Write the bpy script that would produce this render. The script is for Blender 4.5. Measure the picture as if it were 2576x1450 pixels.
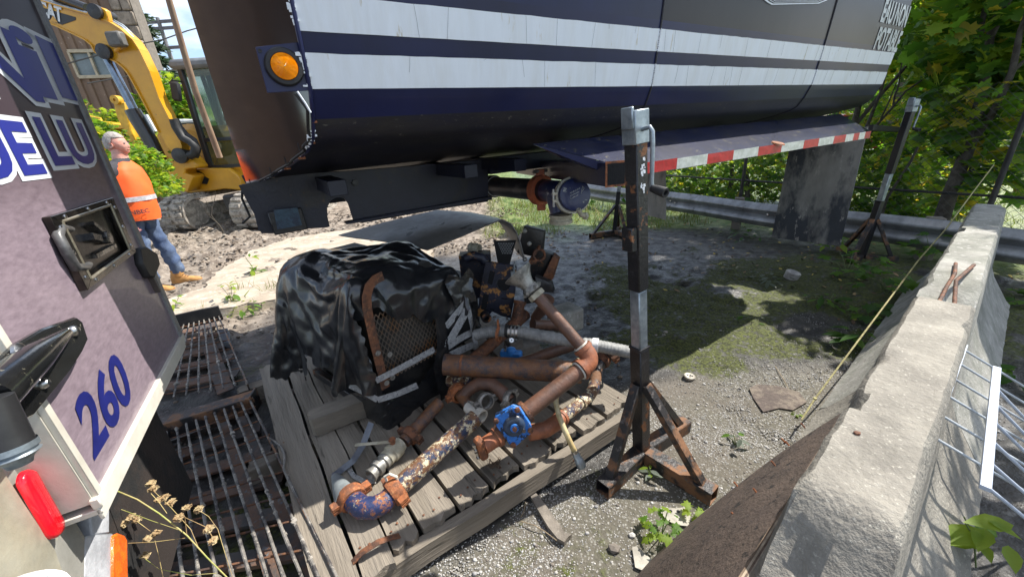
import bpy, bmesh, math, random
import numpy as np
from mathutils import Vector, Matrix, noise as mn
R_ = math.radians
rnd = random.Random(7)
S = bpy.context.scene
for o in list(bpy.data.objects): bpy.data.objects.remove(o)

# ---------------------------------------------------------------- camera
CAM_H = 1.5; FP = 970.0; PITCH = R_(21.7); ROLL = R_(3.9)
fw = Vector((0, math.cos(PITCH), -math.sin(PITCH)))
r0 = Vector((1, 0, 0)); u0 = r0.cross(fw)
rt = r0 * math.cos(ROLL) - u0 * math.sin(ROLL)
up = r0 * math.sin(ROLL) + u0 * math.cos(ROLL)
EYE = Vector((0, 0, CAM_H))
cam_d = bpy.data.cameras.new('camera'); cam = bpy.data.objects.new('camera', cam_d)
S.collection.objects.link(cam)
cam_d.sensor_width = 36; cam_d.lens = FP / 2576 * 36; cam_d.clip_start = .02; cam_d.clip_end = 1500
M = Matrix((rt, up, -fw)).transposed().to_4x4(); M.translation = EYE
cam.matrix_world = M
S.camera = cam

# ---------------------------------------------------------------- light
SUN_AZ = 25.0; SUN_EL = 53.0     # azimuth counted from +x towards +y
sd = Vector((math.cos(R_(SUN_AZ)) * math.cos(R_(SUN_EL)), math.sin(R_(SUN_AZ)) * math.cos(R_(SUN_EL)), math.sin(R_(SUN_EL))))
W = bpy.data.worlds.new('World'); S.world = W; W.use_nodes = True
nt = W.node_tree; nt.nodes.clear()
wo = nt.nodes.new('ShaderNodeOutputWorld'); bg = nt.nodes.new('ShaderNodeBackground')
sk = nt.nodes.new('ShaderNodeTexSky'); sk.sky_type = 'NISHITA'; sk.sun_disc = False
sk.sun_elevation = R_(SUN_EL); sk.sun_rotation = R_(90 - SUN_AZ)
tc = nt.nodes.new('ShaderNodeTexCoord'); mp = nt.nodes.new('ShaderNodeMapping'); mp.inputs['Scale'].default_value = (1.2, 1.2, 3.2)
cn = nt.nodes.new('ShaderNodeTexNoise'); cn.inputs['Scale'].default_value = 2.3; cn.inputs['Detail'].default_value = 7; cn.inputs['Roughness'].default_value = .58
cr = nt.nodes.new('ShaderNodeValToRGB'); cr.color_ramp.elements[0].position = .44; cr.color_ramp.elements[1].position = .66
mx = nt.nodes.new('ShaderNodeMix'); mx.data_type = 'RGBA'; mx.inputs[7].default_value = (7.0, 7.3, 7.8, 1)
nt.links.new(tc.outputs['Generated'], mp.inputs[0]); nt.links.new(mp.outputs[0], cn.inputs['Vector'])
nt.links.new(cn.outputs[0], cr.inputs[0]); nt.links.new(cr.outputs[0], mx.inputs[0]); nt.links.new(sk.outputs[0], mx.inputs[6])
nt.links.new(mx.outputs[2], bg.inputs[0]); bg.inputs[1].default_value = .125
nt.links.new(bg.outputs[0], wo.inputs[0])
sun_d = bpy.data.lights.new('sun', 'SUN'); sun_d.energy = 4.8; sun_d.angle = R_(.5); sun_d.color = (1, .955, .88)
sun = bpy.data.objects.new('sun', sun_d); S.collection.objects.link(sun)
sun.rotation_euler = sd.to_track_quat('Z', 'Y').to_euler(); sun.location = (3, 3, 12)
S.view_settings.view_transform = 'Standard'; S.view_settings.look = 'None'; S.view_settings.gamma = 1
S.view_settings.use_curve_mapping = False; S.view_settings.exposure = .92

# ---------------------------------------------------------------- measuring helpers (picture point -> place)
def ray(x, y): return (fw * FP + rt * (x - 1288) - up * (y - 725)).normalized()
def P(x, y, z=0.0):
    d = ray(x, y); return EYE + d * ((z - CAM_H) / d.z)
def Yd(x, y, Y):
    d = ray(x, y); return EYE + d * (Y / d.y)
def Wl(x, y, a, ang):
    d = ray(x, y); n = Vector((-math.sin(R_(ang)), math.cos(R_(ang)))); t = (n.x * a[0] + n.y * a[1]) / (n.x * d.x + n.y * d.y)
    return EYE + d * t
def Dp(x, y, dep):
    d = ray(x, y); return EYE + d * (dep / d.dot(fw))
def az(a): return Vector((math.cos(R_(a)), math.sin(R_(a)), 0))
Z = Vector((0, 0, 1))

# ---------------------------------------------------------------- mesh builder
class MB:
    def __init__(s): s.v = []; s.f = []
    def add(s, vs, fs):
        b = len(s.v); s.v += [Vector(v) for v in vs]; s.f += [tuple(i + b for i in f) for f in fs]; return s
    def box(s, c, d, R=None):
        c = Vector(c); vs = []
        for x in (-.5, .5):
            for y in (-.5, .5):
                for z in (-.5, .5):
                    v = Vector((x * d[0], y * d[1], z * d[2])); vs.append(c + (R @ v if R else v))
        return s.add(vs, [(0, 1, 3, 2), (4, 6, 7, 5), (0, 4, 5, 1), (2, 3, 7, 6), (0, 2, 6, 4), (1, 5, 7, 3)])
    def beam(s, p, q, w, h, upv=Z):
        p = Vector(p); q = Vector(q); a = (q - p); L = a.length; a.normalize()
        b = upv.cross(a)
        if b.length < 1e-4: b = Vector((1, 0, 0)).cross(a)
        b.normalize(); c = a.cross(b); R = Matrix((a, b, c)).transposed()
        return s.box((p + q) / 2, (L, w, h), R)
    def tube(s, pts, r, n=12, cap=True, sq=False):
        pts = [Vector(p) for p in pts]; k = len(pts)
        rs = r if isinstance(r, (list, tuple)) else [r] * k
        ref = None; vs = []; fs = []
        for i in range(k):
            t = (pts[min(i + 1, k - 1)] - pts[max(i - 1, 0)]).normalized()
            if ref is None:
                ref = t.cross(Z)
                if ref.length < .05: ref = t.cross(Vector((1, 0, 0)))
            ref = (ref - t * ref.dot(t)).normalized(); b = t.cross(ref)
            for j in range(n):
                an = 2 * math.pi * (j + .5) / n
                vs.append(pts[i] + (ref * math.cos(an) + b * math.sin(an)) * rs[i])
        for i in range(k - 1):
            for j in range(n):
                a = i * n + j; b2 = i * n + (j + 1) % n; fs.append((a, b2, b2 + n, a + n))
        if cap: fs.append(tuple(range(n - 1, -1, -1))); fs.append(tuple(range((k - 1) * n, k * n)))
        return s.add(vs, fs)
    def lathe(s, p, ax, prof, n=24, cap=False):
        p = Vector(p); ax = Vector(ax).normalized(); ref = ax.cross(Z)
        if ref.length < .05: ref = ax.cross(Vector((1, 0, 0)))
        ref.normalize(); b = ax.cross(ref); vs = []; fs = []; k = len(prof)
        for t, r in prof:
            for j in range(n):
                an = 2 * math.pi * j / n; vs.append(p + ax * t + (ref * math.cos(an) + b * math.sin(an)) * max(r, 1e-4))
        for i in range(k - 1):
            for j in range(n):
                a = i * n + j; c = i * n + (j + 1) % n; fs.append((a, c, c + n, a + n))
        if cap: fs.append(tuple(range(n - 1, -1, -1))); fs.append(tuple(range((k - 1) * n, k * n)))
        return s.add(vs, fs)
    def prism(s, pts, vec):
        pts = [Vector(p) for p in pts]; vec = Vector(vec); k = len(pts)
        fs = [tuple(range(k)), tuple(range(2 * k - 1, k - 1, -1))] + [(i, i + k, (i + 1) % k + k, (i + 1) % k) for i in range(k)]
        return s.add(pts + [p + vec for p in pts], fs)
    def poly(s, pts): return s.add(pts, [tuple(range(len(pts)))])
    def grid(s, rows, closed=False):
        m = len(rows); n = len(rows[0]); fs = []
        for i in range(m - 1):
            for j in range(n if closed else n - 1):
                a = i * n + j; b = i * n + (j + 1) % n; fs.append((a, b, b + n, a + n))
        return s.add([v for r in rows for v in r], fs)
    def ring(s, c, ax, r1, r2, w, n=28): # flat washer/band of width w along the axis
        return s.lathe(c, ax, [(-w / 2, r1), (-w / 2, r2), (w / 2, r2), (w / 2, r1), (-w / 2, r1)], n)
    def ngon_nut(s, c, ax, r, h, n=6):
        return s.lathe(c, ax, [(0, r * .01), (0, r), (h, r), (h, r * .01)], n)

WM = {}
def mesh_from(name, v, f, m=None, smooth=None, bevel=0, tri=False):
    me = bpy.data.meshes.new(name); me.from_pydata([tuple(x) for x in v], [], f)
    if bevel or tri:
        bm = bmesh.new(); bm.from_mesh(me)
        bmesh.ops.recalc_face_normals(bm, faces=bm.faces)
        if bevel:
            es = [e for e in bm.edges if len(e.link_faces) == 2 and e.calc_face_angle(0) > .6]
            bmesh.ops.bevel(bm, geom=es, offset=bevel, segments=1, affect='EDGES', clamp_overlap=True)
        bm.to_mesh(me); bm.free()
    else:
        bm = bmesh.new(); bm.from_mesh(me); bmesh.ops.recalc_face_normals(bm, faces=bm.faces); bm.to_mesh(me); bm.free()
    if smooth:
        me.shade_smooth(); me.set_sharp_from_angle(angle=R_(smooth))
    if m: me.materials.append(m)
    return me
def tagit(o, label=None, cat=None, group=None, kind=None):
    if label: o['label'] = label
    if cat: o['category'] = cat
    if group: o['group'] = group
    if kind: o['kind'] = kind
    return o
def obj(name, mb, m, parent=None, smooth=40, bevel=0, label=None, cat=None, group=None, kind=None, origin=None):
    vs = mb.v
    if parent is not None:
        inv = WM[parent.name].inverted(); loc = None
        mw = WM[parent.name]
        vs = [inv @ v for v in vs]; me = mesh_from(name, vs, mb.f, m, smooth, bevel)
        o = bpy.data.objects.new(name, me); S.collection.objects.link(o); o.parent = parent
        WM[o.name] = mw.copy()
    else:
        if origin is None and kind != 'structure':
            n = len(vs); mnz = min(v.z for v in vs)
            origin = Vector((sum(v.x for v in vs) / n, sum(v.y for v in vs) / n, mnz))
        origin = Vector(origin) if origin is not None else Vector((0, 0, 0))
        me = mesh_from(name, [v - origin for v in vs], mb.f, m, smooth, bevel)
        o = bpy.data.objects.new(name, me); S.collection.objects.link(o); o.location = origin
        WM[o.name] = Matrix.Translation(origin)
    tagit(o, label, cat, group, kind)
    return o
def thing(name, label, cat, loc, group=None):
    o = bpy.data.objects.new(name, None); S.collection.objects.link(o); o.location = loc; o.empty_display_size = .05
    WM[o.name] = Matrix.Translation(Vector(loc)); return tagit(o, label, cat, group)
def link_copy(o, name, parent, mat4):
    c = bpy.data.objects.new(name, o if isinstance(o, bpy.types.Mesh) else o.data); S.collection.objects.link(c)
    if parent is not None: c.parent = parent; c.matrix_local = WM[parent.name].inverted() @ mat4; WM[c.name] = mat4.copy()
    else: c.matrix_world = mat4; WM[c.name] = mat4.copy()
    return c

# ---------------------------------------------------------------- materials
MC = {}
def rgb(c): return (c[0], c[1], c[2], 1)
def pm(name, c1, c2=None, c3=None, s=5.0, t=.5, w=.1, s3=28.0, t3=.62, rough=.6, metal=0.0, bump=.2, bs=70.0, coat=0.0,
       stretch=(1, 1, 1), var=.25, trans=None, alpha=None, spec=.5, rough2=None, nrough=.66):
    if name in MC: return MC[name]
    m = bpy.data.materials.new(name); m.use_nodes = True; N = m.node_tree.nodes; K = m.node_tree.links
    b = N['Principled BSDF']
    tcn = N.new('ShaderNodeTexCoord'); oi = N.new('ShaderNodeObjectInfo')
    ad = N.new('ShaderNodeVectorMath'); ad.operation = 'MULTIPLY_ADD'; ad.inputs[1].default_value = (1, 1, 1)
    sc = N.new('ShaderNodeVectorMath'); sc.operation = 'SCALE'; sc.inputs[0].default_value = (17, 29, 11); K.new(oi.outputs['Random'], sc.inputs[3])
    K.new(tcn.outputs['Object'], ad.inputs[0]); K.new(sc.outputs[0], ad.inputs[2])
    mpn = N.new('ShaderNodeMapping'); mpn.inputs['Scale'].default_value = stretch; K.new(ad.outputs[0], mpn.inputs[0])
    def nz(scale, det=5, src=mpn):
        n = N.new('ShaderNodeTexNoise'); n.inputs['Scale'].default_value = scale; n.inputs['Detail'].default_value = det; n.inputs['Roughness'].default_value = nrough
        K.new(src.outputs[0], n.inputs['Vector']); return n
    def step(n, t_, w_):
        r = N.new('ShaderNodeMapRange'); r.inputs[1].default_value = t_ - w_ / 2; r.inputs[2].default_value = t_ + w_ / 2; K.new(n.outputs[0], r.inputs[0]); return r
    def mixc(fac, a, bb):
        x = N.new('ShaderNodeMix'); x.data_type = 'RGBA'
        K.new(fac, x.inputs[0])
        if isinstance(a, tuple): x.inputs[6].default_value = rgb(a)
        else: K.new(a, x.inputs[6])
        if isinstance(bb, tuple): x.inputs[7].default_value = rgb(bb)
        else: K.new(bb, x.inputs[7])
        return x.outputs[2]
    fine = nz(bs, 4)
    col = None
    if c2 is not None:
        st = step(nz(s, 6), t, w); col = mixc(st.outputs[0], tuple(c1), tuple(c2))
        if rough2 is not None:
            rr = N.new('ShaderNodeMapRange'); K.new(st.outputs[0], rr.inputs[0]); rr.inputs[3].default_value = rough; rr.inputs[4].default_value = rough2; K.new(rr.outputs[0], b.inputs['Roughness'])
        if metal and rough2 is not None:
            r2 = N.new('ShaderNodeMapRange'); K.new(st.outputs[0], r2.inputs[0]); r2.inputs[3].default_value = metal; r2.inputs[4].default_value = 0; K.new(r2.outputs[0], b.inputs['Metallic'])
    if c3 is not None: col = mixc(step(nz(s3, 5), t3, .05).outputs[0], col if col is not None else tuple(c1), tuple(c3))
    # value variation from two noises
    md = N.new('ShaderNodeMix'); md.data_type = 'RGBA'; md.blend_type = 'MULTIPLY'; md.inputs[0].default_value = 1
    vr = N.new('ShaderNodeMapRange'); vr.inputs[1].default_value = .3; vr.inputs[2].default_value = .7; vr.inputs[3].default_value = 1 - var; vr.inputs[4].default_value = 1 + var
    mid = nz(max(2.0, s * 1.7), 7); K.new(mid.outputs[0], vr.inputs[0])
    if col is None: md.inputs[6].default_value = rgb(c1)
    else: K.new(col, md.inputs[6])
    K.new(vr.outputs[0], md.inputs[7]); K.new(md.outputs[2], b.inputs['Base Color'])
    if rough2 is None: b.inputs['Roughness'].default_value = rough
    if not (metal and rough2 is not None): b.inputs['Metallic'].default_value = metal
    b.inputs['Coat Weight'].default_value = coat; b.inputs['Coat Roughness'].default_value = .08
    b.inputs['Specular IOR Level'].default_value = spec
    if bump:
        bn = N.new('ShaderNodeBump'); bn.inputs['Strength'].default_value = bump; bn.inputs['Distance'].default_value = .01
        K.new(fine.outputs[0], bn.inputs['Height']); K.new(bn.outputs[0], b.inputs['Normal'])
    if trans:
        out = N['Material Output']; tr = N.new('ShaderNodeBsdfTranslucent'); tr.inputs[0].default_value = rgb(trans)
        ms = N.new('ShaderNodeMixShader'); ms.inputs[0].default_value = .5; K.new(b.outputs[0], ms.inputs[1]); K.new(tr.outputs[0], ms.inputs[2]); K.new(ms.outputs[0], out.inputs[0])
    if alpha is not None: b.inputs['Transmission Weight'].default_value = alpha
    MC[name] = m; return m

rust = pm('rust', (.16, .062, .028), (.075, .036, .022), (.26, .11, .045), s=22, s3=60, rough=.75, bump=.5)
rust_pipe = pm('rusty pipe', (.14, .065, .038), (.085, .05, .038), (.20, .09, .045), s=12, s3=50, t3=.66, w=.3, rough=.5, bump=.25, coat=.05)
rust_blue = pm('rust over blue', (.17, .075, .032), (.035, .042, .055), (.22, .13, .055), nrough=.8, s=16, t=.54, w=.2, s3=60, rough=.55, bump=.45)
rust_cream = pm('rust with cream paint', (.15, .07, .03), (.018, .032, .075), (.60, .53, .36), s=20, t=.52, w=.07, s3=30, t3=.55, rough=.5, bump=.6, nrough=.8)
orange_rust = pm('orange rust', (.30, .10, .035), (.15, .06, .03), (.36, .16, .065), s=26, s3=60, rough=.75, bump=.5)
orange_elbow = pm('orange primed iron', (.30, .105, .048), (.21, .078, .04), s=16, rough=.6, bump=.25)
black_rust = pm('black paint with rust', (.014, .014, .016), (.20, .085, .035), (.035, .035, .04), s=10, t=.60, w=.03, rough=.33, rough2=.75, bump=.25)
black_rust2 = pm('black paint heavy rust', (.02, .019, .02), (.18, .09, .045), (.10, .09, .085), s=9, t=.52, w=.08, rough=.45, rough2=.8, bump=.35)
galv = pm('galvanised steel', (.38, .43, .46), (.24, .28, .31), s=14, w=.2, rough=.42, metal=.7, bump=.08)
steel = pm('bright steel', (.5, .5, .5), s=8, rough=.28, metal=1, bump=.05)
alu = pm('cast aluminium', (.33, .32, .29), (.2, .195, .18), s=20, rough=.45, metal=.55, bump=.2)
dusty_brass = pm('dusty fitting', (.42, .39, .3), (.33, .30, .22), s=14, rough=.75, bump=.25)
navy = pm('navy paint', (.012, .014, .045), (.015, .014, .032), s=2, rough=.25, coat=.5, bump=.02)
black_steel = pm('black steel', (.012, .012, .014), (.03, .028, .027), (.11, .06, .04), s=6, t3=.68, rough=.45, bump=.2)
rubber = pm('black rubber', (.018, .018, .019), s=9, rough=.6, bump=.15)
wood = pm('weathered wood', (.20, .175, .145), (.12, .103, .085), (.27, .24, .2), s=8, w=.3, s3=11, rough=.85, bump=.6, bs=40, stretch=(1, 1, 1))
concrete = pm('concrete', (.27, .25, .21), (.18, .165, .14), (.35, .33, .28), s=3.2, w=.25, s3=80, t3=.62, rough=.9, bump=.8, bs=60, var=.3)
concrete2 = pm('mossy concrete', (.30, .29, .26), (.20, .20, .17), (.38, .37, .34), s=6, w=.2, s3=30, rough=.9, bump=.6, bs=80)
white_wire = pm('white coated wire', (.42, .47, .56), s=8, rough=.4, bump=.02, var=.08)
# ---------------------------------------------------------------- let a plastic sheet fall over stand-ins for the pump unit, keep its settled shape
def settle_sheet(frames=48, nx=84, ny=92):
    tmp = []
    def coll(me):
        o = bpy.data.objects.new('settle', me); S.collection.objects.link(o); o.modifiers.new('c', 'COLLISION'); o.collision.thickness_outer = .008; o.collision.cloth_friction = 12; tmp.append(o)
    def cbox(x0, x1, y0, y1, z0, z1_):
        bm = bmesh.new(); bmesh.ops.create_cube(bm, size=1)
        for v in bm.verts: v.co = ((x0 + x1) / 2 + v.co.x * (x1 - x0), (y0 + y1) / 2 + v.co.y * (y1 - y0), (z0 + z1_) / 2 + v.co.z * (z1_ - z0))
        bmesh.ops.bevel(bm, geom=bm.edges[:], offset=.025, segments=2, affect='EDGES'); me = bpy.data.meshes.new('settle'); bm.to_mesh(me); bm.free(); coll(me)
    def ball(x, y, z, r, sx=1, sy=1, sz=1):
        bm = bmesh.new(); bmesh.ops.create_icosphere(bm, subdivisions=2, radius=r)
        for v in bm.verts: v.co = (x + v.co.x * sx, y + v.co.y * sy, z + v.co.z * sz)
        me = bpy.data.meshes.new('settle'); bm.to_mesh(me); bm.free(); coll(me)
    cbox(.0, .56, -.02, .88, .1, .84); cbox(-.05, .45, .30, .93, .1, .55); cbox(.0, .66, .10, .60, .1, .50)
    ball(.18, .15, .83, .15, 1.2, 1, .85); ball(.12, .62, .80, .18, 1.1, 1.1, .9); ball(.47, .38, .84, .14, 1, 1, .8); ball(.04, .55, .62, .14); ball(.0, .02, .86, .05, 1, 1, 1.7); ball(.58, .2, .6, .1)
    x0, x1, y0, y1 = -.64, 1.06, -.42, 1.28; vs = []; fs = []
    for j in range(ny):
        for i in range(nx):
            x = x0 + (x1 - x0) * i / (nx - 1); y = y0 + (y1 - y0) * j / (ny - 1); vs.append((x, y, 1.08 + .05 * mn.noise(Vector((x * 4, y * 4, 1))) + .03 * mn.noise(Vector((x * 11, y * 11, 5)))))
    for j in range(ny - 1):
        for i in range(nx - 1): a = j * nx + i; fs.append((a, a + 1, a + 1 + nx, a + nx))
    me = bpy.data.meshes.new('settle'); me.from_pydata(vs, [], fs); o = bpy.data.objects.new('settle', me); S.collection.objects.link(o); tmp.append(o)
    c = o.modifiers.new('cl', 'CLOTH'); s = c.settings; s.quality = 7; s.mass = .12; s.tension_stiffness = 25; s.compression_stiffness = 25; s.shear_stiffness = 12; s.bending_stiffness = .04; s.air_damping = 1.2; s.shrink_min = -.07
    c.collision_settings.collision_quality = 3; c.collision_settings.distance_min = .006; c.collision_settings.use_self_collision = True; c.collision_settings.self_distance_min = .005; c.collision_settings.self_friction = 8
    S.frame_start = 1; S.frame_end = frames; c.point_cache.frame_end = frames
    for f in range(1, frames + 1): S.frame_set(f)
    m2 = o.evaluated_get(bpy.context.evaluated_depsgraph_get()).to_mesh(); Q = np.array([v.co[:] for v in m2.vertices]).reshape(ny, nx, 3)
    for q in tmp: bpy.data.objects.remove(q)
    S.frame_set(1); S.frame_end = 1
    return Q
SHEET = settle_sheet()
# ---------------------------------------------------------------- numpy noise
def vnoise(x, y, seed=0):
    xi = np.floor(x).astype(np.int64); yi = np.floor(y).astype(np.int64); xf = x - xi; yf = y - yi
    def h(a, b):
        n = (a * 374761393 + b * 668265263 + seed * 982451653) & 0x7fffffff
        n = ((n ^ (n >> 13)) * 1274126177) & 0x7fffffff
        return ((n ^ (n >> 16)) & 0xffff) / 65535.0
    u = xf * xf * (3 - 2 * xf); v = yf * yf * (3 - 2 * yf)
    return (h(xi, yi) * (1 - u) + h(xi + 1, yi) * u) * (1 - v) + (h(xi, yi + 1) * (1 - u) + h(xi + 1, yi + 1) * u) * v
def fbm(x, y, seed=0, o=5):
    s = 0; a = .5; f = 1.0
    for i in range(o): s = s + a * vnoise(x * f + 31.7 * i, y * f + 11.3 * i, seed + i); a *= .5; f *= 2.03
    return s / (1 - .5 ** o)
def sstep(a, b, x): t = np.clip((x - a) / (b - a), 0, 1); return t * t * (3 - 2 * t)

# ---------------------------------------------------------------- ground: one sheet, fine near the camera, running to the horizon
def axis(lo, hi, st, far):
    mid = list(np.arange(lo, hi, st)); out = []; d = st; x = hi
    while x < far: out.append(x); d *= 1.22; x += d
    out.append(far); neg = []; d = st; x = lo
    while x > -far: x -= d; d *= 1.22; neg.append(max(x, -far))
    return np.array(sorted(set(neg)) + mid + out)
gx = axis(-8.0, 5.6, .045, 260); gy = axis(.35, 9.5, .045, 260)
GX, GY = np.meshgrid(gx, gy)
def zones(x, y):
    n1 = fbm(x * 1.3, y * 1.3, 3); n2 = fbm(x * 4, y * 4, 9)
    d = (n1 - .5) * 1.3
    # front edge line of the pallet side: gravel lies to the right of it and in front
    g = sstep(.05, .45, (x * .53 - y * .85) + 1.25 + d * .5 + np.where(x > .5, .35, 0))
    g = g * sstep(-.75, -.45, x - .0 * y + d * .2)
    ms = .75 * sstep(.53, .66, fbm(x * 1.7 + 5, y * 1.7, 21)) * sstep(.0, .3, n2 - .25)
    ms = np.clip(ms + sstep(.6, 1.2, x) * sstep(1.75, 2.3, y + .25 * d) * sstep(4.6, 3.8, y) * sstep(.40, .56, fbm(x * 2.3, y * 2.3, 17)), 0, 1)
    ms = np.clip(ms + 1.0 * sstep(.45, 1.1, x + .3 * d) * sstep(1.9, 2.4, y + .4 * d) * sstep(4.4, 3.6, y + .3 * d) * sstep(3.9, 3.2, x) * sstep(.34, .5, fbm(x * 2.7, y * 2.7, 19)), 0, 1)
    g = g * sstep(-.30, -.12, y * .793 - x * .609 + .1 * d) * (1 - .8 * sstep(.5, 1.0, x) * sstep(1.75, 2.3, y))
    ms = ms * sstep(-2.8, -1.5, x) * sstep(5.4, 4.6, y)
    br = np.clip(sstep(-1.9, -2.7, x + d * .3) + sstep(4.9, 5.6, y + d * .3) * sstep(.6, .1, x), 0, 1) * sstep(2.6, 3.2, y)
    gr = np.clip(sstep(5.6, 6.3, y + d) * sstep(-.6, .1, x) + sstep(5.3, 6.2, x * .85 + y * .5), 0, 1)
    return g, ms, br, gr
Gg, Gm, Gb, Ggr = zones(GX, GY)
clump = np.maximum(0, fbm(GX * 5.2, GY * 6, 40) - .5)
cl2 = np.abs(fbm(GX * 9, GY * 9, 51) - .5)
near = sstep(60, 8, np.hypot(GX, GY))
GZ = (fbm(GX * .5, GY * .5, 5) - .5) * .05 * near + (fbm(GX * 14, GY * 14, 77, 3) - .5) * .012 * near
GZ = GZ + Gb * (clump * .34 - .01) * near + (1 - Gg) * (1 - Gb) * (clump * .12 - cl2 * .07 + .008) * near * sstep(4.8, 3.6, GY) 
GZ = np.where(np.hypot(GX - .5, GY - 1.3) < .8, GZ * .35, GZ)
H_, W_ = GX.shape
me = bpy.data.meshes.new('ground'); me.vertices.add(H_ * W_)
me.vertices.foreach_set('co', np.stack([GX, GY, GZ], -1).astype(np.float32).ravel())
ii = (np.arange(H_ - 1)[:, None] * W_ + np.arange(W_ - 1)[None, :]).ravel()
fc = np.stack([ii, ii + 1, ii + 1 + W_, ii + W_], -1).ravel()
me.loops.add(len(fc)); me.loops.foreach_set('vertex_index', fc.astype(np.int32))
me.polygons.add(len(ii)); me.polygons.foreach_set('loop_start', np.arange(0, len(fc), 4, dtype=np.int32))
me.update(calc_edges=True); me.shade_smooth()
ca = me.color_attributes.new('zone', 'FLOAT_COLOR', 'POINT')
ca.data.foreach_set('color', np.stack([Gg, Gm, Gb, Ggr], -1).astype(np.float32).ravel())
ground = bpy.data.objects.new('ground', me); S.collection.objects.link(ground); ground['kind'] = 'structure'
def gz(x, y):
    i = min(max(int(np.searchsorted(gy, y)) - 1, 0), H_ - 2); j = min(max(int(np.searchsorted(gx, x)) - 1, 0), W_ - 2)
    return float(max(GZ[i, j], GZ[i + 1, j], GZ[i, j + 1], GZ[i + 1, j + 1]))

def ground_mat():
    m = bpy.data.materials.new('wet mud, gravel and moss'); m.use_nodes = True; N = m.node_tree.nodes; K = m.node_tree.links; b = N['Principled BSDF']
    t = N.new('ShaderNodeTexCoord')
    at = N.new('ShaderNodeAttribute'); at.attribute_name = 'zone'
    sp = N.new('ShaderNodeSeparateColor'); K.new(at.outputs['Color'], sp.inputs[0])
    def nz(sc, det=6, ro=.6, st=None):
        n = N.new('ShaderNodeTexNoise'); n.inputs['Scale'].default_value = sc; n.inputs['Detail'].default_value = det; n.inputs['Roughness'].default_value = ro
        K.new(t.outputs['Object'], n.inputs['Vector']); return n.outputs[0]
    def rng(x, a, bb, c=0, d=1):
        r = N.new('ShaderNodeMapRange'); K.new(x, r.inputs[0])
        for i, q in enumerate((a, bb, c, d)): r.inputs[i + 1].default_value = q
        return r.outputs[0]
    def mix(f, a, c):
        x = N.new('ShaderNodeMix'); x.data_type = 'RGBA'; K.new(f, x.inputs[0])
        for k, q in ((6, a), (7, c)):
            if isinstance(q, tuple): x.inputs[k].default_value = rgb(q)
            else: K.new(q, x.inputs[k])
        return x.outputs[2]
    def mth(op, a, c):
        x = N.new('ShaderNodeMath'); x.operation = op; x.use_clamp = True
        for k, q in ((0, a), (1, c)):
            if isinstance(q, (int, float)): x.inputs[k].default_value = q
            else: K.new(q, x.inputs[k])
        return x.outputs[0]
    n_big = nz(1.6); n_mid = nz(7); n_fine = nz(60, 5); n_f2 = nz(22, 6)
    mud = mix(rng(n_mid, .4, .62), (.020, .018, .016), (.052, .048, .043))
    mud = mix(rng(n_f2, .60, .68), mud, (.13, .125, .115))
    vo = N.new('ShaderNodeTexVoronoi'); vo.inputs['Scale'].default_value = 85; K.new(t.outputs['Object'], vo.inputs['Vector'])
    grv = mix(rng(vo.outputs['Distance'], .12, .5), (.34, .33, .30), (.11, .10, .078))
    vc = N.new('ShaderNodeSeparateColor'); K.new(vo.outputs['Color'], vc.inputs[0])
    grv = mix(rng(vc.outputs[0], .25, .8), (.10, .092, .07), grv)
    grv = mix(rng(n_big, .46, .62), grv, (.12, .105, .085))
    c = mix(rng(mth('ADD', sp.outputs[0], mth('MULTIPLY', mth('SUBTRACT', n_f2, .5), .6)), .35, .75), mud, grv)
    dry = mix(rng(n_mid, .38, .6), (.10, .078, .06), (.27, .225, .18)); dry = mix(rng(n_f2, .58, .7), dry, (.38, .34, .28))
    c = mix(sp.outputs[2], c, dry)
    mossf = rng(mth('MULTIPLY', sp.outputs[1], rng(n_f2, .25, .62)), .25, .62)
    c = mix(mossf, c, mix(rng(n_fine, .4, .6), (.024, .027, .008), (.085, .098, .020)))
    c = mix(at.outputs['Alpha'], c, mix(rng(n_mid, .4, .6), (.06, .11, .02), (.16, .19, .06)))
    K.new(c, b.inputs['Base Color'])
    wet = mth('MULTIPLY', mth('SUBTRACT', 1, sp.outputs[0]), mth('SUBTRACT', 1, sp.outputs[2]))
    wet = mth('MULTIPLY', wet, mth('SUBTRACT', 1, mossf)); wet = mth('MULTIPLY', wet, rng(n_mid, .35, .6, .4, 1))
    ro = N.new('ShaderNodeMapRange'); K.new(wet, ro.inputs[0]); ro.inputs[3].default_value = .92; ro.inputs[4].default_value = .28; K.new(ro.outputs[0], b.inputs['Roughness'])
    hs = mth('ADD', mth('MULTIPLY', n_fine, .5), n_f2)
    bn = N.new('ShaderNodeBump'); bn.inputs['Strength'].default_value = .75; bn.inputs['Distance'].default_value = .02; K.new(hs, bn.inputs['Height']); K.new(bn.outputs[0], b.inputs['Normal'])
    return m
me.materials.append(ground_mat())

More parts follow.
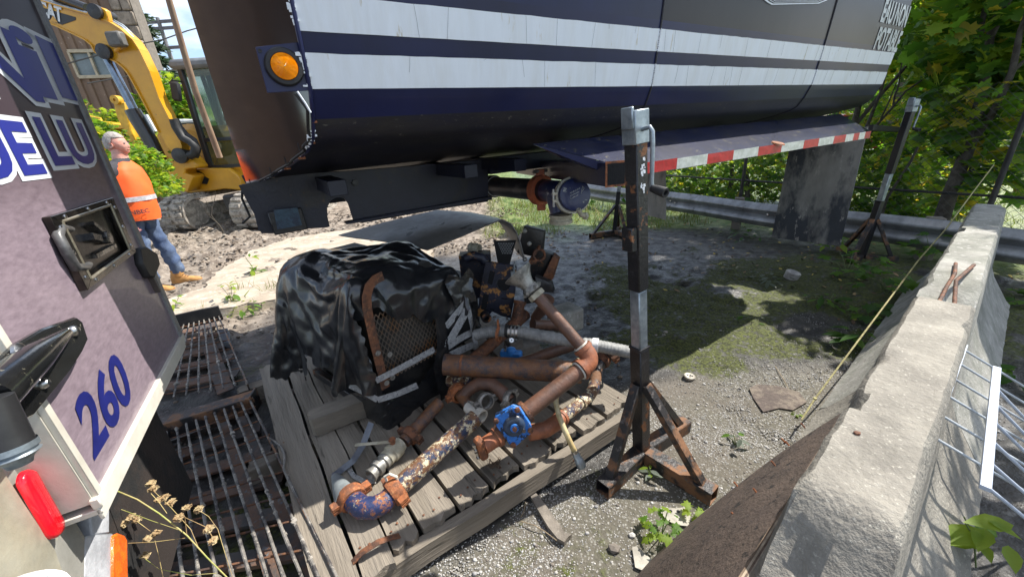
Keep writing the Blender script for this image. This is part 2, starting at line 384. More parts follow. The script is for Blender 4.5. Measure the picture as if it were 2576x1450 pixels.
# pale dusty slab in the sun behind the pump
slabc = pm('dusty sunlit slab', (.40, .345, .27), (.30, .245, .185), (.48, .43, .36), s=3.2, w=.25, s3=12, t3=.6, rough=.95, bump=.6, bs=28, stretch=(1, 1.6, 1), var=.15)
edge = [(398, 815), (425, 770), (520, 735), (560, 690), (640, 640), (730, 610), (860, 588), (1000, 575), (1080, 590), (1090, 660), (900, 720), (730, 748), (700, 770), (600, 784), (500, 800)]
ep = [P(x, y) for x, y in edge]
ins = lambda p, q: p
from mathutils.geometry import delaunay_2d_cdt
dense = []
for i in range(len(ep)):
    a, b_ = ep[i], ep[(i + 1) % len(ep)]; k = max(2, int((b_ - a).length / .09))
    for j in range(k):
        q = a.lerp(b_, j / k); dense.append((q.x + (rnd.random() - .5) * .07, q.y + (rnd.random() - .5) * .07))
def inside(x, y, poly):
    c = False; j = len(poly) - 1
    for i in range(len(poly)):
        if (poly[i][1] > y) != (poly[j][1] > y) and x < (poly[j][0] - poly[i][0]) * (y - poly[i][1]) / (poly[j][1] - poly[i][1]) + poly[i][0]: c = not c
        j = i
    return c
xs = [p[0] for p in dense]; ys = [p[1] for p in dense]; inner = []
x = min(xs)
while x < max(xs):
    y = min(ys)
    while y < max(ys):
        if inside(x, y, dense): inner.append((x + rnd.random() * .03, y + rnd.random() * .03))
        y += .11
    x += .11
pts = [Vector(p) for p in dense + inner]; k = len(dense)
r = delaunay_2d_cdt(pts, [], [list(range(k))], 1, 1e-4)
mb = MB()
top = [Vector((p.x, p.y, .052 + .03 * float(fbm(np.array(p.x * 2.0), np.array(p.y * 2.0), 4)) + .012 * float(fbm(np.array(p.x * 9.0), np.array(p.y * 9.0), 8)))) for p in r[0]]
mb.add(top, [tuple(f) for f in r[2]])
mb.add([v for p in dense for v in (Vector((p[0], p[1], .065)), Vector((p[0] * 1.0 + .0, p[1] - .04, -.06)))], [(2 * i, 2 * i + 1, (2 * i + 3) % (2 * k), (2 * i + 2) % (2 * k)) for i in range(k)])
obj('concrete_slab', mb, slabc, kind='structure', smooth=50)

# ---------------------------------------------------------------- scatter helper (numpy): many small pieces in one mesh
def scatter(name, tv, tf, P_, ROT, SC, m, smooth=None, **kw):
    tv = np.array(tv, dtype=np.float32); n = len(P_); k = len(tv)
    V = np.einsum('nij,kj->nki', ROT, tv) * SC[:, None, :] if SC.ndim == 2 and SC.shape[1] == 3 else np.einsum('nij,kj->nki', ROT, tv) * SC[:, None, None]
    V = V + P_[:, None, :]; V = V.reshape(-1, 3)
    me = bpy.data.meshes.new(name); me.vertices.add(len(V)); me.vertices.foreach_set('co', V.astype(np.float32).ravel())
    ls = np.array([len(f) for f in tf]); fl = np.concatenate([np.array(f) for f in tf])
    F = (fl[None, :] + (np.arange(n) * k)[:, None]).ravel(); me.loops.add(len(F)); me.loops.foreach_set('vertex_index', F.astype(np.int32))
    st = np.concatenate([[0], np.cumsum(ls)[:-1]]); ST = (st[None, :] + (np.arange(n) * ls.sum())[:, None]).ravel()
    me.polygons.add(len(ST)); me.polygons.foreach_set('loop_start', ST.astype(np.int32)); me.update(calc_edges=True)
    if smooth: me.shade_smooth()
    if isinstance(m, (list, tuple)):
        for q in m: me.materials.append(q)
        idx = np.repeat(np.random.RandomState(3).choice(len(m), n, p=kw.get('probs')), len(tf)); me.polygons.foreach_set('material_index', idx.astype(np.int32))
    else: me.materials.append(m)
    o = bpy.data.objects.new(name, me); S.collection.objects.link(o)
    if kw.get('parent') is not None: o.parent = kw['parent']; o.matrix_local = WM[kw['parent'].name].inverted()
    tagit(o, kw.get('label'), kw.get('cat'), kw.get('group'), kw.get('kind')); return o
def euler_np(a, b, c):
    ca, sa, cb, sb, cc, sc = np.cos(a), np.sin(a), np.cos(b), np.sin(b), np.cos(c), np.sin(c)
    z = np.zeros_like(ca); o = z + 1
    RX = np.stack([np.stack([o, z, z], -1), np.stack([z, ca, -sa], -1), np.stack([z, sa, ca], -1)], -2)
    RY = np.stack([np.stack([cb, z, sb], -1), np.stack([z, o, z], -1), np.stack([-sb, z, cb], -1)], -2)
    RZ = np.stack([np.stack([cc, -sc, z], -1), np.stack([sc, cc, z], -1), np.stack([z, z, o], -1)], -2)
    return RZ @ RY @ RX
rs = np.random.RandomState(11)
def bilin(x, y):
    i = np.clip(np.searchsorted(gy, y) - 1, 0, H_ - 2); j = np.clip(np.searchsorted(gx, x) - 1, 0, W_ - 2)
    return np.maximum(np.maximum(GZ[i, j], GZ[i + 1, j]), np.maximum(GZ[i, j + 1], GZ[i + 1, j + 1]))
# stone template
bm = bmesh.new(); bmesh.ops.create_icosphere(bm, subdivisions=1, radius=1)
for v in bm.verts: v.co *= .75 + .4 * rnd.random()
st_v = [tuple(v.co) for v in bm.verts]; st_f = [tuple(v.index for v in f.verts) for f in bm.faces]; bm.free()
stone_w = pm('pale crushed stone', (.46, .45, .43), (.33, .32, .30), s=30, rough=.85, bump=.2)
stone_g = pm('grey crushed stone', (.26, .26, .26), (.36, .34, .31), s=30, rough=.85, bump=.2)
stone_d = pm('dark stone', (.15, .13, .11), s=30, rough=.9, bump=.2)
NS = 52000; x = rs.uniform(-.75, 3.0, NS * 3); y = .75 + rs.beta(1.0, 1.9, NS * 3) * 2.8
g, ms_, br_, gr_ = zones(x, y)
keep = (g * (1 - .55 * ms_) * (.25 + .75 * (fbm(x * 3, y * 3, 90) > .47)) > rs.uniform(0, 1, len(x)))
x, y = x[keep][:NS], y[keep][:NS]; n = len(x)
sz = .0017 + .0042 * rs.beta(1.0, 4, n) + .005 * (rs.uniform(0, 1, n) > .99)
rot = euler_np(rs.uniform(0, 6.3, n), rs.uniform(0, 6.3, n), rs.uniform(0, 6.3, n))
scatter('gravel', st_v, st_f, np.stack([x, y, bilin(x, y) - .001 + sz * .2], -1), rot, np.stack([sz * 1.2, sz, sz * .75], -1), [stone_w, stone_g, stone_d], probs=[.42, .38, .2], kind='stuff')
# mud clods and rubble over the dug ground on the left and under the tank
n = 5200; x = rs.uniform(-8, 1.2, n * 3); y = rs.uniform(1.6, 9.3, n * 3); g, ms_, br_, gr_ = zones(x, y)
kp = (np.clip(br_ + .25 * (1 - g), 0, 1) * (fbm(x * 2.2, y * 2.2, 66) > .5) > rs.uniform(0, 1, len(x))); x, y = x[kp][:n], y[kp][:n]; n = len(x)
sz = (.006 + .03 * rs.beta(1, 5, n)) * np.clip(y / 4, .45, 1.4)
scatter('mud_clods', st_v, st_f, np.stack([x, y, bilin(x, y)], -1), euler_np(rs.uniform(0, 6.3, n), rs.uniform(0, 6.3, n), rs.uniform(0, 6.3, n)), np.stack([sz * 1.4, sz * 1.1, sz * .7], -1),
        [pm('clod earth', (.11, .085, .065), (.2, .16, .12), s=12, rough=.95, bump=.4), stone_d, pm('pale rubble', (.34, .3, .25), s=12, rough=.95)], probs=[.62, .25, .13], kind='stuff')
# litter of dead leaves and twigs
lv = [(-1, 0, 0), (-.3, .45, .12), (.5, .38, .05), (1, 0, .15), (.45, -.42, .1), (-.35, -.4, -.02)]
n = 900; x = rs.uniform(.3, 5.4, n); y = rs.uniform(1.6, 6.3, n); kp = (x * .5 + y * .42 + (fbm(x * 2, y * 2, 8) - .5) * 3 > 2.6) ; x, y = x[kp], y[kp]; n = len(x)
dead = [pm('dead leaf tan', (.30, .21, .10), (.2, .12, .06), s=20, rough=.8), pm('dead leaf yellow', (.45, .34, .08), s=20, rough=.8), pm('dead leaf brown', (.10, .06, .035), s=20, rough=.85)]
scatter('leaf_litter', lv, [(0, 1, 5), (1, 2, 4, 5), (2, 3, 4)], np.stack([x, y, bilin(x, y) + .008], -1), euler_np(rs.uniform(-.5, .5, n), rs.uniform(-.5, .5, n), rs.uniform(0, 6.3, n)), rs.uniform(.01, .032, n), dead, probs=[.35, .2, .45], kind='stuff')
# ---------------------------------------------------------------- text helper
def text_mesh(name, body, size, m, origin, xd, yd, bold=.0, extrude=.0, shear=0, conform=None, parent=None, squash=1.0, align='LEFT', lift=0.0, spacing=1.0):
    cu = bpy.data.curves.new('tmp', 'FONT'); cu.body = body; cu.size = size; cu.offset = bold; cu.extrude = extrude; cu.shear = shear; cu.align_x = align; cu.space_character = spacing
    cu.resolution_u = 4
    to = bpy.data.objects.new('tmp', cu); S.collection.objects.link(to); bpy.context.view_layer.update()
    me = bpy.data.meshes.new_from_object(to.evaluated_get(bpy.context.evaluated_depsgraph_get()))
    mb = MB(); xd = Vector(xd).normalized(); yd = Vector(yd).normalized(); nn = xd.cross(yd)
    vs = []
    for v in me.vertices:
        p = Vector(origin) + xd * v.co.x * squash + yd * v.co.y + nn * (v.co.z + lift)
        vs.append(conform(p) if conform else p)
    mb.add(vs, [tuple(p.vertices) for p in me.polygons])
    bpy.data.objects.remove(to); bpy.data.curves.remove(cu); bpy.data.meshes.remove(me)
    return obj(name, mb, m, parent, smooth=None)

# ---------------------------------------------------------------- dark blue water tank standing on jacks
TA = Vector((.694, 1.96, 0)); TU = az(31.5); TN = az(121.5); TILT = .0083
S0, S1 = -1.427, 2.82
PROF = [(1.2, 1.353), (1.0, 1.366), (.82, 1.383), (.65, 1.405), (.49, 1.43), (.38, 1.446), (.29, 1.462), (.20, 1.48), (.13, 1.498), (.09, 1.513), (.06, 1.53), (.03, 1.577), (.012, 1.62), (0, 1.65),
        (-.010, 1.72), (-.02, 1.8), (-.031, 1.9), (-.04, 2.0), (-.048, 2.1), (-.05, 2.2), (-.045, 2.4), (-.02, 2.6), (.06, 2.8), (.25, 2.97), (.6, 3.07), (1.2, 3.1)]
HALF = 1.2
full = PROF + [(2 * HALF - t, z) for t, z in PROF[-2::-1]]
def tw(s, t, z): return TA + TU * s + TN * t + Z * (z + (s - S0) * TILT)
def t_at(z):
    for (t0, z0), (t1, z1) in zip(PROF, PROF[1:]):
        if z0 <= z <= z1: return t0 + (t1 - t0) * (z - z0) / (z1 - z0)
    return 0
def on_side(x, y, t=0.0):
    p = Wl(x, y, TA + TN * t, 31.5); return (p - TA).dot(TU), p.z - ((p - TA).dot(TU) - S0) * TILT
def rear_s(t):
    q = min(t, 2 * HALF - t) / HALF; q = max(q, 0); return S0 - .235 * q * (1.15 - .15 * q)
def front_s(t):
    q = max(min(t, 2 * HALF - t) / HALF, 0); return S1 + .22 * q * (1.6 - .6 * q)
tank_navy = pm('tank navy paint', (.013, .018, .074), (.014, .016, .046), (.04, .045, .07), s=1.6, w=.4, s3=70, t3=.74, rough=.3, coat=.06, spec=.28, bump=.012, bs=8, stretch=(1, 1, .35), var=.2)
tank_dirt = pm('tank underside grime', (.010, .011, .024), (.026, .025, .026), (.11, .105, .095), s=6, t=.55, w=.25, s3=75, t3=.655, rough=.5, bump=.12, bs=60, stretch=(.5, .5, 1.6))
tank_brown = pm('tank brown black graphic', (.028, .02, .024), (.014, .011, .017), s=1.4, w=.3, rough=.3, coat=.06, spec=.28, bump=.012, bs=8, stretch=(1, 1, .4))
white_stripe = pm('white vinyl stripe', (.76, .80, .85), (.70, .72, .73), (.60, .57, .50), s=14, s3=26, t3=.67, w=.3, t=.6, rough=.4, bump=.03, stretch=(1, 1, .15), var=.05)
tank = thing('water_tank', 'long dark blue water tank body with two white stripes standing on jacks over the pallet', 'tank', tw(.7, 1.2, 1.14))
NSX = 44
def body_rows(i0, i1):
    rows = []
    for k in range(i0, i1 + 1):
        t, z = full[k]; a, b = rear_s(t), front_s(t); rows.append([tw(a + (b - a) * j / NSX, t, z) for j in range(NSX + 1)])
    return rows
def s_split(k, sa, sb): pass
# body in three colour zones: grimy belly, navy side, brown-black upper side towards the front
nP = len(full); kb = 11; kt = 16
seam_s = on_side(1640, 190)[0]
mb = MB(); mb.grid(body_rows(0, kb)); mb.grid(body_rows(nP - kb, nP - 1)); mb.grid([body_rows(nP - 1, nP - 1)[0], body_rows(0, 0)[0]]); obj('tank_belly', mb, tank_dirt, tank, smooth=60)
mb = MB(); mb.grid(body_rows(kb, kt)); mb.grid(body_rows(kt + 9, nP - kb)); obj('tank_side', mb, tank_navy, tank, smooth=60)
def rows_s(i0, i1, a, b, n):
    return [[tw(a + (b - a) * j / n, full[k][0], full[k][1]) for j in range(n + 1)] for k in range(i0, i1 + 1)]
mb = MB(); mb.grid([[tw(rear_s(full[k][0]) + (seam_s - rear_s(full[k][0])) * j / 20, *full[k]) for j in range(21)] for k in range(kt, 23)])
mb.grid([[tw(rear_s(full[k][0]) + (front_s(full[k][0]) - rear_s(full[k][0])) * j / 30, *full[k]) for j in range(31)] for k in range(22, kt + 10 + 9)])
obj('tank_upper_side', mb, tank_navy, tank, smooth=60)
mb = MB(); mb.grid([[tw(seam_s + (front_s(full[k][0]) - seam_s) * j / 24, *full[k]) for j in range(25)] for k in range(kt, 23)]); obj('tank_upper_side', mb, tank_brown, tank, smooth=60, label='brown black upper side panel')
# rear head: slightly dished glossy plate inside the rim seam
def head(fs, dish, name, m):
    c = Vector((0, 0)); rows = []
    for q in (1, .93, .8, .6, .4, .2, .02):
        row = []
        for t, z in full:
            tt = HALF + (t - HALF) * q; zz = 2.2 + (z - 2.2) * q; row.append(tw(fs(tt) + dish * (1 - q * q) * .0 - dish * (1 - q ** 3), tt, zz))
        rows.append(row)
    mb = MB(); mb.grid(rows, closed=True); obj(name, mb, m, tank, smooth=70)
head_m = pm('tank rear glossy dark', (.012, .008, .014), (.02, .010, .012), s=2, rough=.07, coat=0, spec=.42, bump=.0, var=.1)
head(rear_s, .01, 'rear_head', head_m); head(front_s, -.08, 'front_head', tank_navy)
# white stripes follow the skin
def stripe(z0, z1, a=None, b=S1, off=.003, n=40, m=white_stripe, name='white_stripe'):
    zs = [z0 + (z1 - z0) * k / 3 for k in range(4)]; mb = MB(); rows = []
    for z in zs:
        aa = (rear_s(0) if a is None else a); rows.append([tw(aa + (b - aa) * j / n, t_at(z) - off - (rnd.random() * .000), z + (rnd.random() - .5) * (.0022 if z in (z1,) else .0006)) for j in range(n * 2 + 1) for j in [j / 2]])
    mb.grid(rows); return obj(name, mb, m, tank, smooth=60)
stripe(1.652, 1.737); stripe(1.786, 1.868)
# hairline cracks of the vinyl
mb = MB()
for z0, z1 in ((1.652, 1.737), (1.786, 1.868)):
    s = S0 + .06
    while s < S1 - .2:
        s += .05 + rnd.random() * .24; q = (rnd.random() - .5) * .006; pts = []
        part = 1 if rnd.random() < .7 else rnd.random()
        for k in range(5): z = z1 - (z1 - z0) * part * k / 4; pts.append(tw(s + q * k + (rnd.random() - .5) * .0015, t_at(z) - .0036, z))
        mb.tube(pts, .00035, 4, cap=False)
obj('vinyl_crack', mb, pm('crack grey', (.12, .12, .13), rough=.7), tank, smooth=None, kind='stuff')
# weld beads
bead = pm('weld bead', (.02, .02, .028), s=60, rough=.4, bump=.6)
for s_ in (seam_s, on_side(2045, 190)[0]):
    pts = [tw(s_, full[k][0] - .002, full[k][1]) for k in range(3, 26)]; mb = MB(); mb.tube(pts, .005, 6); obj('weld_seam', mb, bead, tank)
    for z0, z1 in ((1.652, 1.737), (1.786, 1.868)):
        mb = MB(); mb.tube([tw(s_ + .004 * math.sin(z * 900), t_at(z) - .0045, z) for z in np.linspace(z0, z1, 30)], [.0035 + .0015 * rnd.random() for _ in range(30)], 6); obj('weld_paint', mb, white_stripe, tank)
# rim bead of the rear head with chipped paint
rim = [tw(rear_s(t), t - (.004 if z > 1.5 else 0), z - (.004 if z < 1.5 else 0)) for t, z in full[:24]]
mb = MB(); mb.tube(rim, .006, 8); obj('rear_rim', mb, tank_navy, tank)
mb = MB()
for k in range(60):
    z = rnd.choice([1.655 + rnd.random() * .09, 1.655 + rnd.random() * .09, 1.79 + rnd.random() * .06, 1.50 + rnd.random() * .05]); t = t_at(z)
    c = tw(rear_s(t) + (rnd.random() - .7) * .02, t - .005, z); mb.box(c, (.004 + .01 * rnd.random(), .004, .003 + .007 * rnd.random()), Matrix.Rotation(R_(31.5), 3, 'Z'))
for k in range(26):
    q = rnd.randrange(2, 11); t, z = full[q]; t1, z1 = full[q - 1]; f = rnd.random(); c = tw(rear_s(t + (t1 - t) * f) - .003, t + (t1 - t) * f, z + (z1 - z) * f - .004); mb.box(c, (.006, .012 * rnd.random() + .003, .006))
obj('paint_chip', mb, white_stripe, tank, smooth=None, kind='stuff')
mb = MB()
for z in (1.57, 1.515): t = t_at(z); mb.box(tw(rear_s(t) + .004, t - .006, z), (.014, .006, .006), Matrix.Rotation(R_(31.5), 3, 'Z'))
for q in (5, 7): t, z = full[q]; mb.box(tw(rear_s(t), t, z - .008), (.02, .03, .008), Matrix.Rotation(R_(31.5), 3, 'Z'))
obj('rust_spot', mb, orange_rust, tank, smooth=None)
# cable along the rim
def rimpt(f, off=.012):
    q = f * 10; i = int(q); t = full[i][0] + (full[i + 1][0] - full[i][0]) * (q - i); z = full[i][1] + (full[i + 1][1] - full[i][1]) * (q - i); return tw(rear_s(t) - off, t - off * .3, z - off * .3 + .0)
mb = MB(); mb.tube([rimpt(i / 24 * 1.05, .016 + .008 * math.sin(i * 1.3)) for i in range(25)] + [tw(S0 - .02, -.012, 1.6), tw(S0 - .04, -.012, 1.64)], .0045, 8)
for f in (.15, .4, .62, .85): mb.tube([rimpt(f, .012), rimpt(f, .03), rimpt(f, .03) + Z * .022], .0025, 6)
mb.tube([rimpt(0, .02), rimpt(0, .04) - Z * .06, rimpt(0, .03) - Z * .16, tw(S0 - .30, 1.1, 1.17)], .006, 8)
obj('cable', mb, rubber, tank)
mb = MB(); mb.tube([tw(S0 - .035, -.014, 1.645), tw(S0 - .022, -.016, 1.615), tw(S0 - .014, -.015, 1.592)], .0028, 8); obj('white_wire', mb, white_stripe, tank)
# amber side marker on its plate
c0 = Wl(642, 118, tw(S0, 0, 0), 31.5); pl = [Wl(x, y, tw(S0, -.004, 0), 31.5) for x, y in ((642, 118), (752, 106), (783, 227), (672, 234))]
mb = MB(); mb.prism(pl, TN * .006); obj('lamp_plate', mb, tank_navy, tank, bevel=.001)
lc = Wl(715, 169, tw(S0, -.006, 0), 31.5)
mb = MB(); mb.lathe(lc, -TN, [(0, .046), (.006, .046), (.012, .042), (.013, .033), (.006, .031)], 40); obj('lamp_bezel', mb, rubber, tank)
amber = pm('amber lens', (.95, .36, .01), (.85, .27, .0), s=30, rough=.12, coat=.5, bump=.0, var=.06)
mb = MB(); prof = [(.004, .032)]
for i in range(14): r = .0315 * (1 - i / 14); prof += [(.0145 + .006 * (1 - (r / .0315) ** 2), r), (.0135 + .006 * (1 - (r / .0315) ** 2), r - .0008)]
mb.lathe(lc, -TN, prof, 40, cap=False); obj('lamp_lens', mb, amber, tank)
hole = Wl(654, 128, tw(S0, -.0055, 0), 31.5); mb = MB(); mb.lathe(hole, -TN, [(0, .001), (.001, .0045), (0, .0045)], 12); obj('bolt_hole', mb, rubber, tank)
# writing and logo
def conf(p):
    s = (p - TA).dot(TU); z = p.z - (s - S0) * TILT; return tw(s, t_at(z) - .004, z)
letter_w = pm('white lettering', (.66, .69, .70), (.5, .53, .53), s=20, rough=.4, bump=0, var=.05)
a_ = on_side(2180, 134); b_ = on_side(2192, 50)
sx0 = on_side(2178, 128); sx1 = on_side(2247, 133)
def fit_text(name, body, m, P0, xd, yd, w, h, bold=0, conform=None, parent=None, lift=0.0, shear=0):
    cu = bpy.data.curves.new('t', 'FONT'); cu.body = body; cu.size = 1; cu.shear = shear; to = bpy.data.objects.new('t', cu); S.collection.objects.link(to); bpy.context.view_layer.update(); dx = max(v[0] for v in to.bound_box) - min(v[0] for v in to.bound_box); x0_ = min(v[0] for v in to.bound_box)
    dy = max(v[1] for v in to.bound_box); bpy.data.objects.remove(to); bpy.data.curves.remove(cu)
    sz = h / dy; sq = w / (dx * sz); return text_mesh(name, body, sz, m, Vector(P0) - Vector(xd).normalized() * x0_ * sz * sq, xd, yd, bold=bold, conform=conform, parent=parent, squash=sq, lift=lift, shear=shear)
ta0, ta1 = on_side(2183, 124), on_side(2190, 72); tb0, tb1 = on_side(2196, 58), on_side(2206, 6); te = on_side(2240, 134)[0]; te2 = on_side(2256, 70)[0]
fit_text('lettering', 'POTABLE', letter_w, tw(ta0[0], 0, ta0[1]), TU, Z, te - ta0[0], ta1[1] - ta0[1], bold=.006, conform=conf, parent=tank)
fit_text('lettering', 'EAU NON', letter_w, tw(tb0[0] - .02, 0, tb0[1]), TU, Z, te2 - tb0[0] + .02, tb1[1] - tb0[1], bold=.006, conform=conf, parent=tank)
lg = [on_side(*q) for q in ((1850, -28), (1908, 14), (1918, 19), (2035, 16), (2055, 8), (2066, -10))]
lg0 = [(s, z) for s, z in lg]; cs = sum(s for s, z in lg0) / 6; 
lg0 = lg0 + [(lg0[5][0] + .02, 2.3), (lg0[3][0], 2.36), (lg0[1][0], 2.36), (lg0[0][0] - .02, 2.28)]; cz = 2.17
mb = MB()
for q0, q1 in ((1.0, .962), (.93, .915), (.885, .872)):
    for i in range(len(lg0)):
        j = (i + 1) % len(lg0); quad = []
        for (s, z), q in ((lg0[i], q0), (lg0[j], q0), (lg0[j], q1), (lg0[i], q1)): s_, z_ = cs + (s - cs) * q, cz + (z - cz) * q; quad.append(tw(s_, t_at(z_) - .004, z_))
        mb.poly(quad)
obj('emblem_outline', mb, white_stripe, tank, smooth=None)
inner_ = [(cs + (s - cs) * .84, cz + (z - cz) * .84) for s, z in lg0]
mb = MB(); mb.poly([tw(s, t_at(z) - .0035, z) for s, z in inner_]); obj('emblem_field', mb, pm('emblem grey', (.3, .32, .36), rough=.4), tank, smooth=None)

# side guard shelf with reflective tape
LIPT = -.095
fs0 = on_side(1560, 410, LIPT)[0]; fs1 = on_side(2193, 322, LIPT)[0]
def lipz(s): return 1.333 - .02 * max(0, (s - fs0) / (fs1 - fs0)) ** 1
mb = MB(); rows = [[], [], [], []]
for j in range(31):
    s = fs0 + (fs1 - fs0) * j / 30; k = rnd.random() * .002
    rows[0].append(tw(s, LIPT, lipz(s) - .052 + k)); rows[1].append(tw(s, LIPT + k, lipz(s))); rows[2].append(tw(s, LIPT + .012, lipz(s) + .006)); rows[3].append(tw(s - .09 * (1 - j / 30) * 1.0 if j < 1 else s, .13, 1.452))
rows[3][0] = tw(fs0 - .30, .13, 1.45)
mb.grid(rows); obj('side_shelf', mb, pm('shelf navy', (.016, .02, .05), (.028, .03, .055), (.09, .085, .075), s=5, rough=.24, coat=.5, bump=.05, stretch=(1, 1, 1), s3=24), tank, smooth=30)
mb = MB(); mb.poly([tw(fs0, LIPT, lipz(fs0) - .05), tw(fs0, LIPT, lipz(fs0)), tw(fs0 - .30, .13, 1.45), tw(fs0 - .1, .13, 1.36)]); obj('shelf_end_plate', mb, tank_navy, tank, smooth=None)
red_t = pm('red reflective tape', (.52, .012, .018), (.42, .01, .015), s=30, rough=.35, bump=.05, var=.08); wht_t = pm('white reflective tape', (.66, .68, .62), (.55, .57, .5), s=30, rough=.35, bump=.05, var=.08)
cols = [1625, 1703, 1779, 1846, 1907, 1968, 1985, 2022, 2045, 2070, 2086, 2112, 2133, 2149, 2164, 2179, 2193]
cols = [1560, 1703, 1780, 1846, 1909, 1968, 2024, 2062, 2100, 2130, 2150, 2164, 2179, 2193]
bnd = [on_side(x, 405 - (x - 1625) * .15, LIPT)[0] for x in cols]
for i in range(len(bnd) - 1):
    a, b = bnd[i], min(bnd[i + 1], fs1); mb = MB(); mb.grid([[tw(a + (b - a) * j / 3, LIPT - .003 - .001 * rnd.random(), lipz(a) - zz + .001 * rnd.random()) for j in range(4)] for zz in (.0, .02, .05)])
    obj('reflective_tape', mb, red_t if i % 2 == 0 else wht_t, tank, smooth=None)
mb = MB(); ss = on_side(1958, 352, LIPT)[0]; mb.lathe(tw(ss, LIPT + .0, lipz(ss) + .004), Z - TN * .3, [(0, .04), (.006, .035), (.008, .02), (.009, .001)], 12); obj('rust_spot', mb, orange_rust, tank)

# frame rails
def rail(t, th, name='frame_rail'):
    pts = [(600, 466), (640, 540), (650, 578), (660, 587), (690, 587), (700, 583), (740, 577), (822, 572), (830, 570), (824, 545), (823, 522), (832, 505), (848, 497), (866, 499), (876, 512), (884, 538), (890, 556), (905, 557), (1060, 533), (1228, 507), (1229, 400), (1000, 420), (870, 430), (740, 420)]
    q = [on_side(x, y, .75) for x, y in pts]; q = [(s, min(z, 1.40)) for s, z in q]
    mb = MB(); mb.prism([tw(s, t, z) for s, z in q], TN * th); return obj(name, mb, pm('frame black blue', (.011, .014, .030), (.022, .021, .024), (.10, .05, .03), s=5, t=.6, s3=20, t3=.7, rough=.42, bump=.15), tank, smooth=None, bevel=.002)
rail(.75, .012); rail(1.63, .012)
frame_m = MC['frame black blue']
mb = MB()
sA = on_side(1228, 450, .75)[0]
for t in (.75, 1.63): mb.beam(tw(sA, t, 1.33), tw(S1 - .1, t, 1.33), .07, .09)
for s in (-1.35, -.75, sA, .5, 1.3, 2.2): mb.beam(tw(s, .4, 1.345), tw(s, 2.0, 1.345), .07, .06)
mb.box(tw(-1.05, .74, 1.145), (.5, .05, .012), Matrix.Rotation(R_(31.5), 3, 'Z'))
s_a = on_side(905, 556, .75)[0]; mb.beam(tw(s_a, .745, 1.145), tw(sA, .745, 1.15), .05, .02)
obj('cross_member', mb, frame_m, tank, bevel=.002)
# bracket box on the rail
q = [on_side(x, y, .74) for x, y in ((672, 532), (755, 520), (772, 572), (690, 587))]
mb = MB(); mb.prism([tw(s, .74, z) for s, z in q], -TN * .05); obj('rail_bracket', mb, black_rust, tank, bevel=.003)
q2 = [on_side(x, y, .685) for x, y in ((688, 528), (748, 522), (760, 566), (698, 577))]
mb = MB(); mb.poly([tw(s, .685, z) for s, z in q2]); obj('bracket_panel', mb, pm('faded blue panel', (.015, .03, .06), (.03, .07, .11), s=14, rough=.5), tank, smooth=None)
for x, y in ((858, 462), (893, 459)):
    s, z = on_side(x, y, .745); mb = MB(); mb.ngon_nut(tw(s, .748, z), -TN, .016, .012); obj('rail_bolt', mb, black_rust, tank)
# hanging mud flaps
flap_m = pm('dirty grey mud flap', (.24, .235, .22), (.045, .05, .06), (.30, .29, .27), s=3.6, t=.53, w=.14, s3=14, rough=.8, bump=.25, stretch=(1, 1, .45))
def flap(tl, tr, bl, br, zb, name='mud_flap'):
    A = P(bl[0], bl[1], zb); B = P(br[0], br[1], zb); d = (B - A); ang = math.degrees(math.atan2(d.y, d.x)); T1 = Wl(*tl, A, ang); T2 = Wl(*tr, A, ang); n_ = az(ang + 90)
    mb = MB(); rows = []
    for k in range(9):
        f = k / 8; rows.append([(A.lerp(T1, f)).lerp(B.lerp(T2, f), j / 8) + n_ * (.02 * math.sin(f * 3 + j * .2)) for j in range(9)])
    mb.grid(rows); back = [[p + n_ * .012 for p in r_] for r_ in rows]; mb.grid(back)
    bl_ = [r_[0] for r_ in rows]; bb = [r_[0] for r_ in back]; mb.grid([bl_, bb]); mb.grid([[r_[-1] for r_ in rows], [r_[-1] for r_ in back]]); mb.grid([rows[0], back[0]])
    o = obj(name, mb, flap_m, tank, smooth=40); return T1, T2
T1, T2 = flap((1990, 345), (2185, 318), (1940, 597), (2112, 620), .25)
flap((1560, 400), (1678, 395), (1622, 540), (1669, 553), .55)
mb = MB(); mb.beam(T1 - Z * .03, T2 - Z * .03, .04, .02); obj('flap_bracket', mb, black_steel, tank)
# support tube sleeves that carry the jacks
JX = Vector((.50, 1.44, 0))
slv = pm('sleeve navy', (.012, .015, .04), (.05, .05, .055), s=5, t=.6, rough=.35, coat=.2, bump=.1)
e_near = Dp(1549, 437, 1.62); e_far = Dp(1312, 418, 3.0)
mb = MB(); mb.beam(e_far, e_near, .092, .098); obj('jack_sleeve', mb, slv, tank, bevel=.004)
dirn = (e_near - e_far).normalized()
mb = MB(); mb.beam(e_near + dirn * .001, e_near + dirn * .004, .098, .104); obj('sleeve_rust_rim', mb, orange_rust, tank)
mb = MB(); mb.beam(e_near + dirn * .004, e_near + dirn * .0052, .08, .086); obj('sleeve_opening', mb, pm('dark inside', (.006, .006, .007), rough=.9), tank)
E2 = tw(fs1 - .15, .25, 1.33)

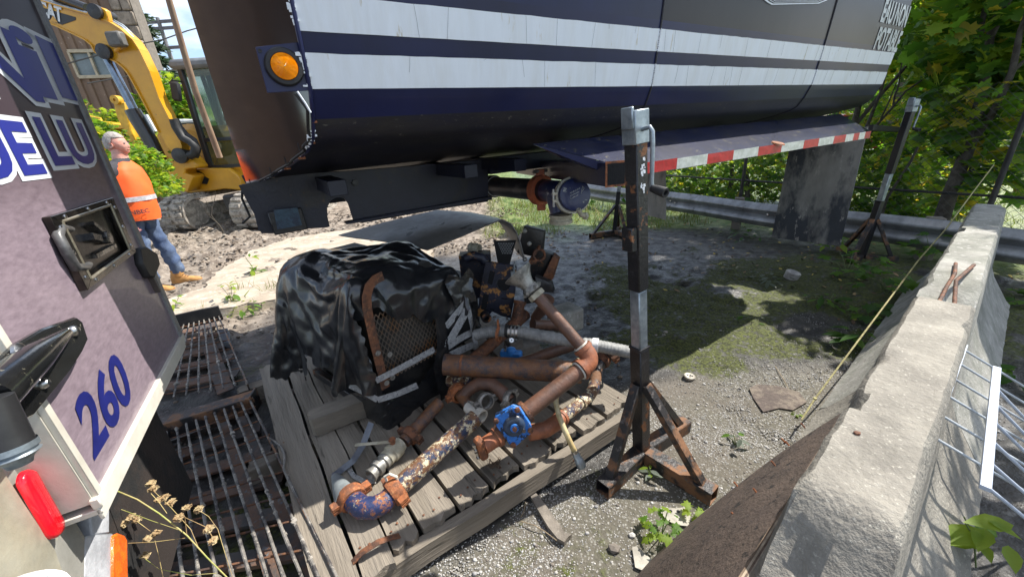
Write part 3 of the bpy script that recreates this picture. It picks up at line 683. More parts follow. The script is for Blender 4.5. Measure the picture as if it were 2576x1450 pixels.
# discharge pipe under the tank
pc = Dp(1236, 468, 2.75); pd = Dp(1360, 478, 2.3); pe = Dp(1445, 490, 1.98)
r0_ = 26 / 970 * 2.4
mb = MB(); mb.tube([pc, pc.lerp(pd, .5), pd + (pd - pc) * .1], r0_, 24); obj('discharge_pipe', mb, pm('dirty black pipe', (.012, .013, .02), (.06, .06, .06), s=8, t=.58, rough=.4, bump=.1), tank)
dr = (pd - pc).normalized()
mb = MB(); mb.ring(pc + dr * .02, dr, r0_, r0_ + .012, .05); obj('pipe_collar', mb, black_steel, tank)
mb = MB(); mb.ring(pc + dr * .05, dr, r0_, r0_ + .004, .006); obj('pipe_ring', mb, white_stripe, tank)
och = pm('orange coupling', (.42, .11, .045), (.33, .09, .04), (.3, .24, .2), s=12, s3=30, t3=.66, rough=.6, bump=.3)
mb = MB(); mb.ring(pd, dr, r0_ - .005, r0_ + .024, .05); 
for sgn in (1, -1):
    o_ = pd + Z * sgn * (r0_ + .03) ; mb.box(o_, (.05, .03, .05)); 
obj('pipe_coupling', mb, och, tank, bevel=.003)
mb = MB(); mb.tube([pd + Z * (r0_ + .045) - dr.cross(Z) * .05, pd + Z * (r0_ + .045) + dr.cross(Z) * .05], .011, 8); obj('coupling_bolt', mb, alu, tank)
capax = (EYE - pe).normalized(); capax = (capax + Vector((.35, -.0, .05))).normalized()
mb = MB(); mb.tube([pd + dr * .05, pd.lerp(pe, .55), pe - capax * .06], [r0_ * .95, r0_ * 1.0, .075], 24)
mb.tube([pd.lerp(pe, .5), pd.lerp(pe, .62) - Z * .11], [.062, .058], 20); obj('pipe_tee', mb, pm('chipped navy casting', (.012, .020, .085), (.015, .024, .08), (.4, .42, .42), s3=26, t3=.64, rough=.35, coat=.2, bump=.15), tank)
mb = MB(); mb.lathe(pe - capax * .05, capax, [(0, .06), (0, .082), (.05, .084), (.065, .081), (.068, .074), (.064, .001)], 36); obj('end_cap', mb, MC['chipped navy casting'], tank)
mb = MB(); mb.ring(pe - capax * .035, capax, .08, .094, .035, 36); e_s = capax.cross(Z).normalized()
for sg in (1,):
    for dz in (-.018, .018): mb.box(pe - capax * .02 + e_s * .098 * sg + Z * dz, (.025, .03, .012))
obj('cap_clamp', mb, pm('cream painted clamp', (.58, .56, .47), (.5, .47, .38), (.06, .06, .08), s=10, s3=40, t3=.66, rough=.5), tank)
mb = MB(); mb.tube([pe - capax * .02 + e_s * .105 - Z * .05, pe - capax * .02 + e_s * .105 + Z * .04], .007, 8); obj('clamp_bolt', mb, steel, tank)
tp = pd.lerp(pe, .62) - Z * .115
mb = MB(); mb.lathe(tp, -Z, [(0, .058), (0, .066), (.012, .066), (.014, .06), (.03, .06), (.032, .066), (.05, .064), (.052, .05)], 24); obj('camlock_end', mb, dusty_brass, tank)
mb = MB(); q_ = Dp(1462, 545, 1.95); mb.tube([q_ + Z * .04 - TU * .02, q_ + Z * .01, q_ + TU * .03], .013, 10); mb.ngon_nut(q_ + TU * .02, TU, .02, .015); obj('drain_valve', mb, dusty_brass, tank)
# white script on the cap (illegible scratches of chalk)
mb = MB(); ctr = pe + capax * .0195; yv = (Z - capax * Z.dot(capax)).normalized(); xv = yv.cross(capax) ; xv = -xv if xv.dot(Vector((1, 0, 0))) < 0 else xv; xv = (xv + yv * .35).normalized()
for row in range(3):
    o0 = ctr + yv * (.018 - row * .014) - xv * .03
    for i in range(8 - row):
        a = o0 + xv * (i * .0075); mb.tube([a, a + yv * .006 + xv * (.002 * (i % 3)), a + xv * .005], .0008, 4)
mb.tube([ctr + xv * .03 + yv * (-.01), ctr + xv * .042 + yv * .025, ctr + xv * .05 + yv * .01, ctr + xv * .038 - yv * .0], .001, 4)
obj('chalk_marks', mb, letter_w, tank, smooth=None)

# ---------------------------------------------------------------- jack stands
def lrp(a, b, f): return a + (b - a) * f
def make_jack(base, top, yaw, label, near=False, foot_pts=None, group='jack stands holding up the tank', crank=1, k=1.0, rust_m=black_rust):
    base = Vector(base); top = Vector(top); t = thing('jack_stand', label, 'jack', base, group)
    ax = (top - base).normalized(); R = (Matrix.Rotation(R_(yaw), 3, 'Z')).to_3x3(); q = ax.to_track_quat('Z', 'Y').to_matrix() ; 
    xa = (az(yaw) - ax * az(yaw).dot(ax)).normalized(); ya = ax.cross(xa); R = Matrix((xa, ya, ax)).transposed()
    L = (top - base).length
    def post(a, b, w, m, name, bev=.004):
        mb = MB(); c = base + ax * (a + b) / 2; mb.box(c, (w, w, b - a), R); return obj(name, mb, m, t, bevel=bev)
    post(0, .40 * L, .060, rust_m, 'lower_post'); post(.40 * L, .407 * L, .064, rust_m, 'post_lip', .001)
    post(.405 * L, .575 * L, .050, galv, 'inner_post'); post(.575 * L, .935 * L, .058, rust_m, 'upper_post')
    mb = MB(); mb.box(base + ax * (.965 * L), (.062, .072, .07 * L), R); mb.box(base + ax * (.985 * L) - ya * .038, (.05, .012, .045 * L), R); obj('head_bracket', mb, galv, t, bevel=.003)
    mb = MB(); h = base + ax * (.96 * L) + xa * .03
    pts = [h, h + xa * .03 + ax * .004, h + xa * .040 - ax * .01, h + xa * .041 - ax * .05, h + xa * .036 - ax * .17, h + xa * .038 - ax * .195]
    mb.tube(pts, .0075, 10); obj('crank_rod', mb, galv, t)
    g0 = pts[-1] + xa * .0; gdir = (xa * .9 + ya * -.1 - ax * .18).normalized()
    mb = MB(); mb.lathe(g0, gdir, [(-.004, .008), (0, .013), (.03, .016), (.055, .0175), (.062, .0165), (.062, .009), (.05, .008)], 20, cap=False); obj('crank_grip', mb, rubber, t)
    feet = foot_pts or [az(yaw + 20 + a) * .33 for a in (0, 120, 240)]
    for f in feet:
        f = Vector(f); d = f.normalized(); mb = MB(); e = base + f; w = .066
        # hollow square foot: four walls
        sd_ = d.cross(Z); a0 = base + d * .03 + Z * .036; e0 = e + Z * .036
        for o_, ww, hh in ((Z * .033, w, .004), (Z * -.033, w, .004), (sd_ * .033, .004, w * .97), (sd_ * -.033, .004, w * .97)): mb.beam(a0 + o_, e0 + o_, ww, hh)
        obj('foot', mb, black_rust2, t, bevel=.0012)
        mb = MB(); s0 = e - d * .045 + Z * .07; s1 = base + ax * (.29 * L) + d * .04; wd = d.cross(Z).normalized()
        a_ = (s1 - s0).normalized(); nn = a_.cross(wd)
        mb.beam(s0, s1, .040, .005, upv=nn); mb.beam(s0 + wd * .018 - nn * .014, s1 + wd * .018 - nn * .014, .005, .030, upv=nn); mb.beam(s0 - wd * .018 - nn * .014, s1 - wd * .018 - nn * .014, .005, .030, upv=nn)
        obj('strut', mb, black_rust2, t, bevel=.001)
    return t
J = make_jack((.575, 1.43, 0), (.455, 1.42, 1.55), -58, 'nearest black jack stand with silver middle section and crank, right of the pallet',
              foot_pts=[Vector((.335, 1.235, 0)) - Vector((.575, 1.43, 0)), Vector((.79, 1.165, 0)) - Vector((.575, 1.43, 0)), Vector((.86, 1.60, 0)) - Vector((.575, 1.43, 0))])
# flaked white label and bolted clip on the near jack
axj = (Vector((.455, 1.42, 1.55)) - Vector((.575, 1.43, 0))).normalized(); bj = Vector((.575, 1.43, 0))
xaj = (az(-58) - axj * az(-58).dot(axj)).normalized(); yaj = axj.cross(xaj)
mb = MB()
for i in range(22):
    hh = 1.28 + rnd.random() * .12; c = bj + axj * hh + xaj * .0300 + yaj * (rnd.random() - .5) * .02
    mb.box(c, (.0008, .004 + .008 * rnd.random(), .004 + .01 * rnd.random()), Matrix((xaj, yaj, axj)).transposed())
obj('label_remains', mb, white_stripe, J, smooth=None, kind='stuff')
mb = MB(); c = bj + axj * 1.115 - yaj * .045 + xaj * -.0; mb.box(c - xaj * .0, (.05, .03, .09), Matrix((xaj, yaj, axj)).transposed()); obj('side_sleeve', mb, black_rust, J, bevel=.003)
J2 = make_jack((3.83, 3.95, -.02), (3.90, 3.93, 1.57), -75, 'dark jack stand at the far right corner of the tank in front of the bushes', rust_m=pm('black jack paint', (.014, .014, .017), s=8, rough=.35, bump=.1),
          foot_pts=[az(-150) * .3, az(-30) * .3, az(90) * .3])
mb = MB(); mb.beam(Dp(2186, 321, 3.6), Dp(2262, 326, 4.45), .06, .05); obj('outrigger_tube', mb, black_steel, tank)
J3 = make_jack((1.60, 5.70, 0), (1.72, 5.72, 1.55), -20, 'small jack stand on the far side, seen below the tank against the hedge', rust_m=MC['black jack paint'], foot_pts=[az(-160) * .42, az(-60) * .30, az(60) * .3])
# ---------------------------------------------------------------- wood pieces with their grain along local x
woodg = pm('grey weathered plank', (.245, .212, .17), (.15, .128, .10), (.08, .068, .052), s=6, w=.35, s3=16, t3=.63, rough=.88, bump=.9, bs=55, stretch=(.10, 1.3, 1.3), var=.22)
def plank_mesh(L, w, h, seed, rough_ends=True, m=woodg, split=1):
    rr = random.Random(seed); mb = MB(); n = 14
    rows = []
    jag = [(rr.random() - .5) * .022 if rough_ends else 0 for _ in range(7)]
    jag2 = [(rr.random() - .5) * .02 if rough_ends else 0 for _ in range(7)]
    ys = [-.5, -.34, -.17, 0.0, .17, .34, .5]
    grooves = [0] + [(-.0 if rr.random() < .5 else -.006) for _ in range(5)] + [0]
    topr = [[Vector(((i / n) * L + (jag[j] if i == 0 else (jag2[j] if i == n else 0)), ys[j] * w + .003 * math.sin(i * 1.7 + seed), h / 2 + grooves[j] * (1 if i in (0, n) else .5 * rr.random()) + .0018 * math.sin(i * .9 + j))) for j in range(7)] for i in range(n + 1)]
    botr = [[Vector((v.x, v.y, -h / 2)) for v in r] for r in topr]
    mb.grid(topr); mb.grid(botr); mb.grid([[r[0] for r in topr], [r[0] for r in botr]]); mb.grid([[r[-1] for r in topr], [r[-1] for r in botr]]); mb.grid([topr[0], botr[0]]); mb.grid([topr[-1], botr[-1]])
    return mesh_from('plank', mb.v, mb.f, m, 30)
def frame4(o, x, z=Z):
    x = Vector(x).normalized(); y = Vector(z).cross(x).normalized(); zz = x.cross(y); M_ = Matrix((x, y, zz)).transposed().to_4x4(); M_.translation = Vector(o); return M_
PO = P(905, 1425, .16); E1 = az(33.2); E2_ = az(125.4)
pal = thing('wooden_pallet', 'weathered grey wooden pallet carrying the wrapped pump and the rusty pipes', 'pallet', (PO.x + .3, PO.y + .8, 0))
def pp(s, t, z): return Vector((PO.x, PO.y, 0)) + E1 * s + E2_ * t + Z * z
boards = [(-.145, -.012), (.0, .105), (.112, .212), (.228, .367), (.385, .522), (.545, .685), (.705, .862), (.885, 1.03), (1.052, 1.198), (1.222, 1.41)]
for i, (a, b) in enumerate(boards):
    L = 1.72 if i else 2.0; t0 = [-.28, -.055, -.01, .0, .005, .02, .0, .015, .0, .01][i]
    me = plank_mesh(L + rnd.random() * .04, b - a, .036, 20 + i)
    link_copy(me, 'board', pal, frame4(pp((a + b) / 2, t0, .142 + (.004 if i == 0 else 0)), E2_))
for t, w_ in ((-.045, .045), (.82, .08), (1.6, .08)):
    me = plank_mesh(1.74, w_, .095, int(t * 100) + 300, True); link_copy(me, 'stringer', pal, frame4(pp(-.28, t + .02, .074 if t > 0 else .082), E1))
mb = MB()
for a, b in boards:
    for k in range(3):
        for tt in (.03 + .03 * rnd.random(), .84): mb.lathe(pp(a + (b - a) * (.2 + .3 * k), tt + rnd.random() * .03, .1605), Z, [(0, .005), (.002, .004), (.0022, .0002)], 6)
obj('nail_heads', mb, rust, pal, kind='stuff')
mb = MB()
cv = pp(.60, .09, .158)
for k in range(16): mb.tube([cv + Vector(((rnd.random() - .5) * .05, (rnd.random() - .5) * .05, .0)), cv + Vector(((rnd.random() - .5) * .07, (rnd.random() - .5) * .07, .012 + .01 * rnd.random()))], .0022, 5)
obj('bark_splinters', mb, pm('splinter', (.12, .08, .05), s=30, rough=.9), pal, kind='stuff')

# timber block
a = P(784, 1064, .215); d_ = (P(905, 1018, .215) - a); d_.z = 0
me = plank_mesh(d_.length + .12, .105, .10, 77); o = link_copy(me, 'timber_block', None, frame4(a, d_)); tagit(o, 'short square timber block lying on the pallet at the left foot of the wrapped pump', 'timber block')

# ---------------------------------------------------------------- pump unit wrapped in black plastic
C0 = P(975, 1065, .16); A_ = az(47.5); B_ = az(140)
def q3(a, b, z): return Vector((C0.x, C0.y, 0)) + A_ * a + B_ * b + Z * z
pump = thing('wrapped_pump', 'engine pump unit wrapped in torn black plastic with a rusty wire guard showing', 'pump', q3(.3, .45, .16))
dark = pm('dark machinery', (.012, .012, .013), (.03, .027, .024), s=7, rough=.6, bump=.3)
mb = MB(); Rq = Matrix((A_, A_.cross(Z) * -1, Z)).transposed()
mb.box(q3(.26, .47, .53), (.46, .84, .74), Rq); obj('engine_block', mb, dark, pump, bevel=.02)
mb = MB(); mb.beam(q3(-.0, -.0, .415), q3(.0, .66, .415), .03, .035); obj('base_rail', mb, alu, pump, bevel=.003)
mb = MB(); mb.beam(q3(-.0, -.0, .20), q3(.0, .75, .20), .04, .05); mb.beam(q3(-.0, -.0, .20), q3(.6, -.0, .20), .04, .05); mb.beam(q3(0, 0, .18), q3(0, 0, .43), .03, .03); obj('skid_frame', mb, black_rust, pump, bevel=.003)
# guard hoop
def gp(a, z, b=-.062): return q3(a, b, z)
hoop = [gp(.0, .405), gp(-.004, .55), gp(-.006, .70), gp(-.004, .83), gp(.006, .885), gp(.028, .925), gp(.06, .945), (gp(.10, .95))]
mb = MB(); rows = []
for k, p in enumerate(hoop):
    tt = (hoop[min(k + 1, 7)] - hoop[max(k - 1, 0)]).normalized(); sidev = tt.cross(B_).normalized(); rows.append([p + sidev * .022, p + sidev * -.022, p + sidev * -.022 + B_ * .03, p + sidev * -.018 + B_ * .03, p + sidev * -.018 + B_ * .004, p + sidev * .022 + B_ * .004])
mb.grid(rows, closed=True); obj('guard_hoop', mb, rust, pump, smooth=30)
for (a, z) in ((.0, .60), (.055, .565), (.01, .43), (.045, .44)):
    mb = MB(); mb.ngon_nut(gp(a, z, -.063), -B_, .009, .006); mb.lathe(gp(a, z, -.062), -B_, [(0, .014), (.002, .013), (.0022, .001)], 14); obj('guard_bolt', mb, alu, pump)
mb = MB(); mb.poly([gp(.02, .41, -.012), gp(.36, .41, -.012), gp(.36, .74, -.012), gp(.02, .74, -.012)]); obj('radiator_screen', mb, pm('dusty radiator', (.03, .028, .024), (.06, .056, .048), s=9, rough=.8, bump=.4), pump, smooth=None)
mb = MB(); cw, ch = .024, .040
for i in range(-1, 21):
    for j in range(13):
        for k in range(2):
            a0, z0_ = (i + .5 * k) * cw, .41 + (j + .5 * k) * ch
            if a0 < .015 or a0 > .37: continue
            lim = .78 - max(0, .05 - a0) * 2
            if z0_ + ch > lim: continue
            for sg in (-1, 1): mb.beam(gp(a0, z0_, -.022), gp(a0 + sg * cw / 2, z0_ + ch / 2, -.022), .0036, .003, upv=B_); mb.beam(gp(a0 + sg * cw / 2, z0_ + ch / 2, -.022), gp(a0, z0_ + ch, -.022), .0036, .003, upv=B_)
obj('expanded_mesh_guard', mb, pm('rusty mesh', (.30, .14, .05), (.20, .165, .13), s=4, t=.5, rough=.7), pump, smooth=None, kind='stuff')

# crumpled plastic: outline seen from the photo, laid over the planes of the unit, ridged folds on top
def tplane(d, p0, n):
    dn = d.dot(n)
    return ((p0 - EYE).dot(n) / dn) if abs(dn) > 1e-6 else -1e9
def facets(Q, seed, st=None):
    if st: d_ = np.array(st[:2]) / math.hypot(*st[:2]); Q = np.stack([(Q @ d_) / st[2], Q @ np.array([-d_[1], d_[0]])], -1)
    tot = np.zeros(len(Q)); r_ = np.random.RandomState(seed + 50)
    for g, a in ((48, .66), (22, .26), (11, .10)):
        x0, x1, y0, y1 = Q[:, 0].min() - g, Q[:, 0].max() + g, Q[:, 1].min() - g, Q[:, 1].max() + g
        pts_ = [Vector((x + r_.uniform(-.45, .45) * g, y + r_.uniform(-.45, .45) * g)) for x in np.arange(x0 - g, x1 + g, g) for y in np.arange(y0 - g, y1 + g, g)]
        rr_ = delaunay_2d_cdt(pts_, [], [], 0, 1e-4); V = np.array([(v.x, v.y) for v in rr_[0]]); Hh = r_.uniform(-1, 1, len(V)); out = np.zeros(len(Q))
        for t in rr_[2]:
            A, B, C = V[t[0]], V[t[1]], V[t[2]]; d = (B[1] - C[1]) * (A[0] - C[0]) + (C[0] - B[0]) * (A[1] - C[1])
            if abs(d) < 1e-6: continue
            l1 = ((B[1] - C[1]) * (Q[:, 0] - C[0]) + (C[0] - B[0]) * (Q[:, 1] - C[1])) / d; l2 = ((C[1] - A[1]) * (Q[:, 0] - C[0]) + (A[0] - C[0]) * (Q[:, 1] - C[1])) / d; l3 = 1 - l1 - l2
            m_ = (l1 >= -1e-6) & (l2 >= -1e-6) & (l3 >= -1e-6); out[m_] = l1[m_] * Hh[t[0]] + l2[m_] * Hh[t[1]] + l3[m_] * Hh[t[2]]
        tot += a * out
    return tot
def crumple(name, outline, step=3.6, amp=.035, m=None, off=.03, seed=0, parent=None, planes=None, fold=(0, 1), fa=.0, scale=.016, thick=None, jag=1.1, stv=None):
    rr = random.Random(seed); out = []
    for i in range(len(outline)):
        a = Vector(outline[i]); b = Vector(outline[(i + 1) % len(outline)]); k = max(1, int((b - a).length / step))
        for j in range(k):
            q = a.lerp(b, j / k); out.append((q.x + (rr.random() - .5) * 2 * jag, q.y + (rr.random() - .5) * 2 * jag))
    xs = [p[0] for p in out]; ys = [p[1] for p in out]; inn = []
    x = min(xs)
    while x < max(xs):
        y = min(ys)
        while y < max(ys):
            qx, qy = x + (rr.random() - .5) * step * .7, y + (rr.random() - .5) * step * .7
            if inside(qx, qy, out): inn.append((qx, qy))
            y += step
        x += step
    r = delaunay_2d_cdt([Vector(p) for p in out + inn], [], [list(range(len(out)))], 1, 1e-4)
    pts = []; id_ = 0; hts = facets(np.array([(p.x, p.y) for p in r[0]]), seed, stv)
    pls = planes or [(q3(-off, 0, 0), -A_), (q3(0, -off, 0), -B_), (q3(0, 0, .98 + off), Z)]
    for p in r[0]:
        d = ray(p.x, p.y); ts = sorted([tplane(d, a, n) for a, n in pls if d.dot(n) < -.02] or [1.8]); t = ts[-1]
        if len(ts) > 1: h = max(0, .10 - (ts[-1] - ts[-2])) / .10; t += h * h * .025
        u = Vector((p.x * .012 + seed * 3.1, p.y * .012, seed * 1.7)); w = hts[id_]; id_ += 1
        if fa: f_ = (p.x * fold[0] + p.y * fold[1]) * .11 + 2.2 * mn.noise(u * 1.6); w += fa * .42 * math.sin(f_ * 3.14) * (.4 + abs(mn.noise(u * 2)))
        t -= amp * .8 * w; pts.append(EYE + d * t)
    mb = MB(); mb.add(pts, [tuple(f) for f in r[2]]); return obj(name, mb, m or plastic, parent or pump, smooth=9)
plastic = pm('black plastic sheet', (.013, .0135, .015), (.017, .018, .020), s=4, w=.5, rough=.24, bump=.12, bs=40, spec=.7, var=.1)
def zb(pts, ox=644, oy=515, k=.2443): return [(ox + x * k, oy + y * k) for x, y in pts]
# draped plastic sheet: the settled shape, torn along its edges
_q = SHEET; J_, I_ = _q.shape[:2]
def keepf(p, i, j):
    n1 = mn.noise(Vector((i * .22, j * .22, 3))) * .07 + mn.noise(Vector((i * .7, j * .7, 9))) * .035
    a, b, z = p
    if b < .06 and -.06 < a < .37 and z < .80 - .62 * max(a, 0) + n1 * .8: return False
    if b < .1 and a >= .37 and z < .34 + n1: return False
    if a < .08 and b < .5 and z < .43 + n1: return False
    if a > .45 and z < .55 + n1 * 1.5: return False
    return z > .30 + n1
vs_ = []
for j in range(J_):
    for i in range(I_):
        jn, in_ = min(j + 1, J_ - 1), min(i + 1, I_ - 1); p = Vector(_q[j, i]); nn_ = (Vector(_q[j, in_]) - Vector(_q[j, max(i - 1, 0)])).cross(Vector(_q[jn, i]) - Vector(_q[max(j - 1, 0), i]))
        nn_ = nn_.normalized() if nn_.length > 1e-9 else Z; r1 = abs(mn.noise(Vector((i * .30, j * .30, 2)))) ; r2 = abs(mn.noise(Vector((i * .75, j * .75, 7))))
        p = p + nn_ * (.012 * (.35 - r1) + .007 * (.3 - r2)); vs_.append(q3(p.x, p.y, p.z))
fs_ = [(j * I_ + i, j * I_ + i + 1, (j + 1) * I_ + i + 1, (j + 1) * I_ + i) for j in range(J_ - 1) for i in range(I_ - 1) if keepf(_q[j, i], i, j)]
used_ = sorted({k for f in fs_ for k in f}); rm_ = {k: n_ for n_, k in enumerate(used_)}
mb = MB(); mb.add([vs_[k] for k in used_], [tuple(rm_[k] for k in f) for f in fs_]); sheet = obj('plastic_sheet', mb, plastic, pump, smooth=80)
sm_ = sheet.modifiers.new('s', 'SUBSURF'); sm_.levels = sm_.render_levels = 1
mb = MB(); mb.box(q3(.78, .48, .42), (.36, .5, .46), Rq); obj('engine_block', mb, dark, pump, bevel=.03)
# lower wrap round the skid and the hanging tail on the right
crumple('plastic_sheet', [(880, 985), (915, 1000), (952, 1012), (1000, 996), (1050, 975), (1095, 905), (1125, 890), (1132, 960), (1120, 1010), (1060, 1068), (1030, 1085), (990, 1098), (965, 1075), (925, 1050), (895, 1020)], seed=6, fa=.3, fold=(.3, 1), amp=.04, stv=(1, .3, 2.5), off=.04, jag=2.5)
crumple('plastic_sheet', [(1095, 800), (1118, 790), (1128, 870), (1133, 950), (1136, 1010), (1131, 1052), (1115, 1030), (1105, 985), (1090, 930), (1100, 870)], seed=7, fa=.3, fold=(1, .1), amp=.04, stv=(.1, 1, 3.0), off=.10, step=3.5)
crumple('plastic_scrap', [(1180, 672), (1192, 690), (1188, 720), (1200, 755), (1185, 760), (1165, 740), (1150, 775), (1135, 745), (1118, 710), (1128, 690), (1160, 698)], seed=8, amp=.05, off=.09, step=3.5)
# webbing straps
web = pm('frayed white webbing', (.46, .46, .45), (.3, .3, .3), (.14, .14, .15), s=50, w=.3, s3=70, t3=.6, rough=.85, bump=.9, bs=220, stretch=(1, 1, 1))
def ribbon(name, pts, w, m, parent, planes=None, off=.06, label=None, cat=None, tz=None, thick=.0):
    """pts = picture points; width in picture px; laid on the unit's planes (or at heights tz)"""
    rows = []; k = len(pts)
    pls = planes or [(q3(-off, 0, 0), -A_), (q3(0, -off, 0), -B_)]
    dense_ = []
    for i in range(k - 1):
        for j in range(6): dense_.append((Vector(pts[i]).lerp(Vector(pts[i + 1]), j / 6), i + j / 6))
    dense_.append((Vector(pts[-1]), k - 1))
    for n_, (p, f) in enumerate(dense_):
        a = dense_[max(n_ - 1, 0)][0]; b = dense_[min(n_ + 1, len(dense_) - 1)][0]; t = (b - a).normalized(); nn = Vector((-t.y, t.x)); row = []
        for s in (-.5, -.17, .17, .5):
            q = p + nn * w * s + nn * (rnd.random() - .5) * .6; d = ray(q.x, q.y)
            if tz is not None:
                i = int(min(f, k - 2)); z = tz[i] + (tz[i + 1] - tz[i]) * (f - i); tt = (z - EYE.z) / d.z
            else: tt = max(tplane(d, a_, n2) for a_, n2 in pls if d.dot(n2) < -.02)
            row.append(EYE + d * (tt - .003 * math.cos(s * 5 + n_)))
        rows.append(row)
    mb = MB(); mb.grid(rows); return obj(name, mb, m, parent, smooth=50, label=label, cat=cat)
def z2_(x, y): return (1095 + x * .2443, 612 + y * .2443)
ribbon('webbing_strap', [z2_(330, 590), z2_(220, 720), z2_(110, 860)], 15, web, pump, off=.085)
ribbon('webbing_strap', [z2_(330, 680), z2_(230, 860), z2_(110, 1070)], 18, web, pump, off=.095)
ribbon('webbing_strap', [z2_(400, 900), z2_(250, 980), z2_(110, 1075)], 16, web, pump, off=.09)
ribbon('webbing_strap', [z2_(345, 680), z2_(390, 900), z2_(440, 1140)], 11, web, pump, off=.10)
ribbon('webbing_strap', [z2_(395, 1040), z2_(280, 1090), z2_(160, 1145)], 17, web, pump, off=.088)
ribbon('webbing_strap', [(946, 957), (1020, 918), (1093, 878)], 15, web, pump, off=.085)
ribbon('webbing_strap', [(880, 968), (915, 985), (950, 1005)], 15, web, pump, off=.085)
ribbon('webbing_strap', [(950, 1005), (1000, 990), (1050, 968)], 15, web, pump, off=.085)
ribbon('plastic_strip', [(934, 1062), (912, 1120), (888, 1158), (862, 1178), (838, 1197)], 15, pm('blue grey plastic strip', (.09, .10, .125), (.13, .14, .16), s=9, rough=.45, bump=.2), pump, tz=[.24, .18, .19, .17, .175])
ribbon('webbing_scrap', [(873, 1172), (890, 1196), (920, 1212), (945, 1208)], 13, web, pump, tz=[.165, .166, .166, .17])
# metal hood bent over the back of the unit
hood_m = pm('dull grey sheet metal', (.20, .19, .175), (.33, .33, .33), (.055, .05, .045), s=3, t=.58, w=.2, s3=6, t3=.63, rough=.45, metal=.25, bump=.15, bs=30)
fr = [Yd(1075, 628, 2.42), Yd(1160, 594, 2.45), Yd(1225, 566, 2.48), Yd(1262, 552, 2.5), Yd(1285, 562, 2.5), Yd(1300, 585, 2.49), Yd(1309, 612, 2.47), Yd(1316, 640, 2.45), Yd(1322, 656, 2.44)]
bk = [Yd(850, 588, 2.75), Yd(965, 558, 2.9), Yd(1060, 538, 3.0), Yd(1100, 530, 3.05), Yd(1180, 534, 3.05), Yd(1250, 545, 3.05), Yd(1270, 575, 3.0), Yd(1285, 600, 3.0), Yd(1290, 615, 3.0)]
mb = MB(); rows = []
for f in np.linspace(0, 1, 9): rows.append([a.lerp(b, f) + Z * .008 * math.sin(f * 5 + i) for i, (a, b) in enumerate(zip(fr, bk))])
dnv = Vector((0, 0, -.004)); mb.grid(rows); mb.grid([[p + dnv - Vector((.004, 0, 0)) for p in r_] for r_ in rows]); mb.tube(fr, .005, 6)
obj('metal_hood', mb, hood_m, pump, smooth=60)
mb = MB(); rr_ = [Yd(880, 600, 2.7), Yd(1000, 640, 2.5), Yd(1075, 632, 2.42)]
perf = pm('black perforated sheet', (.008, .008, .009), s=5, rough=.7)
A0, A1, A2 = Yd(1253, 612, 2.55), Yd(1292, 612, 2.55), Yd(1272, 664, 2.52)
mb = MB(); mb.poly([A0 + Vector((-.03, .01, .02)), A1 + Vector((.02, .01, .02)), A2 + Vector((.02, .01, -.03)), A2 + Vector((-.05, .01, -.03))]); obj('perforated_screen', mb, perf, pump, smooth=None)
mb = MB()
for i in range(11):
    for j in range(11):
        x, y = 1250 + i * 4.1 + (j % 2) * 2, 612 + j * 4.9
        if inside(x, y, [(1252, 611), (1294, 611), (1281, 650), (1273, 664)]): c = Yd(x, y, 2.545); mb.lathe(c, (EYE - c), [(0, .0035), (.0003, .0001)], 8)
obj('screen_holes', mb, pm('painted hole light', (.45, .46, .47), rough=.9), pump, smooth=None, kind='stuff')  # pale discs paint the light showing through the screen
mb = MB(); g0 = Yd(1183, 622, 2.5); gd = Vector((.8, -.5, -.02)).normalized(); mb.lathe(g0, gd, [(0, .02), (.0, .034), (.018, .034), (.02, .030), (.032, .030), (.034, .035), (.05, .035), (.052, .031), (.075, .031), (.075, .025), (.01, .024)], 24); obj('hose_socket', mb, dusty_brass, pump)
# engine bracket with slots and rusted plates
brk = pm('flaking navy bracket', (.016, .019, .036), (.012, .013, .022), (.36, .17, .05), s=5, s3=16, t3=.60, rough=.45, bump=.3)
by = 2.22
bo = [Yd(*q, by) for q in ((1222, 658), (1300, 670), (1297, 730), (1285, 800), (1262, 795), (1238, 783), (1225, 800), (1200, 795), (1212, 700))]
mb = MB(); mb.prism(bo, Vector((0, .03, 0))); obj('engine_bracket', mb, brk, pump, bevel=.002)
blk = pm('dark inside', (.004, .004, .004), rough=.95)
for pts in (((1233, 680), (1246, 684), (1238, 716), (1226, 712)), ((1217, 738), (1230, 742), (1222, 780), (1209, 776)), ((1233, 775), (1243, 777), (1243, 780), (1233, 778)), ((1257, 777), (1268, 779), (1268, 782), (1257, 780)), ((1262, 748), (1276, 750), (1276, 753), (1262, 751))):
    mb = MB(); mb.prism([Yd(*q, by - .002) for q in pts], Vector((0, .001, 0))); obj('bracket_slot', mb, MC['dark inside'], pump, smooth=None)
mb = MB(); c = Yd(1268, 714, by - .003); mb.lathe(c, Vector((0, -1, .1)), [(0, .001), (0, .042), (-.02, .042)], 28); obj('bracket_hole', mb, MC['dark inside'], pump)
mb = MB(); mb.ring(c, Vector((0, -1, .1)), .042, .048, .008); obj('hole_rim', mb, brk, pump)
mb = MB(); mb.tube([Yd(1170, 650, 2.35), Yd(1190, 642, 2.35), Yd(1213, 648, 2.35), Yd(1220, 660, 2.35)], .03, 12); mb.box(Yd(1200, 690, 2.42), (.20, .1, .3)); obj('engine_casting', mb, brk, pump)
mb = MB(); mb.lathe(Yd(1219, 792, 2.12), Vector((.3, -1, 0)), [(0, .018), (.0, .03), (.05, .03), (.05, .018)], 20); obj('pipe_stub', mb, black_rust, pump)
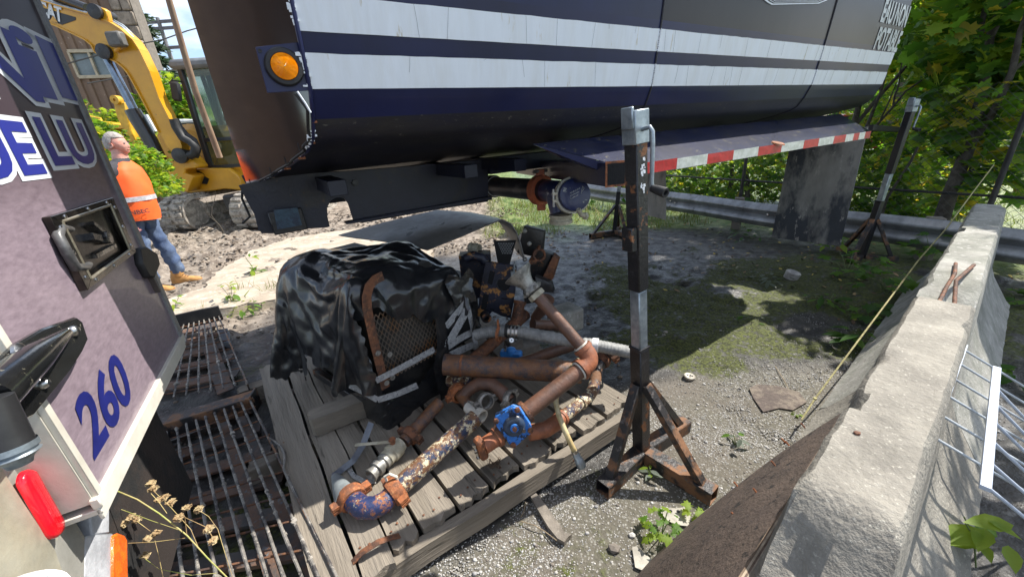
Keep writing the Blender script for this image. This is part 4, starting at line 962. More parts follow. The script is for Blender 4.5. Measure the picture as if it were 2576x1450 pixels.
mb = MB(); mb.box(Yd(1291, 690, 2.15), (.028, .02, .045)); mb.tube([Yd(1293, 682, 2.14), Yd(1295, 658, 2.14)], .005, 8); mb.lathe(Yd(1293, 676, 2.14), Z, [(0, .012), (.006, .012)], 10, cap=True); obj('latch_bolt', mb, galv, pump)
for k, (pts, mm, yy) in enumerate([(((1318, 568), (1368, 582), (1362, 650), (1300, 636)), black_steel, 2.62), (((1340, 625), (1392, 640), (1368, 700), (1330, 700)), black_rust, 2.5), (((1392, 640), (1405, 652), (1388, 705), (1365, 696)), rust, 2.48), (((1345, 695), (1385, 712), (1392, 735), (1352, 735)), black_steel, 2.42), (((1310, 700), (1352, 705), (1352, 760), (1320, 765)), dark, 2.45)]):
    mb = MB(); mb.prism([Yd(*q, yy) for q in pts], Vector((.02, .05, 0))); obj('mounting_plate', mb, mm, pump, bevel=.003)
mb = MB(); a0 = Yd(1358, 617, 2.45); a1 = Yd(1334, 655, 2.42); mb.lathe(Yd(1355, 640, 2.43), Vector((.2, -1, .1)), [(0, .03), (0, .045), (.02, .045), (.02, .03), (0, .03)], 20); mb.beam(a0, a1, .02, .015); mb.box(Yd(1340, 658, 2.41), (.05, .02, .03)); obj('clamp_bracket', mb, rust, pump, bevel=.002)
for q in ((1333, 612), (1322, 651), (1322, 580)): mb = MB(); mb.lathe(Yd(*q, 2.38), Vector((-.5, -1, 0)), [(0, .013), (.018, .013), (.024, .004)], 12, cap=True); obj('plate_bolt', mb, alu, pump)

# ---------------------------------------------------------------- pipes and fittings heaped on the pallet
def coupling(mb, c, ax, r, w=.045, ears=True, t=.014):
    ax = Vector(ax).normalized(); mb.lathe(c - ax * w / 2, ax, [(0, r), (0, r + t * .7), (w * .2, r + t), (w * .8, r + t), (w, r + t * .7), (w, r)], 24)
    if ears:
        e = ax.cross(Z).normalized()
        for s in (1, -1):
            for k in (1, -1): mb.beam(c + e * s * (r + t * .6) + ax.cross(e) * .010 * k, c + e * s * (r + t + .024) + ax.cross(e) * .010 * k, w * .75, .013, upv=ax.cross(e))
def bolt(mb, c, ax, L=.06, r=.006): ax = Vector(ax).normalized(); mb.lathe(Vector(c) - ax * L / 2, ax, [(0, r * 1.7), (r * 1.4, r * 1.7), (r * 1.4, r), (L - r * 2, r), (L - r * 2, r * 1.7), (L, r * 1.7), (L, .0001)], 8)
PG = 'pipework heaped on the pallet'
# big patchy pipe
a, b = P(1118, 916, .42), P(1462, 936, .36); R1 = .055
t = thing('steel_pipe', 'thick rust and black pipe lying level across the middle of the pallet', 'pipe', a, PG)
mb = MB(); mb.tube([a.lerp(b, f) for f in np.linspace(0, 1, 8)], R1, 32); obj('pipe_body', mb, rust_blue, t)
mb = MB(); c = a.lerp(b, .13); mb.ring(c, b - a, R1 - .002, R1 + .0018, .012, 32); obj('weld_band', mb, orange_rust, t)
# brown pipe with bell, elbow, second leg
e_ = P(1492, 905, .52); top = P(1350, 742, .80); v = P(1322, 1036, .40)
t = thing('elbow_pipe', 'brown iron pipe bent at an orange elbow with a grey bell mouth at its top', 'pipe', e_, PG)
d1 = (e_ - top).normalized(); d2 = (v - e_).normalized()
mb = MB(); mb.tube([top, e_ - d1 * .06], .028, 24); obj('pipe_body', mb, rust_pipe, t)
mb = MB(); mb.tube([e_ + d2 * .06, v], .036, 28); obj('pipe_body', mb, rust_pipe, t)
mb = MB(); pts = [e_ - d1 * .075]; 
for f in np.linspace(0, 1, 9): pts.append((e_ - d1 * .055).lerp(e_, f).lerp(e_.lerp(e_ + d2 * .055, f), f))
pts.append(e_ + d2 * .075); mb.tube(pts, [.040] * 2 + [.042] * 8 + [.045], 28); mb.ring(e_ - d1 * .07, d1, .036, .046, .018, 28); mb.ring(e_ + d2 * .07, d2, .040, .051, .018, 28); obj('elbow', mb, orange_elbow, t, smooth=50)
mb = MB(); mb.ring(e_ - d1 * .085, d1, .030, .036, .008, 28); mb.ring(e_ + d2 * .086, d2, .037, .044, .006, 28); obj('thread_seal', mb, pm('pipe dope white', (.55, .52, .45), s=30, rough=.8), t)
bd = -d1; b0 = top - d1 * .0
mb = MB(); mb.lathe(b0, bd, [(-.012, .034), (-.01, .041), (.012, .041), (.016, .036)], 6); obj('hex_nut', mb, dusty_brass, t)
mb = MB(); mb.lathe(b0 + bd * .02, bd, [(0, .035), (.005, .043), (.022, .043), (.027, .038), (.034, .037)], 24)
for k in range(6): an = k * math.pi / 3; e1_ = bd.cross(Z).normalized(); e2_ = bd.cross(e1_); mb.box(b0 + bd * .033 + (e1_ * math.cos(an) + e2_ * math.sin(an)) * .044, (.014, .014, .014))
mb.lathe(b0 + bd * .055, bd, [(-.004, .033), (.02, .036), (.05, .052), (.075, .073), (.082, .076), (.084, .073), (.07, .062), (.04, .04), (.0, .02)], 36); obj('bell_mouth', mb, alu, t, smooth=50)
# blue gate valve on the end of the brown pipe
vc_ = P(1296, 1070, .37); ax = -d2; 
t = thing('blue_valve', 'chipped blue square valve facing the camera at the end of the brown pipe', 'valve', vc_, PG)
cr_ = [(1236, 1053), (1303, 1018), (1344, 1082), (1290, 1128)]
fn = (EYE - vc_).normalized(); fn = (fn + Vector((0, 0, .25))).normalized()
cp = [Dp(x, y, (vc_ - EYE).dot(fw) - .055 + (-.012 if i in (0, 1) else .012)) for i, (x, y) in enumerate(cr_)]
blue_m = pm('chipped bright blue paint', (.03, .16, .50), (.012, .022, .05), (.3, .32, .33), s=30, t=.53, w=.04, s3=45, t3=.64, rough=.45, bump=.3)
cc = sum(cp, Vector()) / 4; nn = (cp[1] - cp[0]).cross(cp[2] - cp[1]).normalized(); nn = nn if nn.dot(EYE - cc) > 0 else -nn
hexo = []
for i in range(4):
    p, q, w_ = cp[i], cp[(i + 1) % 4], cp[(i - 1) % 4]; hexo += [p.lerp(w_, .16), p.lerp(q, .16)]
mb = MB(); mb.prism([p - nn * .012 for p in hexo], nn * .014); mb.prism([p - nn * .032 for p in hexo], nn * .014); obj('bonnet_plate', mb, blue_m, t, bevel=.002)
mb = MB(); mb.lathe(cc + nn * .002, nn, [(0, .046), (.004, .044), (.012, .036), (.014, .024), (.014, .0001)], 32); obj('bonnet_dome', mb, pm('worn black dome', (.012, .016, .024), (.03, .05, .09), (.3, .3, .3), s=12, s3=26, t3=.66, rough=.35, bump=.2), t)
mb = MB(); mb.lathe(cc + nn * .014, nn, [(0, .018), (.008, .017), (.009, .010)], 20); obj('gland', mb, blue_m, t)
mb = MB(); mb.lathe(cc + nn * .020, nn, [(0, .010), (.016, .0095), (.016, .0001)], 4); obj('stem', mb, orange_rust, t, bevel=.001)
for i in range(4): mb = MB(); mb.lathe(cp[i].lerp(cc, .20) + nn * .002, nn, [(0, .012), (.009, .012), (.010, .0095), (.010, .0001)], 6); obj('bolt', mb, rust, t)
mb = MB(); mb.lathe(cc - nn * .09, nn, [(0, .03), (.01, .05), (.06, .052)], 24); mb.tube([cc - nn * .06, v.lerp(cc - nn * .05, .4), v], .040, 24); mb.ring(v + d2 * .0, d2, .036, .050, .018, 30); l0 = P(1252, 1098, .33); l1 = P(1216, 1122, .32); mb.tube([cc - nn * .07, l0], .040, 20); obj('valve_body', mb, rust, t)
mb = MB(); ld = (l1 - l0).normalized(); mb.tube([l0 - ld * .03, l1], .034, 24); mb.ring(l0, ld, .034, .042, .02, 24); obj('pipe_stub', mb, orange_elbow, t)
mb = MB(); up_l = (Z - ld * Z.dot(ld)).normalized(); fro = ld.cross(up_l); mb.box(l1 + fro * .0 + ld * .012, (.034, .05, .105), Matrix((ld, fro, up_l)).transposed()); obj('clamp_housing', mb, orange_rust, t, bevel=.008)
for k in (-1, 1): mb = MB(); bolt(mb, l1 + ld * .034 + up_l * .022 * k, up_l, .036, .0055); obj('clamp_bolt', mb, steel, t)
mb = MB(); tgl = P(1316, 1090, .39); mb.lathe(cc + nn * .014 + (cp[2] - cc) * .45, nn, [(0, .009), (.012, .008), (.012, .0001)], 10); obj('bleed_plug', mb, steel, t)
# elbow + painted pipe running back under the brown pipe
t = thing('painted_pipe', 'patchy cream and black pipe with elbows curving along the right edge of the pallet', 'pipe', P(1400, 1060, .2), PG)
pp_ = [P(1330, 1088, .24), P(1372, 1080, .235), P(1400, 1062, .23), P(1412, 1050, .228)]
mb = MB(); mb.tube(pp_, .036, 24); mb.ring(pp_[-1], pp_[-1] - pp_[-2], .034, .040, .016); obj('elbow', mb, orange_elbow, t, smooth=50)
pq = [P(1408, 1053, .228), P(1440, 1030, .225), P(1466, 1008, .225)]
mb = MB(); mb.tube(pq, .030, 24); obj('pipe_body', mb, rust_cream, t)
pr_ = [P(1462, 1012, .225), P(1480, 998, .225), P(1492, 980, .228), P(1496, 960, .235)]
mb = MB(); mb.tube(pr_, .031, 24); mb.ring(pr_[-1], Z + Vector((.1, .4, 0)), .03, .036, .012); mb.ring(pr_[0], pr_[1] - pr_[0], .03, .035, .012); obj('elbow', mb, rust_cream, t, smooth=50)
ps = [P(1496, 962, .235), P(1502, 925, .27), P(1520, 900, .30), P(1543, 886, .33)]
mb = MB(); mb.tube(ps, .032, 24); obj('pipe_body', mb, black_rust2, t)
mb = MB(); coupling(mb, P(1540, 888, .33), ps[-1] - ps[-2], .034); obj('coupling', mb, rust, t)
mb = MB(); bolt(mb, P(1545, 872, .40), Vector((.9, -.3, -.2)), .055); obj('coupling_bolt', mb, steel, t)
mb = MB(); coupling(mb, P(1515, 905, .29), ps[2] - ps[1], .033, ears=False); obj('coupling', mb, rust, t)
# cream hose
t = thing('cream_hose', 'thin yellowed plastic hose hanging over the pallet edge with a grey nozzle', 'hose', P(1425, 1090, .25), PG)
hp = [P(1455, 905, .47), P(1435, 928, .46), P(1412, 955, .42), P(1400, 985, .38), P(1398, 1010, .34), P(1406, 1045, .30), P(1420, 1080, .26), P(1436, 1115, .20), P(1449, 1142, .15)]
mb = MB(); mb.tube(hp, .0125, 14); obj('hose_body', mb, pm('yellowed hose', (.52, .43, .24), (.42, .32, .15), s=12, rough=.4, bump=.1), t, smooth=60)
mb = MB(); mb.lathe(hp[-1], hp[-1] - hp[-2], [(-.01, .014), (0, .017), (.02, .017), (.024, .02), (.05, .022), (.065, .02), (.065, .01)], 16); obj('nozzle', mb, galv, t)
mb = MB(); mb.ring(hp[-1].lerp(hp[-2], .25), hp[-1] - hp[-2], .0125, .016, .012); obj('hose_clamp', mb, steel, t)
# grey suction hose
t = thing('suction_hose', 'ribbed grey suction hose running sideways behind the brown pipe to the jack', 'hose', P(1350, 845, .45), PG)
hs_ = [P(1196, 842, .50), P(1230, 834, .52), P(1266, 831, .53), P(1315, 835, .53), P(1400, 851, .51), P(1486, 866, .49), P(1540, 876, .46), P(1600, 888, .42)]
sm = []
for i in range(len(hs_) - 1):
    for j in range(26): sm.append(hs_[i].lerp(hs_[i + 1], j / 26))
mb = MB(); mb.tube(sm, [.031 + .0012 * math.sin(i * 1.57) for i in range(len(sm))], 20); obj('hose_body', mb, pm('grey ribbed hose', (.235, .235, .225), (.17, .17, .165), (.10, .10, .10), s=14, s3=10, t3=.67, rough=.6, bump=.3), t, smooth=60)
hd = (hs_[3] - hs_[2]).normalized()
for k, (f, mm) in enumerate(((0.06, rubber), (.22, steel), (.42, steel), (.6, steel))): mb = MB(); mb.ring(hs_[2].lerp(hs_[3], f + .15), hd, .031, .035 if k == 0 else .0345, .014 if k == 0 else .011, 24); obj('hose_band', mb, mm, t)
mb = MB(); bolt(mb, hs_[2].lerp(hs_[3], .5) - Z * .045, hd, .04); mb.ring(P(1287, 855, .50), EYE - P(1287, 855, .5), .004, .012, .01, 16); obj('band_screw', mb, steel, t)
cb = P(1255, 840, .52); mb = MB(); mb.ring(cb, hd, .031, .039, .016, 24); mb.beam(cb + Z * .035, cb + Z * .085, .012, .012); obj('rusty_clamp', mb, orange_rust, t)
cb = P(1498, 868, .485); mb = MB(); mb.ring(cb, hd, .031, .037, .03, 24); obj('white_band', mb, pm('white cable tie band', (.66, .66, .64), s=9, rough=.5), t); mb = MB(); mb.ring(cb - hd * .05, hd, .031, .036, .03, 24); obj('rubber_sleeve', mb, rubber, t)
# rusty pipe with open tee, behind
t = thing('tee_pipe', 'rusty pipe with an open tee end rising behind the grey hose', 'pipe', P(1240, 870, .38), PG)
a = P(1190, 905, .36); b = P(1322, 790, .44); mb = MB(); mb.tube([a, b], .036, 24); obj('pipe_body', mb, rust, t)
c = a.lerp(b, .80); up2 = P(1308, 758, .54); dd = (up2 - c).normalized(); mb = MB(); mb.tube([c, up2 - dd * .012], .034, 24, cap=False); mb.ring(up2 - dd * .005, dd, .026, .040, .02, 24); mb.ring(up2 - dd * .03, dd, .02, .034, .001, 24); obj('tee_branch', mb, rust, t)
mb = MB(); mb.lathe(up2 - dd * .02, dd, [(0, .0001), (0, .03)], 20); obj('dark_bore', mb, MC['dark inside'], t)
t = thing('rusty_pipe', 'dark brown pipe slanting behind the thick level pipe near the centre', 'pipe', P(1360, 890, .3), PG)
mb = MB(); mb.tube([P(1300, 915, .28), P(1440, 868, .32)], .033, 24); obj('pipe_body', mb, rust_pipe, t)
t = thing('pipe_elbow', 'rusty rounded elbow just behind the bell mouth of the brown pipe', 'pipe fitting', P(1378, 770, .4), PG)
mb = MB(); mb.tube([P(1345, 800, .42), P(1370, 770, .52), P(1378, 750, .58)], [.03, .04, .042], 20); mb.tube([P(1340, 815, .40), P(1420, 818, .32)], .036, 20); obj('elbow', mb, rust_pipe, t)
# lower left group: long painted pipe with elbow and cone
t = thing('long_painted_pipe', 'long pipe with peeling cream, blue and rust paint and a blue elbow in front', 'pipe', P(1000, 1220, .2), PG)
a = P(1196, 1050, .30); b = P(1005, 1222, .222); mb = MB(); mb.tube([a.lerp(b, f) for f in np.linspace(0, 1, 8)], .0395, 32); obj('pipe_body', mb, rust_cream, t)
dd = (b - a).normalized(); c1 = P(988, 1240, .22)
el = [c1 + dd * .01, P(968, 1262, .215), P(940, 1276, .212), P(912, 1276, .212), P(893, 1262, .214), P(884, 1250, .216)]
mb = MB(); coupling(mb, b.lerp(c1, .6), dd, .041, .05); obj('coupling', mb, orange_rust, t)
mb = MB(); mb.tube(el, [.037, .040, .041, .041, .040, .038], 28); obj('elbow', mb, pm('chipped blue elbow', (.018, .03, .095), (.27, .10, .035), (.42, .38, .25), nrough=.8, s=24, t=.53, w=.06, s3=34, t3=.62, rough=.4, rough2=.7, bump=.4), t, smooth=60)
mb = MB(); e2d = (el[-1] - el[-2]).normalized(); coupling(mb, el[-1], e2d, .040, .045); obj('coupling', mb, orange_rust, t)
mb = MB(); o_ = b.lerp(c1, .4) + Z * .06; mb.tube([o_ + Vector((-.03, 0, -.02)), o_ + Vector((-.035, 0, .01)), o_ + Vector((-.015, 0, .022)), o_ + Vector((0.01, 0, 0.005)), o_ + Vector((.01, 0, -.03))], .0055, 8); obj('locking_ring', mb, pm('dirty cream ring', (.5, .47, .4), rough=.6), t)
cn_ = pm('grey rubber cone', (.20, .225, .23), (.15, .165, .17), s=8, rough=.6, bump=.15)
a = P(843, 1196, .19); b = P(872, 1252, .215)
mb = MB(); mb.lathe(a, b - a, [(0, .004), (.005, .018), ((b - a).length, .046), ((b - a).length + .01, .046), ((b - a).length + .01, .001)], 24); o = obj('rubber_cone', mb, cn_, label='grey rubber cone lying on the pallet against the coupling of the blue elbow', cat='cone')
# ball valve line
t = thing('ball_valve', 'dusty cream ball valve and cam fitting on a rusty pipe below the plastic wrap', 'valve', P(980, 1143, .2), PG)
a = P(1105, 1012, .26); b = P(1024, 1102, .22); dd = (b - a).normalized(); mb = MB(); mb.tube([a, b + dd * .02], .031, 24); obj('pipe_body', mb, rust_blue, t)
mb = MB(); coupling(mb, P(1032, 1094, .225), dd, .032, .04); obj('coupling', mb, rust, t)
c = P(1008, 1115, .215); e = P(932, 1196, .205); dv = (e - c); Lv = dv.length; dv.normalize(); q = Lv
mb = MB(); mb.lathe(c, dv, [(0, .026), (0, .034), (q * .10, .036), (q * .12, .042), (q * .34, .042), (q * .37, .036), (q * .48, .036), (q * .5, .032)], 20); obj('valve_body', mb, dusty_brass, t, smooth=30)
mb = MB(); mb.lathe(c, dv, [(q * .5, .030), (q * .52, .035), (q * .60, .035), (q * .62, .027), (q * .7, .027), (q * .72, .035), (q * .82, .035), (q * .84, .026), (q * .88, .026), (q * 1.0, .032), (q * 1.01, .027), (q * .9, .018)], 24); obj('cam_adapter', mb, alu, t, smooth=30)
h0 = c + dv * q * .22 + Z * .05; mb = MB(); mb.beam(h0, P(893, 1118, .27), .016, .006); obj('valve_handle', mb, dusty_brass, t, bevel=.002); mb = MB(); mb.lathe(h0 - Z * .015, Z, [(0, .012), (.02, .012), (.022, .016), (.03, .016), (.03, .001)], 6); obj('handle_nut', mb, orange_rust, t)
# bent pipe with camlock and clamps
t = thing('return_bend', 'rusty return bend with a pale camlock socket in front of the thick pipe', 'pipe fitting', P(1220, 985, .3), PG)
rb = [P(1162, 1000, .27), P(1180, 978, .31), P(1208, 963, .34), P(1240, 967, .34), P(1264, 986, .32), P(1280, 1008, .29)]
mb = MB(); mb.tube(rb, .033, 24); obj('bend', mb, rust_pipe, t, smooth=60)
mb = MB(); c = P(1150, 985, .28); s_d = (P(1198, 1038, .27) - c).normalized(); mb.ring(c, s_d, .02, .055, .02, 8); coupling(mb, c + s_d * .02, s_d, .035, .03); obj('flange', mb, orange_rust, t)
mb = MB(); mb.tube([c, P(1182, 1022, .27)], .026, 20); obj('neck', mb, rust_blue, t)
c = P(1178, 1022, .27); e = P(1214, 1047, .265); dv = (e - c).normalized(); q = (e - c).length
mb = MB(); mb.lathe(c, dv, [(-.005, .02), (0, .031), (q * .25, .033), (q * .3, .030), (q * .7, .030), (q * .8, .034), (q, .034), (q, .026), (q * .4, .025), (q * .4, .0001)], 28); obj('camlock_socket', mb, pm('pale cast socket', (.60, .57, .5), (.48, .46, .41), s=16, rough=.55, bump=.2), t, smooth=35)
mb = MB(); e1_ = dv.cross(Z).normalized(); mb.tube([c + dv * q * .7 + Z * .034, c + dv * q * .3 + Z * .04, c + dv * q * .05 + Z * .036], .005, 8); mb.tube([c + dv * q * .7 + e1_ * .034, c + dv * q * .3 + e1_ * .04], .005, 8); obj('cam_lever', mb, alu, t)
for (x, y, z, nm) in ((1222, 1008, .30, 'loose aluminium coupling clamp beside the camlock socket'), (1283, 1003, .30, 'grey aluminium clamp on the open end of the return bend')):
    c = P(x, y, z); axx = (Vector((.75, -.45, .2)) if x > 1250 else Vector((.5, -.7, .3))).normalized(); mb = MB(); coupling(mb, c, axx, .032, .034, t=.012); o = obj('pipe_clamp', mb, alu, label=nm, cat='clamp', group='loose pipe clamps', bevel=.001)
    
t = thing('blue_valve', 'small bright blue valve body half hidden behind the thick level pipe', 'valve', P(1285, 888, .28), PG)
mb = MB(); c = P(1286, 890, .30); mb.box(c, (.13, .05, .045), Matrix.Rotation(-.3, 3, 'Z')); mb.lathe(c, Z, [(0, .03), (.03, .03), (.045, .02), (.045, .0001)], 12); obj('valve_body', mb, pm('bright blue paint', (.03, .2, .55), s=14, rough=.45, bump=.15), t, bevel=.008)
mb = MB(); bolt(mb, P(1272, 876, .34), Z, .03, .006); obj('bolt', mb, steel, t)
mb = MB(); mb.box(P(1422, 800, .30), (.20, .17, .16), Matrix.Rotation(.5, 3, 'Z')); obj('concrete_block', mb, concrete2, bevel=.012, label='pale concrete block behind the hose and the dark elbow', cat='block')
mb = MB(); mb.box(P(1290, 872, .2), (.30, .2, .05), Matrix.Rotation(.45, 3, 'Z')); mb.box(P(1292, 862, .25), (.1, .08, .06), Matrix.Rotation(.6, 3, 'Z')); o = obj('timber_offcut', mb, wood, bevel=.004, label='grey timber offcut lying under the suction hose', cat='timber')
t = thing('flanged_elbow', 'rust flaked flange fitting tucked under the thick pipe beside the plastic', 'pipe fitting', P(1180, 960, .3), PG)
mb = MB(); mb.tube([P(1130, 955, .28), P(1170, 960, .29), P(1190, 985, .26)], .034, 20); mb.ring(P(1185, 955, .3), Vector((1, -.3, .1)), .02, .05, .016, 6); obj('fitting', mb, rust_cream, t)
# rusty banding strap on the corner
mb = MB(); pts = [P(848, 1460, .12), P(880, 1420, .16), P(910, 1388, .19), P(950, 1362, .20), P(985, 1350, .19), P(1006, 1345, .175)]; rows = []
for i, p in enumerate(pts): rows.append([p + E2_ * .012, p - E2_ * .012]); 
mb.grid(rows); mb.grid([[p - Z * .002 for p in r_] for r_ in rows]); obj('banding_strap', mb, rust, smooth=60, label='rusty steel banding strap curling over the near corner of the pallet', cat='strap')
mb = MB(); rows = [[P(1340 + 10 * i, 1183 - 3 * i, .05 + .004 * i) for i in range(12)], [P(1345 + 10 * i, 1172 - 4 * i + 6, .075 + .004 * i) for i in range(12)]]
rows = [[P(x, y, z), P(x, y + 9, z - .012)] for x, y, z in ((1392, 1178, .06), (1415, 1160, .08), (1440, 1150, .09), (1460, 1145, .10), (1463, 1152, .09))]
mb.grid(rows); mb.grid([[p - Z * .003 for p in r_] for r_ in rows]); obj('rusty_band', mb, rust, smooth=60, label='short rusty metal band under the nozzle of the cream hose', cat='metal band')
# ---------------------------------------------------------------- concrete road barrier
BU = az(37.5); BN = az(127.5); BO = BN * .037
def bp(u, n, z): return BO + BU * u + BN * n + Z * z
def b_un(p): q = p - BO; return q.dot(BU), q.dot(BN)
uN = b_un(P(2120, 1290, .8))[0] - .11; uB = b_un(P(2345, 745, .8))[0]; uE = b_un(P(2495, 513, .8))[0]
barrier = thing('concrete_barrier', 'long pale concrete road barrier with a chipped top and rusty rebar on the right', 'barrier', bp((uN + uE) / 2, 0, 0))
bprof = [(.28, -.02), (.282, .07), (.255, .10), (.155, .27), (.125, .34), (.098, .6), (.082, .78), (.070, .80)]
def bsec(u, k, chip=0.0, jit=0.0, seed=0, topcut=0.0):
    pts = []
    sec = [(n, z) for n, z in bprof] 
    nt_ = [(n_, .80) for n_ in np.linspace(.05, -.05, 5)]
    full_ = sec + nt_ + [(-n, z) for n, z in reversed(bprof)]
    for i, (n, z) in enumerate(full_):
        q = Vector((u * 9, n * 20 + seed, z * 9)); j = mn.noise(q * 1.6) * .004 + mn.noise(q * 4) * .002
        edge_ = 1 if .76 < z < .801 and abs(n) > .06 else 0
        ch = edge_ * max(0, mn.noise(Vector((u * 7 + 5, (1 if n > 0 else -1) * 7.0, seed))) + .4 * mn.noise(Vector((u * 40, n * 9, seed))) - (.22 if n > 0 else .3)) * .06
        z2 = z
        pts.append(bp(u, n * (1 - .0) + (j - (ch if n > 0 else -ch) * 1.0) , min(z2, .8 - topcut) + j * .5 - ch * .7))
    return pts
mb = MB(); us = list(np.arange(uN + .16, uB - .02, .035)); rows = [bsec(u, 0, seed=1) for u in us]
# near end: top bites off in a broken slope
c_ = []
for f, drop, inn_ in ((0.0, .14, .0), (.045, .11, .0), (.09, .05, .0), (.13, .015, 0)):
    s_ = bsec(uN + f, 0, seed=1); c_.append([Vector((p.x, p.y, min(p.z, .80 - drop - .03 * mn.noise(p * 14) - (.05 * max(0, (b_un(p)[1]) * 6) if f < .1 else 0)))) for p in s_])
rows = c_ + rows
# far end of the near part: broken notch that shows the bars
for f, drop in ((0.0, .012), (.03, .07), (.06, .10)):
    s_ = bsec(uB + f, 0, seed=1); rows.append([Vector((p.x, p.y, min(p.z, .80 - drop * (1 if b_un(p)[1] > -.03 else 1.25) - .02 * mn.noise(p * 16)))) for p in s_])
mb.grid(rows); mb.poly(rows[0]); mb.poly(rows[-1]); 
obj('barrier_section', mb, concrete, barrier, smooth=35)
mb = MB(); rows = []
for f, drop in ((.065, .09), (.12, .06), (.2, .03), (.26, .014)):
    s_ = bsec(uB + f, 0, seed=4); rows.append([Vector((p.x, p.y, min(p.z, .80 - drop * (.4 if b_un(p)[1] > 0 else 1.3) - .02 * mn.noise(p * 15)))) for p in s_])
rows += [bsec(u, 0, seed=4) for u in np.arange(uB + .32, uE + .02, .05)]; mb.grid(rows); mb.poly(rows[0]); mb.poly(rows[-1]); obj('barrier_section', mb, concrete2, barrier, smooth=35)
for pts in ([P(2358, 768, .775), P(2383, 718, .79), P(2402, 688, .815), P(2404, 662, .81)], [P(2401, 766, .775), P(2403, 728, .80), P(2405, 705, .82), P(2425, 688, .83), P(2450, 666, .815)]):
    mb = MB(); mb.tube(pts, .0068, 8); obj('rebar', mb, rust, barrier, smooth=50)
mb = MB(); 
for k in range(70):
    u = uN + .05 + rnd.random() * .3; mb.box(bp(u, (rnd.random() - .3) * .12, .80 - .0 - max(0, .15 - (u - uN)) * .8), (.01 * rnd.random() + .003, .008, .006), Matrix.Rotation(rnd.random() * 3, 3, 'Z'))
pass
# plywood sheet leaning on it
a = P(2092, 1040, .60); n_a = b_un(a); A = bp(n_a[0], .105, .60); Bb = A - BU * 1.6
ga = P(1865, 1165, .02); gb = P(1655, 1450, .02)
g0 = bp(n_a[0] - .02, b_un(ga)[1], .02); 
mb = MB(); rows = []
nA = .108; 
for i in range(26):
    f = i / 25; u = n_a[0] - 1.5 * f; tb = bp(u, nA + .0, .62 - .004 * math.sin(f * 6)); lowp = bp(u, .40 + .035 * math.sin(f * 5) + .0 + .015 * mn.noise(Vector((u * 4, 0, 0))), .012)
    if i == 0: pass
    rows.append([lowp.lerp(tb, k / 10) + (BN + Z * .6) * (.018 * math.sin(k / 10 * 3.1) * math.sin(f * 4 + 1)) for k in range(11)])
# far end is cut on the slant
for k in range(11): rows[0][k] = rows[0][k] - BU * (.22 * (1 - k / 10))
for k in range(11): rows[1][k] = rows[1][k] - BU * (.17 * (1 - k / 10))
for k in range(11): rows[2][k] = rows[2][k] - BU * (.12 * (1 - k / 10))
for k in range(11): rows[3][k] = rows[3][k] - BU * (.06 * (1 - k / 10))
ply = thing('plywood_sheet', 'dark weathered plywood sheet leaning along the left side of the concrete barrier', 'plywood', rows[12][0])
plym = pm('dark weathered plywood', (.115, .082, .062), (.075, .055, .045), (.025, .02, .018), s=7, w=.4, s3=26, t3=.62, rough=.8, bump=.5, bs=60, stretch=(1, 1, 1))
mb.grid(rows); obj('face', mb, plym, ply, smooth=60)
for k, cc_ in enumerate(((.16, .11, .07), (.34, .27, .19), (.12, .08, .055), (.36, .3, .22), (.14, .1, .07))):
    off0, off1 = (-BN * .9 - Z * .2).normalized() * .0038 * k, (-BN * .9 - Z * .2).normalized() * .0038 * (k + 1)
    mb = MB(); mb.grid([[r_[-1] + off0 + Z * .001 for r_ in rows], [r_[-1] + off1 + Z * .001 for r_ in rows]]); mb.grid([[p + off0 for p in rows[0]], [p + off1 for p in rows[0]]])
    if k == 4: mb.grid([[p + off1 for p in r_] for r_ in rows])
    obj('ply_layer', mb, pm('ply layer %d' % k, cc_, tuple(c * .7 for c in cc_), s=30, rough=.85), ply, smooth=None)
for (x, y) in ((2025, 1075), (1985, 1120), (1975, 1112), (1950, 1170), (1905, 1240), (1855, 1222), (1850, 1300)):
    d = ray(x, y); best = None
    p = Wl(x, y, bp(0, .22, 0), 37.5); 
    # meet the sheet: plane through three of its points
    p0, p1, p2 = rows[8][0], rows[8][10], rows[20][5]; nn_ = (p1 - p0).cross(p2 - p0).normalized(); tt = tplane(d, p0, nn_); p = EYE + d * tt
    mb = MB(); mb.tube([p, p + (nn_ if nn_.z > 0 else -nn_) * .014 + Z * .004], .003, 6); obj('nail', mb, orange_rust, ply)
# white wire shelf rack
rack = thing('wire_rack', 'white coated wire rack tipped against the outer side of the concrete barrier', 'rack', P(2480, 1150, .2))
def flat(mb, a, b, w=.028, t=.010, upv=Z): mb.beam(a, b, w, t, upv=upv)
ra, rb_ = P(2425, 868, .62), P(2337, 1112, .62)
rc, rd_ = P(2507, 925, .66), P(2478, 1228, .66)
mb = MB(); flat(mb, ra, rb_, .020, .012); obj('rail', mb, white_wire, rack, bevel=.001)
mb = MB(); flat(mb, rc, rd_, .019, .012); obj('rail', mb, white_wire, rack, bevel=.001)
dirr = (P(2576, 1225, .45) - P(2360, 1098, .62)).normalized(); dirr2 = (P(2576, 1295, .50) - P(2478, 1215, .66)).normalized()
for i in range(6):
    f = .05 + i * .18; mb = MB(); s0 = rb_.lerp(ra, f); mb.tube([s0 - dirr * .004, s0 + dirr * .75], .0042, 8); obj('wire', mb, pm('grey white wire', (.42, .45, .48), s=8, rough=.45), rack)
for i in range(6):
    f = .03 + i * .155; mb = MB(); s0 = rd_.lerp(rc, f); mb.tube([s0 - dirr2 * .002 - Z * .005, s0 + dirr2 * .6 - Z * .005], .0046, 8); obj('wire', mb, white_wire, rack)
